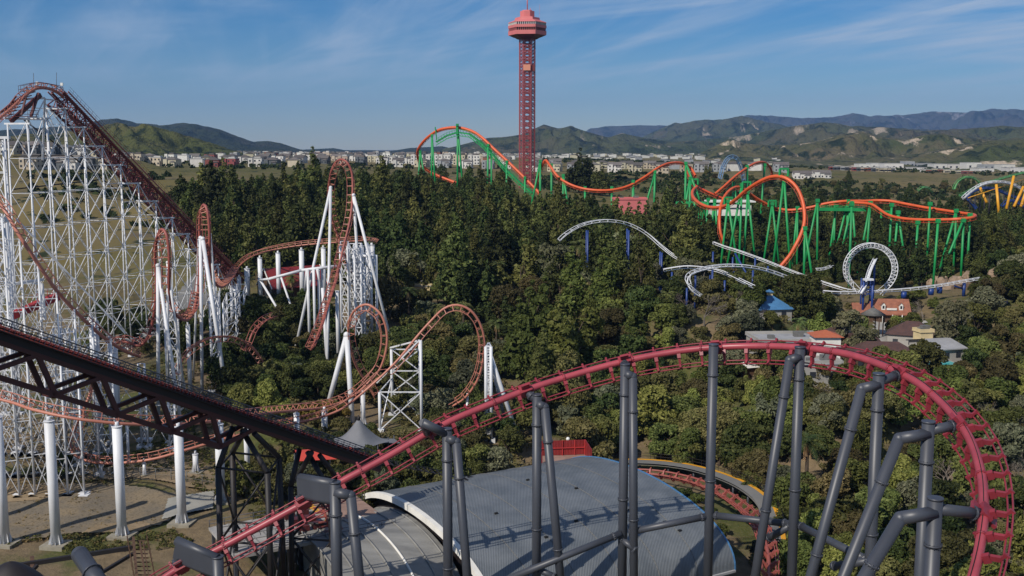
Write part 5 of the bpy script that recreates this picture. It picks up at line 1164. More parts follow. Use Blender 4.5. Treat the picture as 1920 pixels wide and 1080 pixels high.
# street lamps, flags, fence, sign, yard furniture
def lamp(px, pyt, D, lab):
    t_ = P(px, pyt, D); g = foot(t_); r = empty('street_lamp', g, lab, 'street lamp'); b = MB(); b.tube(g, t_, .07, 6); b.bar(t_-Vector((.5,0,1.6)), t_-Vector((-.5,0,1.6)), .08); b.build('post', 'grey_paint', r); b = MB(); b.sphere(t_, .36, 12, 8); b.build('globe', 'lamp_white', r)
    PROT.append((px, pyt, D, 5)); PROT.append((px, pyt+18, D, 5))
lamp(1065, 823, 186, 'white globe lamp on a thin post behind the red enclosure'); lamp(1004, 800, 190, 'small globe lamp left of the grey pipe pair')
def flag(px, pyt, D, m, lab, w=3.2):
    t_ = P(px, pyt, D); g = foot(t_); r = empty('flagpole', g, lab, 'flag'); b = MB(); b.tube(g, t_, .09, 6, .05); b.sphere(t_, .13, 6, 4); b.build('pole', 'white_paint', r); b = MB()
    b.sheet([[t_+Vector((-w*u, .15*math.sin(u*7), -.3-1.7*v-.5*u+.1*math.sin(u*6))) for u in np.linspace(0,1,9)] for v in (0,.33,.66,1)]); b.build('flag', m, r); PROT.append((px-5, pyt+8, D, 8))
def flagmat():
    m = mat('us_flag', (0.5,0.03,0.04), 0.8); t = m.node_tree; tcc = t.nodes.new('ShaderNodeTexCoord'); w = t.nodes.new('ShaderNodeTexWave'); w.bands_direction = 'Z'; w.inputs['Scale'].default_value = 1.3; t.links.new(tcc.outputs['Object'], w.inputs[0])
    x = t.nodes.new('ShaderNodeMix'); x.data_type = 'RGBA'; r = t.nodes.new('ShaderNodeMath'); r.operation = 'GREATER_THAN'; r.inputs[1].default_value = .5; t.links.new(w.outputs['Fac'], r.inputs[0]); t.links.new(r.outputs[0], x.inputs[0]); x.inputs[6].default_value = (.5,.03,.04,1); x.inputs[7].default_value = (.7,.7,.7,1); t.links.new(x.outputs[2], t.nodes['Principled BSDF'].inputs['Base Color']); return m
M['striped_flag'] = flagmat()
flag(1890, 562, 290, 'striped_flag', 'red and white striped flag with blue corner flying on a tall pole at right'); flag(1872, 600, 286, 'white_wall', 'small white flag beside the letter sign', 1.8)
def letters(txt, p, size, m, root=None, rz=0, name='lettering'):
    cu = bpy.data.curves.new('txt', 'FONT'); cu.body = txt; cu.size = size; cu.extrude = .08; cu.align_x = 'CENTER'
    o = bpy.data.objects.new('txt', cu); sc.collection.objects.link(o); dg = bpy.context.evaluated_depsgraph_get(); me = bpy.data.meshes.new_from_object(o.evaluated_get(dg)); bpy.data.objects.remove(o)
    me.transform(Matrix.Translation(p) @ Matrix.Rotation(rz, 4, 'Z') @ Matrix.Rotation(math.pi/2, 4, 'X')); me.materials.clear(); me.materials.append(M[m]); q = bpy.data.objects.new(name, me); sc.collection.objects.link(q)
    if root is not None: q.parent = root; q.location = -root.location if root.type == 'EMPTY' else (0,0,0)
    return q
sg = empty('letter_sign', G(1852,292), 'large white letters standing on the slope below the flag', 'sign'); letters('RS', P(1853,622,292), 3.0, 'white_paint', sg); b = MB(); b.bar(P(1840,623,292.4), P(1866,623,292.4), .15); b.build('rail', 'white_paint', sg); PROT.append((1853,618,292,14))
# fence with notice at the yard
fn = empty('chain_link_fence', G(250, 169), 'thin chain link fence with posts crossing the yard behind the gravel', 'fence')
fpts = [G(px, D) for px, D in ((8,170),(60,170),(120,170),(180,170),(240,169),(300,168),(360,167),(410,166.5))]; b = MB(); wmb = MB()
for a, c in zip(fpts[:-1], fpts[1:]):
    for h in (0.1, 1.0, 2.0): wmb.tube(a+Vector((0,0,h)), c+Vector((0,0,h)), .022, 4)
    for q in (0, .5): p = lerp(a, c, q); b.tube(p-Vector((0,0,.2)), p+Vector((0,0,2.1)), .06, 6)
    for q in range(24):
        p0 = lerp(a, c, q/24); p1 = lerp(a, c, min(1,(q+2)/24)); wmb.tube(p0+Vector((0,0,.1)), p1+Vector((0,0,2)), .008, 3); wmb.tube(p1+Vector((0,0,.1)), p0+Vector((0,0,2)), .008, 3)
b.build('post', 'wire', fn); wmb.build('mesh_wire', 'wire', fn)
ns = empty('notice_sign', P(152,922,168.5), 'white notice board with red heading hung on the chain link fence', 'sign'); c = P(152,916,168.6)
b = MB(); b.box(c, (.85,.05,.62)); b.build('board', 'white_wall', ns); b = MB(); b.box(c+Vector((0,-.04,.20)), (.8,.03,.16)); b.build('heading', 'red_paint', ns); b = MB()
for k in range(3): b.box(c+Vector((0,-.04,.02-k*.12)), (.6,.03,.05))
b.build('text_lines', 'red_paint', ns)
yd = empty('safety_walkway', G(258,140), 'rusty railed catwalk and black beam at the bottom left corner', 'walkway')
b = MB(); b.bar(P(-40,1072,118), P(250,1026,124), .5, .5); b.bar(P(180,1080,116), P(250,1038,123), .35, .35); b.bar(P(20,1110,114), P(70,1060,118), .35); b.build('beam', 'black_steel', yd)
b = MB(); b.bar(P(250,1008,124), P(258,1100,116), .3, .3); b.bar(P(262,1015,124), P(276,1100,116), .2, .2); b.bar(P(268,1015,124), P(282,1100,116), .12, .12)
for k in range(12): a = P(254+k*1.5, 1014+k*8, 124-k*.7); b.bar(a-Vector((.6,0,0)), a+Vector((1.2,0,0)), .12); b.tube(a+Vector((1.4,0,0)), a+Vector((1.4,0,1.1)), .05, 4); b.tube(a+Vector((-1,0,0)), a+Vector((-1,0,1.1)), .05, 4)
b.bar(P(60,1045,121), P(62,1100,117), .45); build_islands(b, 'catwalk_bar', 'timber', yd)
tp = MB(); c = P(20,1068,110)
rows = [[c+Vector((math.cos(2*math.pi*i/24)*4.2*r, math.sin(2*math.pi*i/24)*3.6*r, .9-3.2*r**1.6)) for i in range(25)] for r in np.linspace(0.02,1,8)]
tp.sheet(rows); tag(tp.build('black_canopy', 'black_steel'), 'round black canopy at the bottom left edge', 'canopy')
# footings scattered in the yard
# ================================================================== town
HM = {}
wallc = {'white': (0.62,0.60,0.56), 'cream': (0.50,0.44,0.33), 'grey': (0.30,0.31,0.32), 'brown': (0.20,0.13,0.10), 'dark grey': (0.10,0.11,0.12), 'tan': (0.40,0.33,0.25), 'brick red': (0.24,0.08,0.06)}
for k, v in wallc.items(): M['h_'+k] = mat('house_wall_'+k.replace(' ','_'), v, 0.85, nscale=.4, col2=tuple(q*.85 for q in v), objrand=.12)
M['h_roof'] = mat('house_roof', (0.13,0.115,0.105), 0.9, nscale=.6, col2=(.09,.08,.075), objrand=.35); M['h_roof_light'] = mat('house_roof_light', (0.42,0.41,0.39), 0.9, nscale=.6, col2=(.34,.33,.31), objrand=.2)
def house_parts(w, d, h, roof, wing=True):
    a = MB(); a.box((0,0,h/2-1), (w,d,h+2))
    if wing: a.box((w*.28,-d*.5-0.8,h*.33-1), (w*.36,1.8,h*.66+2)); a.box((-w*.3,-d*.5-.4,h*.5-1),(w*.28,1.0,h+2.6))
    r = MB()
    class q_: pass
    if roof == 'flat': r.box((0,0,h+.2), (w+.5,d+.5,.4)); r.box((w*.15,0,h+.9), (w*.45,d*.5,1.0))
    else:
        L_ = Lo.__new__(Lo); L_.o = Vector((0,0,0)); L_.ca, L_.sa, L_.rz = 1, 0, 0
        if roof == 'gable': L_.gable(r, 0,0,w,d,h,2.4,.5); L_.gwall(a,0,0,w-.1,d-.1,h,2.3)
        else: L_.hip(r, 0,0,w,d,h,2.2,.5)
        if wing: L_.hip(r, w*.28,-d*.5-.8,w*.36,2.2,h*.66,1.0,.3)
    wins = []
    for fl in range(int(h//3)):
        for k in range(max(2, int(w/3))):
            xk = -w/2+(k+.5)*w/max(2, int(w/3)); g = MB(); yy = -d/2-.05
            if wing and abs(xk-w*.28) < w*.2 and fl*3+1.6 < h*.66: yy = -d*.5-1.75
            elif wing and abs(xk+w*.3) < w*.16: yy = -d*.5-.95
            g.box((xk, yy, 1.7+fl*3), (1.3,.1,1.4)); wins.append(g)
            g2 = MB(); g2.box((w/2+.05, -d*.25+ (k%2)*d*.45, 1.7+fl*3), (.1,1.2,1.3)); 
            if k < 2: wins.append(g2)
    return a, r, wins
def add_house(x, y, rz, w, d, h, roof, col, label, group, detail, z=None, roofm='h_roof', cache={}):
    key = (w, d, h, roof, col, roofm, detail)
    z = H(x, y) if z is None else z
    if key not in cache:
        a, r, wins = house_parts(w, d, h, roof)
        if detail: cache[key] = (a.mesh('wall', 'h_'+col), r.mesh('roof', roofm), [q.mesh('window', 'dark_glass') for q in wins])
        else:
            b = MB(); b.cur = 0; b.add(a.v, a.f); b.cur = 1; b.add(r.v, r.f); b.cur = 2
            for q in wins: b.add(q.v, q.f)
            cache[key] = b.mesh('house', ['h_'+col, roofm, 'dark_glass'])
    c = cache[key]
    if detail:
        o = bpy.data.objects.new('house', None); sc.collection.objects.link(o)
        for nm, me in [('wall', c[0]), ('roof', c[1])]+[('window', q) for q in c[2]]: p = bpy.data.objects.new(nm, me); p.parent = o; sc.collection.objects.link(p)
    else: o = bpy.data.objects.new('house', c); sc.collection.objects.link(o)
    o.location = (x, y, z); o.rotation_euler = (0,0,rz); tag(o, label, 'house', group); return o
cols = ['white','white','cream','grey','white','tan','brown','dark grey','white','white','cream','grey','brick red']
def row(px0, px1, D, step, where, group, detail=False, shapes=(('flat',11,9,6.8),('gable',10,10,5.5),('hip',12,10,5.5),('flat',9,9,7.4),('hip',10,9,5.5)), jit=.25, colset=None, zoff=0):
    x = X(px0, D); x1 = X(px1, D); n = 0
    while x < x1:
        d_ = D+random.uniform(-.02,.02)*D*.6; col = random.choice(colset or cols); rf, w, dd_, h = random.choice(shapes)
        rm = 'h_roof_light' if (rf == 'flat' and random.random() < .6) else 'h_roof'
        add_house(x, d_, random.choice([0,0,.12,-.1,math.pi/2+.1])+random.uniform(-.05,.05)-.1, w, dd_, h, rf, col, f'{col} {rf} roofed house {where}', group, detail, roofm=rm)
        x += step*random.uniform(.85,1.3); n += 1
near_g = 'hillside houses seen through the white lattice'
for i, (px, D, col, rf) in enumerate([(66,655,'cream','gable'),(92,665,'white','hip'),(118,668,'dark grey','gable'),(142,668,'white','gable'),(170,672,'dark grey','hip'),(200,676,'cream','hip'),(222,680,'white','gable')]):
    add_house(X(px,D), D, -.1, 11, 10, 6.5, rf, col, f'{col} {rf} roofed house in the lower row behind the white lattice, {["first","second","third","fourth","fifth","sixth","seventh"][i]} from left', near_g, True)
for i, (px, D, col, rf) in enumerate([(-12,730,'white','flat'),(12,735,'white','hip'),(30,735,'cream','gable'),(48,740,'tan','hip'),(72,745,'dark grey','gable'),(98,748,'white','gable'),(130,752,'dark grey','hip'),(158,756,'white','hip'),(182,760,'cream','hip')]):
    add_house(X(px,D), D, -.1, 11, 10, 6.5, rf, col, f'{col} {rf} roofed house in the upper row behind the white lattice, {["first","second","third","fourth","fifth","sixth","seventh","eighth","ninth"][i]} from left', near_g, True)
G1 = 'townhouses in the front row right of the lift hill'
row(238, 560, 860, 13, 'in the front row right of the lift hill', G1, shapes=(('flat',11,9,6.6),('flat',12,10,6.2),('flat',9,9,7.2),('hip',11,9,5.5)), colset=['white','white','white','grey','dark grey','cream','brick red'])
for k, D in enumerate((1000,1130,1280,1450,1640,1860)):
    row((250,330,420,480,520,560)[k], 965, D, (17,17,18,18,20,22)[k], 'in the crowded town left of the lookout tower', 'houses of the crowded town left of the lookout tower')
row(785, 900, 1080, 13, 'in the white terrace behind the first orange hill', 'white terraces behind the orange hill', shapes=(('flat',12,9,10),), colset=['white','white','cream'])
row(1000, 1330, 960, 19, 'on the slope right of the lookout tower', 'houses right of the lookout tower', shapes=(('hip',12,10,6.5),('gable',12,10,6),('flat',11,9,7)), colset=['white','white','grey','cream','tan'])
row(1005, 1290, 1060, 22, 'on the slope right of the lookout tower', 'houses right of the lookout tower', shapes=(('hip',12,10,6.5),('gable',12,10,6)), colset=['white','grey','cream','tan'])
row(1310, 1475, 985, 17, 'beyond the pale blue coaster arch', 'houses beyond the pale blue arch', shapes=(('hip',12,10,6.5),('gable',13,10,6.5)), colset=['white','white','cream','grey'])
row(1497, 1545, 960, 19, 'on the right end of the house row, past the arch', 'white houses at the end of the row', shapes=(('gable',16,10,5),), colset=['white'])
def longbox(px0, px1, D, h, col, lab, cat='warehouse', name='warehouse', roofm='h_roof_light', group=None, dd_=30):
    x0, x1 = X(px0, D), X(px1, D); c = (x0+x1)/2; z = H(c, D); b = MB(); b.cur = 0; b.box((0,0,h/2-2), (x1-x0,dd_,h+4)); b.cur = 1; b.box((0,0,h+.2), (x1-x0+.6,dd_+.6,.5)); b.cur = 2
    n = max(2, int((x1-x0)/9))
    for k in range(n): b.box((-(x1-x0)/2+(k+.5)*(x1-x0)/n, -dd_/2-.1, h*.45), (3.4,.2,h*.35))
    o = b.build(name, ['h_'+col, roofm, 'dark_glass']); o.location = (c, D, z); tag(o, lab, cat, group)
px = 1602; i = 0; wg = 'white warehouses at the foot of the right hand hills'
while px < 1990:
    w = random.uniform(16, 38); D = 1900+random.uniform(-90, 200); longbox(px, px+w, D, random.uniform(8,12), random.choice(['white','white','white','grey']), 'long low white warehouse at the foot of the hills at right', group=wg); px += w+random.uniform(0,5); i += 1
for px, w, D in ((1640,30,1700),(1700,26,1650),(1822,28,1500),(1880,34,1600),(1905,30,1450)): longbox(px, px+w, D, 8, 'white', 'white flat roofed warehouse standing in front of the long warehouse row', group=wg)
for k in range(17): px = 1551+k*7.2; longbox(px, px+6.2, 1120+random.uniform(-8,8), 4, random.choice(['brick red','tan','white','grey','dark grey','cream']), 'small storage shed in the row below the warehouses', 'shed', 'storage_shed', group='storage sheds in a row', dd_=5)
for k in range(9): px = 1722+k*11; longbox(px, px+7.5, 1150+random.uniform(-20,40), 3.6, random.choice(['brick red','tan','white','cream']), 'isolated small shed on the flat field at right', 'shed', 'storage_shed', group='sheds on the right hand field', dd_=5)

# far blocks of the town behind the last rows one can tell apart
fb = MB()
for k in range(520):
    D = random.uniform(1950, 3300); px = random.uniform(400, 1010) if k % 5 else random.uniform(1010, 1480); x = X(px, D); z = H(x, D); w, dd_, h = random.uniform(9,20), random.uniform(9,14), random.uniform(5,9); fb.cur = random.choice([0,0,0,1,2]); fb.box((x, D, z+h/2-2), (w, dd_, h+4), random.uniform(-.2,.2)); fb.cur = 3; fb.box((x, D, z+h+.3), (w+.8, dd_+.8, .7), 0)
tag(fb.build('far_town', ['h_white','h_cream','h_grey','h_roof']), kind='stuff')
# ================================================================== trees
def leafmat(name, c1, c2, c3, rnd=.5):
    m = bpy.data.materials.new(name); m.use_nodes = True; t = m.node_tree; b = t.nodes['Principled BSDF']; b.inputs['Roughness'].default_value = .75; b.inputs['Specular IOR Level'].default_value = .18
    g = t.nodes.new('ShaderNodeNewGeometry'); tcc = t.nodes.new('ShaderNodeTexCoord')
    n = t.nodes.new('ShaderNodeTexNoise'); n.inputs['Scale'].default_value = .55; n.inputs['Detail'].default_value = 3; t.links.new(tcc.outputs['Object'], n.inputs[0])
    r = t.nodes.new('ShaderNodeMapRange'); r.inputs[1].default_value = .38; r.inputs[2].default_value = .62; t.links.new(n.outputs[0], r.inputs[0])
    x = t.nodes.new('ShaderNodeMix'); x.data_type = 'RGBA'; t.links.new(r.outputs[0], x.inputs[0]); x.inputs[6].default_value = (*c1,1); x.inputs[7].default_value = (*c2,1)
    y = t.nodes.new('ShaderNodeMix'); y.data_type = 'RGBA'; pw = t.nodes.new('ShaderNodeMath'); pw.operation = 'POWER'; pw.inputs[1].default_value = 3; t.links.new(g.outputs['Random Per Island'], pw.inputs[0]); t.links.new(pw.outputs[0], y.inputs[0]); t.links.new(x.outputs[2], y.inputs[6]); y.inputs[7].default_value = (*c3,1)
    oi = t.nodes.new('ShaderNodeObjectInfo'); hs = t.nodes.new('ShaderNodeHueSaturation'); t.links.new(y.outputs[2], hs.inputs['Color'])
    r1 = t.nodes.new('ShaderNodeMapRange'); r1.inputs[3].default_value = 1-rnd; r1.inputs[4].default_value = 1+rnd; t.links.new(oi.outputs['Random'], r1.inputs[0]); t.links.new(r1.outputs[0], hs.inputs['Value'])
    w = t.nodes.new('ShaderNodeMath'); w.operation = 'MULTIPLY'; w.inputs[1].default_value = 9.7; t.links.new(oi.outputs['Random'], w.inputs[0]); fr = t.nodes.new('ShaderNodeMath'); fr.operation = 'FRACT'; t.links.new(w.outputs[0], fr.inputs[0])
    r2 = t.nodes.new('ShaderNodeMapRange'); r2.inputs[3].default_value = .465; r2.inputs[4].default_value = .52; t.links.new(fr.outputs[0], r2.inputs[0]); t.links.new(r2.outputs[0], hs.inputs['Hue'])
    t.links.new(hs.outputs[0], b.inputs['Base Color'])
    tr = t.nodes.new('ShaderNodeBsdfTranslucent'); t.links.new(hs.outputs[0], tr.inputs[0]); ms = t.nodes.new('ShaderNodeMixShader'); ms.inputs[0].default_value = .15
    t.links.new(b.outputs[0], ms.inputs[1]); t.links.new(tr.outputs[0], ms.inputs[2]); t.links.new(ms.outputs[0], t.nodes['Material Output'].inputs[0]); M[name] = m
leafmat('leaf_dark', (.024,.038,.011), (.042,.060,.016), (.085,.105,.028))
leafmat('leaf_mid', (.050,.064,.017), (.082,.095,.024), (.14,.15,.045))
leafmat('leaf_bright', (.078,.100,.022), (.115,.135,.030), (.18,.20,.055))
leafmat('leaf_olive', (.068,.068,.021), (.10,.093,.030), (.155,.14,.055))
leafmat('leaf_sage', (.075,.085,.048), (.10,.11,.062), (.16,.165,.10))
leafmat('leaf_amber', (.15,.095,.018), (.20,.13,.025), (.24,.17,.05))
leafmat('leaf_pale', (.095,.105,.050), (.13,.135,.065), (.19,.19,.11))
leafmat('leaf_palm', (.055,.085,.025), (.08,.11,.03), (.15,.15,.06))
leafmat('twig_grey', (.16,.135,.11), (.20,.17,.14), (.24,.21,.18), .2)
leafmat('leaf_dry', (.22,.14,.06), (.28,.18,.08), (.3,.22,.12))
def leaves(blobs, n, size, rg, droop=0.0, flat=0.0, inner=.35):
    bl = np.array(blobs, float); wts = bl[:,3]**2; idx = rg.choice(len(bl), n, p=wts/wts.sum())
    d = rg.normal(size=(n,3)); d /= np.linalg.norm(d, axis=1)[:,None]
    # fewer leaves facing straight down
    d[:,2] = np.where(d[:,2] < -.5, -d[:,2], d[:,2])
    rr = 1-inner*rg.random(n)**2
    sq = bl[idx,4] if bl.shape[1] > 4 else np.ones(n)
    # lumpy sub-clusters
    c = bl[idx,:3]+d*(bl[idx,3]*rr)[:,None]*np.stack([np.ones(n),np.ones(n),sq],1)
    c += .12*bl[idx,3][:,None]*np.sin(c*2.1+idx[:,None])
    nn_ = d*.7+rg.normal(size=(n,3))*.55; nn_[:,2] += flat; nn_ /= np.linalg.norm(nn_, axis=1)[:,None]
    u = np.cross(nn_, rg.normal(size=(n,3))); u /= np.linalg.norm(u, axis=1)[:,None]; u[:,2] -= droop; v = np.cross(nn_, u); v /= np.linalg.norm(v, axis=1)[:,None]
    s = size*(.55+.9*rg.random(n))[:,None]; a = u*s; b_ = v*s*.62
    return np.stack([c-a-b_*.3, c-b_, c+a*1.1, c+b_*.9], 1).reshape(-1,3)
def mesh_np(name, verts, mats, extra=None):
    nq = len(verts)//4; faces = np.arange(nq*4).reshape(-1,4); me = bpy.data.meshes.new(name)
    me.vertices.add(len(verts)); me.vertices.foreach_set('co', verts.ravel()); me.loops.add(nq*4); me.loops.foreach_set('vertex_index', faces.ravel())
    me.polygons.add(nq); me.polygons.foreach_set('loop_start', np.arange(nq)*4); me.materials.append(M[mats]); me.update(calc_edges=True); return me
def blobs_for(kind, rg, h, w):
    B = []
    if kind == 'cone':      # shaggy pine or cypress, several leaders
        n = int(22); lean = rg.normal(size=2)*.03*h
        for i in range(n):
            t = i/(n-1); r = w/2*(1-t)**.75*(.8+.5*rg.random()); a = rg.random()*6.28
            B.append((lean[0]*t+math.cos(a)*r*.55, lean[1]*t+math.sin(a)*r*.55, h*(.12+.86*t), max(.5, r*.62+.25), 1.25))
    elif kind == 'oval':    # broad rounded crown with uneven humps
        for i in range(20):
            a = rg.random()*6.28; t = rg.random(); zz = h*(.22+.62*t); env = w/2*math.sqrt(max(.05, 1-((t-.42)/.72)**2)); r = env*rg.random()**.5*.72
            B.append((math.cos(a)*r, math.sin(a)*r, zz, w*(.11+.10*rg.random()), .9))
    elif kind == 'multi':   # clump of several tops
        for k in range(5):
            ox, oy = rg.normal(size=2)*w*.23; hk = h*(.55+.5*rg.random())
            for i in range(8):
                t = i/7; r = w*.24*(1-t)**.6*(.7+.6*rg.random()); a = rg.random()*6.28; B.append((ox+math.cos(a)*r*.5, oy+math.sin(a)*r*.5, hk*(.2+.78*t), max(.5, r*.75+.2), 1.2))
    elif kind == 'low':
        for i in range(14):
            a = rg.random()*6.28; r = w/2*rg.random()**.6*.75; B.append((math.cos(a)*r, math.sin(a)*r, h*(.3+.4*rg.random()*(1-r/w)), w*(.12+.09*rg.random()), .85))
    return B
TREES = {}   # kind -> list of (crown mesh, trunk mesh, h, w)
def make_tree_kind(key, form, mats, n_var, h, w, n, size, trunk='trunk', droop=0, seed=0):
    L_ = []
    for k in range(n_var):
        rg = np.random.default_rng(seed*31+k+5); hh, ww = h*(.9+.2*rg.random()), w*(.9+.2*rg.random()); B = blobs_for(form, rg, hh, ww)
        me = mesh_np('crown', leaves(B, n, size, rg, droop), mats)
        b = MB(); tr_top = hh*.8 if form == 'cone' else hh*.6; pts = [Vector((math.sin(i*.9+k)*.15*i*.3, math.cos(i*1.3+k)*.12*i*.3, -1+ (tr_top+1)*i/5)) for i in range(6)]
        for i in range(5): b.tube(pts[i], pts[i+1], .045*hh*.55*(1-i/5.5)+.05, 7, .045*hh*.55*(1-(i+1)/5.5)+.05, cap=False)
        for q in B[::2]:
            s_ = pts[min(4, 1+int(4*max(0, q[2]/hh-.25)))]; b.tube(s_, Vector(q[:3]), .09+.006*hh, 5, .03, cap=False)
        L_.append((me, b.mesh('trunk', trunk), hh, ww))
    TREES[key] = L_
def bare_mesh(seed, h, w, twig):
    rg = random.Random(seed); b = MB()
    def br(p, d, l, r, lev):
        q = p+d*l; b.tube(p, q, r, 5 if lev < 2 else 3, r*.65, cap=False)
        if lev >= 5: return
        for i in range(3 if lev < 4 else 4):
            v = Vector((rg.gauss(0,1), rg.gauss(0,1), rg.gauss(.25,.8))).normalized(); nd = (d*.75+v*.62).normalized(); br(p+d*l*rg.uniform(.55,1), nd, l*rg.uniform(.62,.8), r*.58, lev+1)
    br(Vector((0,0,-1)), Vector((0,0,1)), h*.27, h*.017, 0)
    return b.mesh('branches', twig)
def palm_mesh(seed, h, cr, nf=26):
    rg = random.Random(seed); t = MB(); pts = [Vector((.02*i*i*.1, 0, -1+(h+1)*i/8)) for i in range(9)]
    for i in range(8): t.tube(pts[i], pts[i+1], .30-.012*i+.04*(i%2), 9, .30-.012*(i+1), cap=False)
    c = MB(); top = pts[-1]
    for k in range(nf):
        a = rg.uniform(0, 6.28); el_ = rg.uniform(-.5, 1.3); L_ = cr*rg.uniform(.8,1.1); pr = []
        for j in range(7): u = j/6; pr.append(top+Vector((math.cos(a)*L_*u*math.cos(el_*(1-u*.5)), math.sin(a)*L_*u*math.cos(el_*(1-u*.5)), L_*(u*math.sin(el_)-u*u*.75))))
        sd_ = Vector((-math.sin(a), math.cos(a), 0))
        for j in range(1, 7):
            for s_ in (-1, 1):
                for q in range(3):
                    p = lerp(pr[j-1], pr[j], q/3); d = (pr[j]-pr[j-1]).normalized(); e_ = p+(sd_*s_*.9+d*.5+Vector((0,0,-.3)))*cr*.26*math.sin(math.pi*min(.95, (j+q/3)/7))+Vector((0,0,rg.uniform(-.1,.1))); n_ = d*.07; c.add([p-n_, p+n_, e_], [(0,1,2)])
    sk = MB()
    for k in range(40):
        a = rg.uniform(0,6.28); z = rg.uniform(.5,2.4); sk.add([top+Vector((math.cos(a)*.3, math.sin(a)*.3, -.2)), top+Vector((math.cos(a)*.6+.1, math.sin(a)*.6, -z)), top+Vector((math.cos(a+.4)*.5, math.sin(a+.4)*.5, -z-.3))], [(0,1,2)])
    return t.mesh('trunk', 'trunk'), c.mesh('fronds', 'leaf_palm'), sk.mesh('dead_fronds', 'leaf_dry')
make_tree_kind('pine', 'cone', 'leaf_dark', 4, 16, 9, 4600, .42, seed=1)
make_tree_kind('pine_tall', 'cone', 'leaf_mid', 3, 21, 8, 5000, .42, seed=21)
make_tree_kind('pine_round', 'multi', 'leaf_dark', 3, 15, 11, 5200, .42, seed=2)
make_tree_kind('pine_mid', 'multi', 'leaf_mid', 3, 15, 11, 5200, .42, seed=3)
leafmat('leaf_pine', (.045,.066,.014), (.075,.098,.020), (.13,.15,.04), .3)
make_tree_kind('pine_big', 'multi', 'leaf_pine', 2, 22, 16, 14000, .46, seed=4)
make_tree_kind('leafy', 'oval', 'leaf_mid', 3, 9, 9.5, 5200, .33, seed=5)
make_tree_kind('leafy_dark', 'oval', 'leaf_dark', 2, 9, 9.5, 5200, .33, seed=6)
make_tree_kind('leafy_bright', 'oval', 'leaf_bright', 3, 9, 9, 6500, .28, seed=7)
make_tree_kind('leafy_olive', 'oval', 'leaf_olive', 3, 8, 9, 5600, .28, seed=8)
make_tree_kind('leafy_sage', 'oval', 'leaf_sage', 3, 8.5, 9, 5600, .28, 'pale_trunk', seed=19)
make_tree_kind('broadleaf_big', 'oval', 'leaf_olive', 2, 12, 14, 12000, .30, seed=23)
make_tree_kind('leafy_pale', 'oval', 'leaf_pale', 2, 14, 12, 5000, .36, 'pale_trunk', seed=9)
make_tree_kind('shrub', 'low', 'leaf_mid', 2, 4, 5.5, 2600, .22, seed=10)
make_tree_kind('shrub_olive', 'low', 'leaf_olive', 2, 4, 5.5, 2600, .22, seed=11)
make_tree_kind('shrub_amber', 'low', 'leaf_amber', 2, 4, 6, 3000, .22, seed=12)
make_tree_kind('shrub_dark', 'low', 'leaf_dark', 2, 4, 5.5, 2600, .24, seed=13)
BARE = [bare_mesh(3, 12, 10, 'twig_grey'), bare_mesh(8, 12, 10, 'twig_grey')]
PALM = [palm_mesh(1, 9, 3.0), palm_mesh(2, 7, 2.8)]
NAMEOF = {'pine':'pine_tree','pine_round':'pine_tree','pine_tall':'pine_tree','pine_mid':'pine_tree','pine_big':'pine_tree','leafy':'leafy_tree','leafy_sage':'leafy_tree','broadleaf_big':'broadleaf_tree','leafy_dark':'broadleaf_tree','leafy_bright':'leafy_tree','leafy_olive':'broadleaf_tree','leafy_pale':'leafy_tree','shrub':'shrub','shrub_olive':'shrub','shrub_amber':'shrub','shrub_dark':'shrub','bare':'bare_tree','palm':'palm_tree'}  # dark and olive forms are broadleaf trees of no known species, named apart
DESC = {'pine':'dark pointed pine tree','pine_tall':'tall slender green pine tree','pine_round':'dark bushy pine tree with several tops','pine_mid':'green shaggy pine tree with several tops','pine_big':'huge spreading green pine tree','leafy':'green leafy tree','leafy_dark':'dark green rounded broadleaf tree','leafy_bright':'bright green leafy tree','leafy_olive':'olive brown rounded broadleaf tree','leafy_pale':'pale grey green tree','leafy_sage':'sage green dusty tree','broadleaf_big':'wide spreading olive broadleaf tree','shrub':'green shrub','shrub_olive':'olive shrub','shrub_amber':'amber yellow shrub','shrub_dark':'dark green shrub','bare':'leafless grey brown tree','palm':'palm tree with drooping fronds'}
PA = np.array(PROT)
CAND = []    # (kind, x, y, scale, screen height, where, forced)
TP = []
def conflict(x, y, z, h, w):
    cx, cy_ = proj((x, y, z+h*.55)); rx = w/2*F/y; ry = h*.5*F/y
    dxx = (PA[:,0]-cx)/(rx+PA[:,3]*.4); dyy = (PA[:,1]-cy_)/(ry+PA[:,3]*.4)
    return bool(np.any((dxx*dxx+dyy*dyy < .92) & (PA[:,2] > y-1.5)))
def try_tree(kind, px, D, s=1.0, where='', force=False, x=None, minsc=.55):
    x = X(px, D) if x is None else x
    z = H(x, D)
    if kind in TREES: _, _, h, w = TREES[kind][0]
    elif kind == 'palm': h, w = 10, 5
    else: h, w = 11, 10
    if not force:
        for k in (1, .8, .65, .5):
            if s*k < minsc*.8: return False
            if not conflict(x, D, z, h*s*k, w*s*k): s *= k; break
        else: return False
    CAND.append([kind, x, D, s, h*s/D, where]); return True
def pip(x, y, poly):
    c = False; j = len(poly)-1
    for i in range(len(poly)):
        if (poly[i][1] > y) != (poly[j][1] > y) and x < (poly[j][0]-poly[i][0])*(y-poly[i][1])/(poly[j][1]-poly[i][1])+poly[i][0]: c = not c
        j = i
    return c
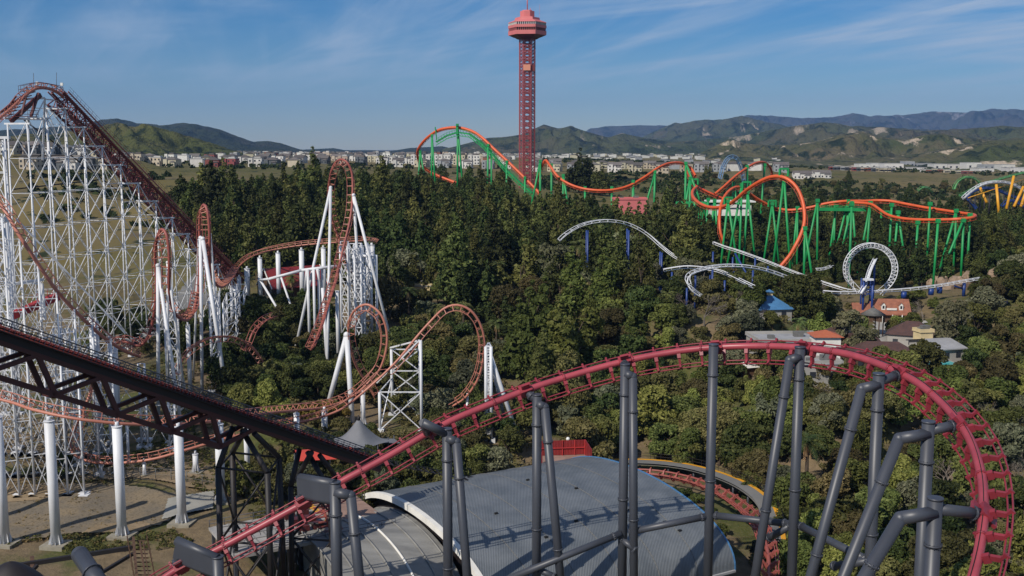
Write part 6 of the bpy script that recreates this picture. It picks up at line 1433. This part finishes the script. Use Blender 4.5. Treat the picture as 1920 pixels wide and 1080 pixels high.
def zone(poly_pxD, spacing, kinds, srange, where, dens=1.0, minsc=.55):
    poly = [(X(a,d), d) for a, d in poly_pxD]; x0 = min(p[0] for p in poly); x1 = max(p[0] for p in poly); y0 = min(p[1] for p in poly); y1 = max(p[1] for p in poly)
    y = y0; r_ = 0
    while y < y1:
        x = x0+(spacing/2 if r_ % 2 else 0)
        while x < x1:
            xx, yy = x+random.uniform(-.38,.38)*spacing, y+random.uniform(-.38,.38)*spacing
            if pip(xx, yy, poly) and random.random() < dens:
                k = random.choices([q[0] for q in kinds], [q[1] for q in kinds])[0]; try_tree(k, 0, yy, random.uniform(*srange), where, x=xx, minsc=minsc)
            x += spacing
        y += spacing*.87; r_ += 1
# single trees the photograph makes out
for k, px, D, s, w_ in [('pine_big',985,232,1.05,'in the middle of the picture, left one of the two'),('pine_big',1062,226,.98,'in the middle of the picture, right one of the two'),('pine_big',1130,262,1.0,'behind the two middle giants'),('pine_big',1188,240,.62,'right of the two middle giants, nearest the leafless trees'),('pine_tall',1015,214,.9,'in front of the two middle giants'),('pine_tall',1160,290,.72,'under the white coaster hump, left'),('pine_tall',1215,284,.7,'under the white coaster hump, right'),('leafy_bright',1195,228,1.0,'below the two middle giants on the right'),('leafy',1455,250,.5,'hiding the wall of the blue kiosk'),('pine_mid',1205,262,1.15,'right of the two middle giants'),
    ('leafy_pale',1042,292,1.35,'left of the white coaster hump'),('leafy_pale',1098,284,.8,'under the white coaster hump'),('leafy_pale',1290,286,.9,'left of the white curved track'),
    ('pine_round',1085,610,1.5,'right of the tower, left one'),('pine_round',1128,600,1.15,'right of the tower, right one'),('pine_mid',1266,560,1.1,'beside the big green A frame'),
    ('pine',340,420,1.35,'beside the lift hill, leftmost of three'),('pine',366,410,1.25,'beside the lift hill, middle of three'),('pine',398,400,1.55,'beside the lift hill, rightmost of three'),('pine',310,430,.9,'directly behind the red lift track'),
    ('bare',1325,245,1.15,'in front of the white curved track'),('bare',1285,250,.9,'just left of the big leafless one'),('bare',1385,262,.9,'right of the big leafless one'),('bare',1398,200,.75,'under the top of the red track'),('bare',1535,300,1.0,'left of the round loop'),('bare',1740,285,.9,'right of the lodge'),
    ('leafy_bright',1415,258,1.0,'left of the blue kiosk'),('leafy',1510,262,1.35,'right of the blue kiosk'),('leafy_bright',1545,256,1.0,'in front of the large green one beside the kiosk'),('leafy_pale',1602,246,.85,'with white trunk left of the plaza'),('leafy_pale',1632,240,.8,'with white trunk at the plaza edge'),
    ('leafy',1680,224,.95,'in front of the plaza, left'),('leafy',1712,222,1.0,'in front of the plaza, middle'),('leafy',1745,226,.95,'in front of the plaza, right'),('leafy_pale',1800,250,.95,'right of the plaza, nearer'),('leafy',1842,262,1.2,'right of the plaza, farther'),('leafy_olive',1900,240,1.3,'at the right edge near the flags'),
    ('leafy_olive',1895,210,1.3,'at the right edge below the flags'),('pine_big',1875,340,.85,'at the right, in front of the pale road'),('pine_round',1705,325,.95,'right of the white loop, first'),('pine_round',1735,322,.9,'right of the white loop, second'),('pine_round',1670,340,.95,'behind the white loop on its right side'),('pine_round',1602,345,.95,'behind the white loop on its left side'),('pine_round',1632,352,1.0,'straight behind the white loop'),
    ('shrub_dark',1720,268,.9,'as a clipped round bush right of the lodge'),('shrub_dark',1762,272,1.0,'as a clipped round bush below the blue posts'),
    ('palm',1506,238,1.15,'right behind the top of the red track'),('palm',1530,168,1.4,'tall one between the two dark pipes'),('palm',1300,128,.5,'bright one on the front edge of the roof'),('palm',462,300,1.0,'under the white columns'),('palm',545,292,1.1,'beside the red pavilion'),('palm',868,262,1.0,'at the edge of the dark wood'),('palm',1255,250,.9,'left of the leafless trees'),('palm',765,270,1.0,'left of the cream shelter roof'),('palm',820,266,.9,'right of the cream shelter roof'),('palm',930,255,.9,'near the two middle giants'),('palm',480,310,.9,'left of the pavilion'),('palm',420,192,.8,'under the corkscrew arch'),
    ('shrub_amber',590,197,1.35,'below the braced white leg, left one'),('shrub_amber',625,200,.95,'below the braced white leg, right one'),('leafy_bright',500,198,.85,'left of the amber shrub'),('leafy',450,200,.7,'left of the bright one'),('leafy',650,215,.8,'below the big middle loop'),
    ('leafy',690,238,.8,'seen through the middle loop'),('leafy_dark',450,238,.95,'at the foot of the second loop'),('leafy_dark',480,232,.9,'right of the footing of the second loop'),('leafy_olive',1110,190,1.25,'behind the red enclosure, right one'),('leafy_olive',1070,205,1.2,'behind the red enclosure, left one'),('leafy_bright',1225,205,1.3,'between the grey pipe pairs'),('leafy_olive',1440,222,.8,'at the left end of the flat grey roof'),('leafy_sage',1494,216,.6,'in front of the flat grey roof, middle'),('leafy',1462,214,.8,'in front of the flat grey roof, left'),('leafy_olive',1510,206,.7,'in front of the flat grey roof, right'),('leafy',1602,212,.85,'right of the small white tower'),('leafy_bright',1640,206,.95,'before the long brown roof, left'),('leafy',1618,262,.8,'between the loop and the kiosk'),('bare',1560,196,.8,'under the top right of the red track'),('bare',1470,180,.8,'left of the two dark pipes'),
    ('shrub',26,172,.55,'at the first lattice footing'),('shrub',75,170,.7,'at the chain link fence, left'),('shrub',172,178,.6,'beside the low red turn, left'),('shrub',240,180,.5,'beside the low red turn, right'),('shrub_dark',95,178,.7,'among the lattice footings'),('leafy',435,163,.75,'behind the black lift tower')]:
    try_tree(k, px, D, s, w_, force=True)
    p_ = CAND[-1]; hh_ = (TREES[k][0][2] if k in TREES else 10)*s; a, c = proj((p_[1], p_[2], H(p_[1], p_[2])+hh_*.72)); PROT.append((a, c, D, min(30, hh_*F/D*.22)))
PA = np.array(PROT)
NF = len(CAND)
WD = 'in the dense dark wood below the lookout tower'
zone([(430,335),(420,400),(330,440),(560,440),(1000,430),(1310,400),(1310,350),(1100,325),(930,310),(700,315),(560,330)], 8.6, [('pine',3),('pine_tall',2.2),('pine_round',4),('pine_mid',4),('leafy_olive',.7)], (.7,1.35), WD)
zone([(340,440),(440,500),(560,520),(700,520),(850,530),(960,520),(960,430),(560,440)], 8.4, [('pine',3),('pine_tall',1.5),('pine_round',3),('pine_mid',3)], (.6,1.0), WD)
zone([(960,430),(960,500),(1150,470),(1300,430),(1310,400)], 8, [('pine',2),('pine_round',4),('pine_mid',3)], (.45,.8), WD, minsc=.4)
zone([(700,262),(700,315),(930,310),(1100,325),(1300,345),(1300,290),(1100,275),(930,262)], 8.2, [('pine_round',2),('leafy_dark',2),('leafy_olive',3),('leafy',2),('leafy_sage',1.5),('leafy_pale',.6),('palm',.8),('pine_mid',2.5),('pine_tall',1),('broadleaf_big',.7)], (.65,1.4), 'along the lower edge of the dark wood')
zone([(730,232),(730,262),(920,262),(1000,262),(960,225),(900,215)], 6, [('leafy_olive',3),('leafy_sage',1.6),('leafy_dark',1.6),('leafy',1.2),('bare',.5),('shrub_olive',1)], (.55,1.05), 'in the brushy belt left of the two giant pines')
zone([(440,218),(440,258),(600,262),(730,250),(900,215),(900,176),(820,178),(760,205),(640,214),(560,208)], 5.4, [('leafy_dark',2.2),('leafy',2),('leafy_olive',3),('leafy_sage',1.5),('shrub',1),('shrub_olive',1)], (.5,.85), 'between the loops of the white legged coaster', minsc=.4)
zone([(480,158),(470,190),(620,192),(720,186),(860,200),(980,196),(980,186),(880,172),(760,158),(640,150)], 5.2, [('leafy_olive',3.5),('leafy',2),('leafy_sage',1.2),('shrub_olive',2),('leafy_dark',.8)], (.5,.85), 'under and behind the black lift track', minsc=.4)
zone([(1000,196),(1000,232),(1130,262),(1290,262),(1300,200),(1420,182),(1420,196),(1300,214)], 6, [('leafy_dark',2.2),('leafy',2),('leafy_olive',2.5),('leafy_bright',1.4),('leafy_sage',1),('broadleaf_big',1.8)], (.6,1.2), 'behind the climbing red track')
zone([(1290,200),(1290,236),(1500,224),(1620,216),(1760,222),(1990,214),(1990,118),(1440,142),(1440,172),(1340,186)], 6.6, [('leafy_bright',3.2),('leafy',2.2),('leafy_olive',2.4),('leafy_sage',1.6),('leafy_dark',.6),('bare',1.0),('shrub_olive',.5),('broadleaf_big',.9)], (.6,1.05), 'in the green thicket inside the curve of the red track', minsc=.4)
zone([(1120,191),(1200,191.5),(1270,190),(1340,184),(1400,177),(1440,168),(1468,146),(1560,146),(1560,200),(1120,214)], 6, [('leafy_bright',2),('leafy',3),('leafy_dark',1.5),('leafy_olive',1.5)], (.6,1.0), 'just outside the curved walkway with the yellow edge', minsc=.35)
zone([(1820,214),(1820,300),(2000,320),(2000,214)], 6.5, [('leafy_olive',3),('leafy_sage',1.5),('leafy',2),('leafy_dark',.7),('leafy_bright',1.6)], (.6,1.1), 'on the right beyond the outer rail of the red track')
zone([(1240,262),(1290,300),(1480,330),(1600,318),(1590,268),(1400,266)], 6.8, [('leafy_dark',2),('leafy_olive',1.6),('leafy',1.5),('leafy_pale',.8),('bare',.35)], (.55,.95), 'around the white coaster curves', dens=.7, minsc=.4)
zone([(1300,345),(1330,430),(1500,450),(1600,420),(1850,430),(1990,420),(1990,322),(1860,318),(1700,318),(1640,330),(1500,340),(1400,335)], 7.2, [('pine_round',3),('leafy_dark',3),('pine_mid',1.5),('leafy',1)], (.6,1.0), 'beneath the orange and green coaster', dens=.85, minsc=.4)
zone([(1330,450),(1260,520),(1500,560),(1800,560),(1990,560),(1990,430),(1850,440),(1600,430)], 9.5, [('pine',2),('pine_round',3),('leafy_dark',1)], (.5,.9), 'behind the orange and green coaster', dens=.6, minsc=.4)
zone([(560,560),(640,640),(960,640),(960,560)], 13, [('pine_round',2),('leafy_dark',2)], (.6,.9), 'in front of the town', dens=.6)
zone([(395,330),(330,440),(440,440),(450,335)], 8, [('pine',2),('pine_round',2),('pine_mid',1)], (.75,1.05), 'beside the foot of the lift hill')
zone([(150,255),(160,300),(330,290),(430,300),(440,262),(330,240)], 6.5, [('leafy_dark',3),('leafy',1)], (.45,.75), 'behind the base of the white lattice', dens=.6, minsc=.4)
zone([(1850,560),(1990,560),(1990,900),(1300,900),(1250,640),(1600,640)], 26, [('leafy_olive',2),('leafy_dark',2),('pine_round',1)], (.5,.8), 'scattered on the open field beyond the park', dens=.5)
zone([(385,262),(385,205),(470,200),(560,230),(600,262),(560,292),(430,292)], 5.4, [('leafy_dark',3),('leafy_olive',1.5),('shrub_dark',1)], (.45,.8), 'in the dark brush right of the second loop', minsc=.35)
zone([(1200,168),(1230,182),(1300,178),(1370,166),(1400,150),(1380,140),(1330,160)], 4, [('shrub_dark',2),('shrub',1)], (.4,.7), 'between the grey roof and the low red track', minsc=.3)
zone([(1265,238),(1265,272),(1440,270),(1450,238)], 5.4, [('leafy_olive',2.4),('leafy_sage',1.3),('leafy',1.4),('bare',.8),('shrub_olive',1)], (.5,.9), 'below the white curved track and left of the kiosk', minsc=.35)
zone([(1640,262),(1640,305),(1850,305),(1850,268)], 6.5, [('leafy_olive',2.4),('leafy_sage',1),('leafy',1.4),('shrub',1)], (.4,.7), 'on the slope between the lodge and the rocks', dens=.6, minsc=.3)
# keep what can be seen: 285 of a kind as things, the rest as one mass
def visible_filter(C):
    """drop trees that stand wholly behind nearer ones (coarse column buffer of crown tops)"""
    buf = {}; out = []
    for c in sorted(C, key=lambda q: q[2]):
        kind, x, y, s, _, w_ = c; z = H(x, y); h, w = (TREES[kind][0][2:] if kind in TREES else (11, 8)); 
        cx, ty = proj((x, y, z+h*s)); _, by = proj((x, y, z)); rx = w*s/2*F/y; cols = range(int((cx-rx*.6)//6), int((cx+rx*.6)//6)+1)
        if cx < -120 or cx > 2040 or ty > 1110: 
            if ty > 1110 or cx < -160 or cx > 2080: continue
        hid = all(buf.get(k, 9999) < ty+1.0 for k in cols)
        if hid and c[5] and c not in C[:NF]: continue
        out.append(c)
        for k in cols: buf[k] = min(buf.get(k, 9999), ty+(by-ty)*.22)
    return out
C1 = visible_filter(CAND)
byname = {}
for c in C1: byname.setdefault(NAMEOF[c[0]], []).append(c)
forced = set(id(c) for c in CAND[:NF]); rest = []; keep = []
for k, l in byname.items():
    l.sort(key=lambda c: -(c[4]+(9 if id(c) in forced else 0))); keep += l[:285]; rest += l[285:]
sides = lambda c: ''
def put_tree(c):
    kind, x, y, s, _, where = c; z = H(x, y)-.1; ss = s*random.uniform(.93,1.07)
    r = bpy.data.objects.new(NAMEOF[kind], None); sc.collection.objects.link(r); r.location = (x, y, z); r.rotation_euler = (0,0,random.uniform(0,6.28)); r.scale = (ss*random.uniform(.9,1.1), ss*random.uniform(.9,1.1), ss)
    if kind in TREES: me = random.choice(TREES[kind]); lst = [('crown', me[0]), ('trunk', me[1])]
    elif kind == 'bare': lst = [('branches', random.choice(BARE))]
    else: q = random.choice(PALM); lst = [('trunk', q[0]), ('fronds', q[1]), ('dead_fronds', q[2])]
    for nm, m in lst: o = bpy.data.objects.new(nm, m); o.parent = r; sc.collection.objects.link(o)
    tag(r, f'{DESC[kind]} {where}', {'pine_tree':'pine tree','leafy_tree':'tree','broadleaf_tree':'oak tree','bare_tree':'bare tree','palm_tree':'palm tree','shrub':'shrub'}[NAMEOF[kind]], None if id(c) in forced else f'{NAMEOF[kind].replace("_"," ")}s {where}')
for c in keep: put_tree(c)
print('TREES kept', len(keep), 'rest', len(rest), {k: len(v) for k, v in byname.items()})
def gn_scatter(name, items, kind, k2):
    """one mass of far trees: points carrying scale and turn, trees put on them by geometry nodes"""
    me = bpy.data.meshes.new(name); me.from_pydata([(c[1], c[2], H(c[1], c[2])-.1) for c in items], [], [])
    at = me.attributes.new('sc', 'FLOAT', 'POINT'); at.data.foreach_set('value', [c[3] for c in items]); at = me.attributes.new('rz', 'FLOAT', 'POINT'); at.data.foreach_set('value', [random.uniform(0,6.28) for c in items])
    o = bpy.data.objects.new(name, me); sc.collection.objects.link(o)
    col = bpy.data.collections.new(name+'_kinds')
    for kk in k2:
        for (cm_, tm_, _, _) in TREES[kk]:
            q = bpy.data.objects.new('tree_form', cm_); col.objects.link(q)
    ng = bpy.data.node_groups.new(name, 'GeometryNodeTree'); ng.interface.new_socket('Geometry', in_out='INPUT', socket_type='NodeSocketGeometry'); ng.interface.new_socket('Geometry', in_out='OUTPUT', socket_type='NodeSocketGeometry')
    n = ng.nodes; l = ng.links; gi = n.new('NodeGroupInput'); go = n.new('NodeGroupOutput'); mp = n.new('GeometryNodeMeshToPoints'); ip = n.new('GeometryNodeInstanceOnPoints'); ci = n.new('GeometryNodeCollectionInfo'); ci.inputs['Collection'].default_value = col; ci.inputs['Separate Children'].default_value = True; ci.inputs['Reset Children'].default_value = True
    a1 = n.new('GeometryNodeInputNamedAttribute'); a1.data_type = 'FLOAT'; a1.inputs['Name'].default_value = 'sc'; a2 = n.new('GeometryNodeInputNamedAttribute'); a2.data_type = 'FLOAT'; a2.inputs['Name'].default_value = 'rz'; cx = n.new('ShaderNodeCombineXYZ')
    l.new(gi.outputs[0], mp.inputs[0]); l.new(mp.outputs[0], ip.inputs['Points']); l.new(ci.outputs[0], ip.inputs['Instance']); ip.inputs['Pick Instance'].default_value = True; l.new(a2.outputs[0], cx.inputs[2]); l.new(cx.outputs[0], ip.inputs['Rotation']); l.new(a1.outputs[0], ip.inputs['Scale']); l.new(ip.outputs[0], go.inputs[0])
    md = o.modifiers.new('scatter', 'NODES'); md.node_group = ng; return tag(o, kind='stuff')
pn = [c for c in rest if NAMEOF[c[0]] == 'pine_tree']; ok_ = [c for c in rest if NAMEOF[c[0]] == 'broadleaf_tree']; lf = [c for c in rest if NAMEOF[c[0]] not in ('pine_tree','broadleaf_tree')]
if pn: gn_scatter('pine_wood', pn, None, ('pine','pine_round','pine_mid'))
if ok_: gn_scatter('broadleaf_wood', ok_, None, ('leafy_dark','leafy_olive'))
if lf: gn_scatter('thicket', lf, None, ('leafy','leafy_bright'))
# ground cover under the trees, grass tufts, far bushes
def cover(name, zones, n, size, matname, h=1.2):
    vs = []
    rg = np.random.default_rng(len(name))
    for (poly, cnt) in zones:
        poly2 = [(X(a,d), d) for a, d in poly]; x0 = min(p[0] for p in poly2); x1 = max(p[0] for p in poly2); y0 = min(p[1] for p in poly2); y1 = max(p[1] for p in poly2); k = 0; tries = 0; pts = []
        while k < cnt and tries < cnt*6:
            tries += 1; x, y = random.uniform(x0,x1), random.uniform(y0,y1)
            if pip(x, y, poly2) and noise.noise(Vector((x*.06, y*.06, 2))) > -.12: pts.append((x, y)); k += 1
        if not pts: continue
        xs, ys = np.array(pts).T; zs = Hn(xs, ys)
        for x, y, z in zip(xs, ys, zs):
            rr = random.uniform(.5,1.3)*h; vs.append(leaves([(x, y, z+rr*.3, rr, .6)], n, size, rg))
    o = bpy.data.objects.new(name, mesh_np(name, np.concatenate(vs), matname)); sc.collection.objects.link(o); return tag(o, kind='stuff')
cover('undergrowth', [([(440,215),(440,260),(900,262),(920,176),(560,172)], 420), ([(930,180),(930,300),(1300,300),(1300,180)], 350), ([(1430,120),(1430,240),(1990,240),(1990,110)], 700), ([(1240,250),(1240,330),(1600,330),(1600,250)], 260), ([(150,180),(150,300),(440,300),(440,200)], 160)], 46, .30, 'leaf_olive', 1.3)
cover('grass_tufts', [([(0,140),(-40,146),(200,148),(440,152),(440,143)], 150), ([(330,160),(330,170),(440,170),(440,160)], 60), ([(120,168),(120,200),(420,200),(420,168)], 300), ([(430,148),(430,170),(560,170),(560,148)], 120)], 22, .16, 'leaf_mid', .5)
cover('dry_grass', [([(0,143),(-60,170),(440,178),(440,143)], 420)], 16, .13, 'leaf_dry', .35)
cover('field_bushes', [([(1000,640),(1000,880),(1600,900),(1990,900),(1990,560),(1600,640)], 800), ([(60,440),(60,640),(340,640),(340,440)], 120), ([(230,800),(230,1000),(960,1000),(960,700)], 260), ([(1000,1100),(1000,1700),(1990,1700),(1990,1100)], 900)], 12, 1.5, 'leaf_dark', 2.2)
# ================================================================== haze
hz = MB(); hz.box((0, 9000, 400), (34000, 19000, 920)); ho = hz.build('haze', 'black'); ho.data.materials.clear(); tag(ho, kind='stuff')
hm = bpy.data.materials.new('haze_air'); hm.use_nodes = True; t = hm.node_tree; t.nodes.remove(t.nodes['Principled BSDF']); v = t.nodes.new('ShaderNodeVolumePrincipled'); v.inputs['Color'].default_value = (.30,.53,1,1); v.inputs['Density'].default_value = 4.2e-5; v.inputs['Anisotropy'].default_value = 0.1
t.links.new(v.outputs[0], t.nodes['Material Output'].inputs['Volume']); ho.data.materials.append(hm)
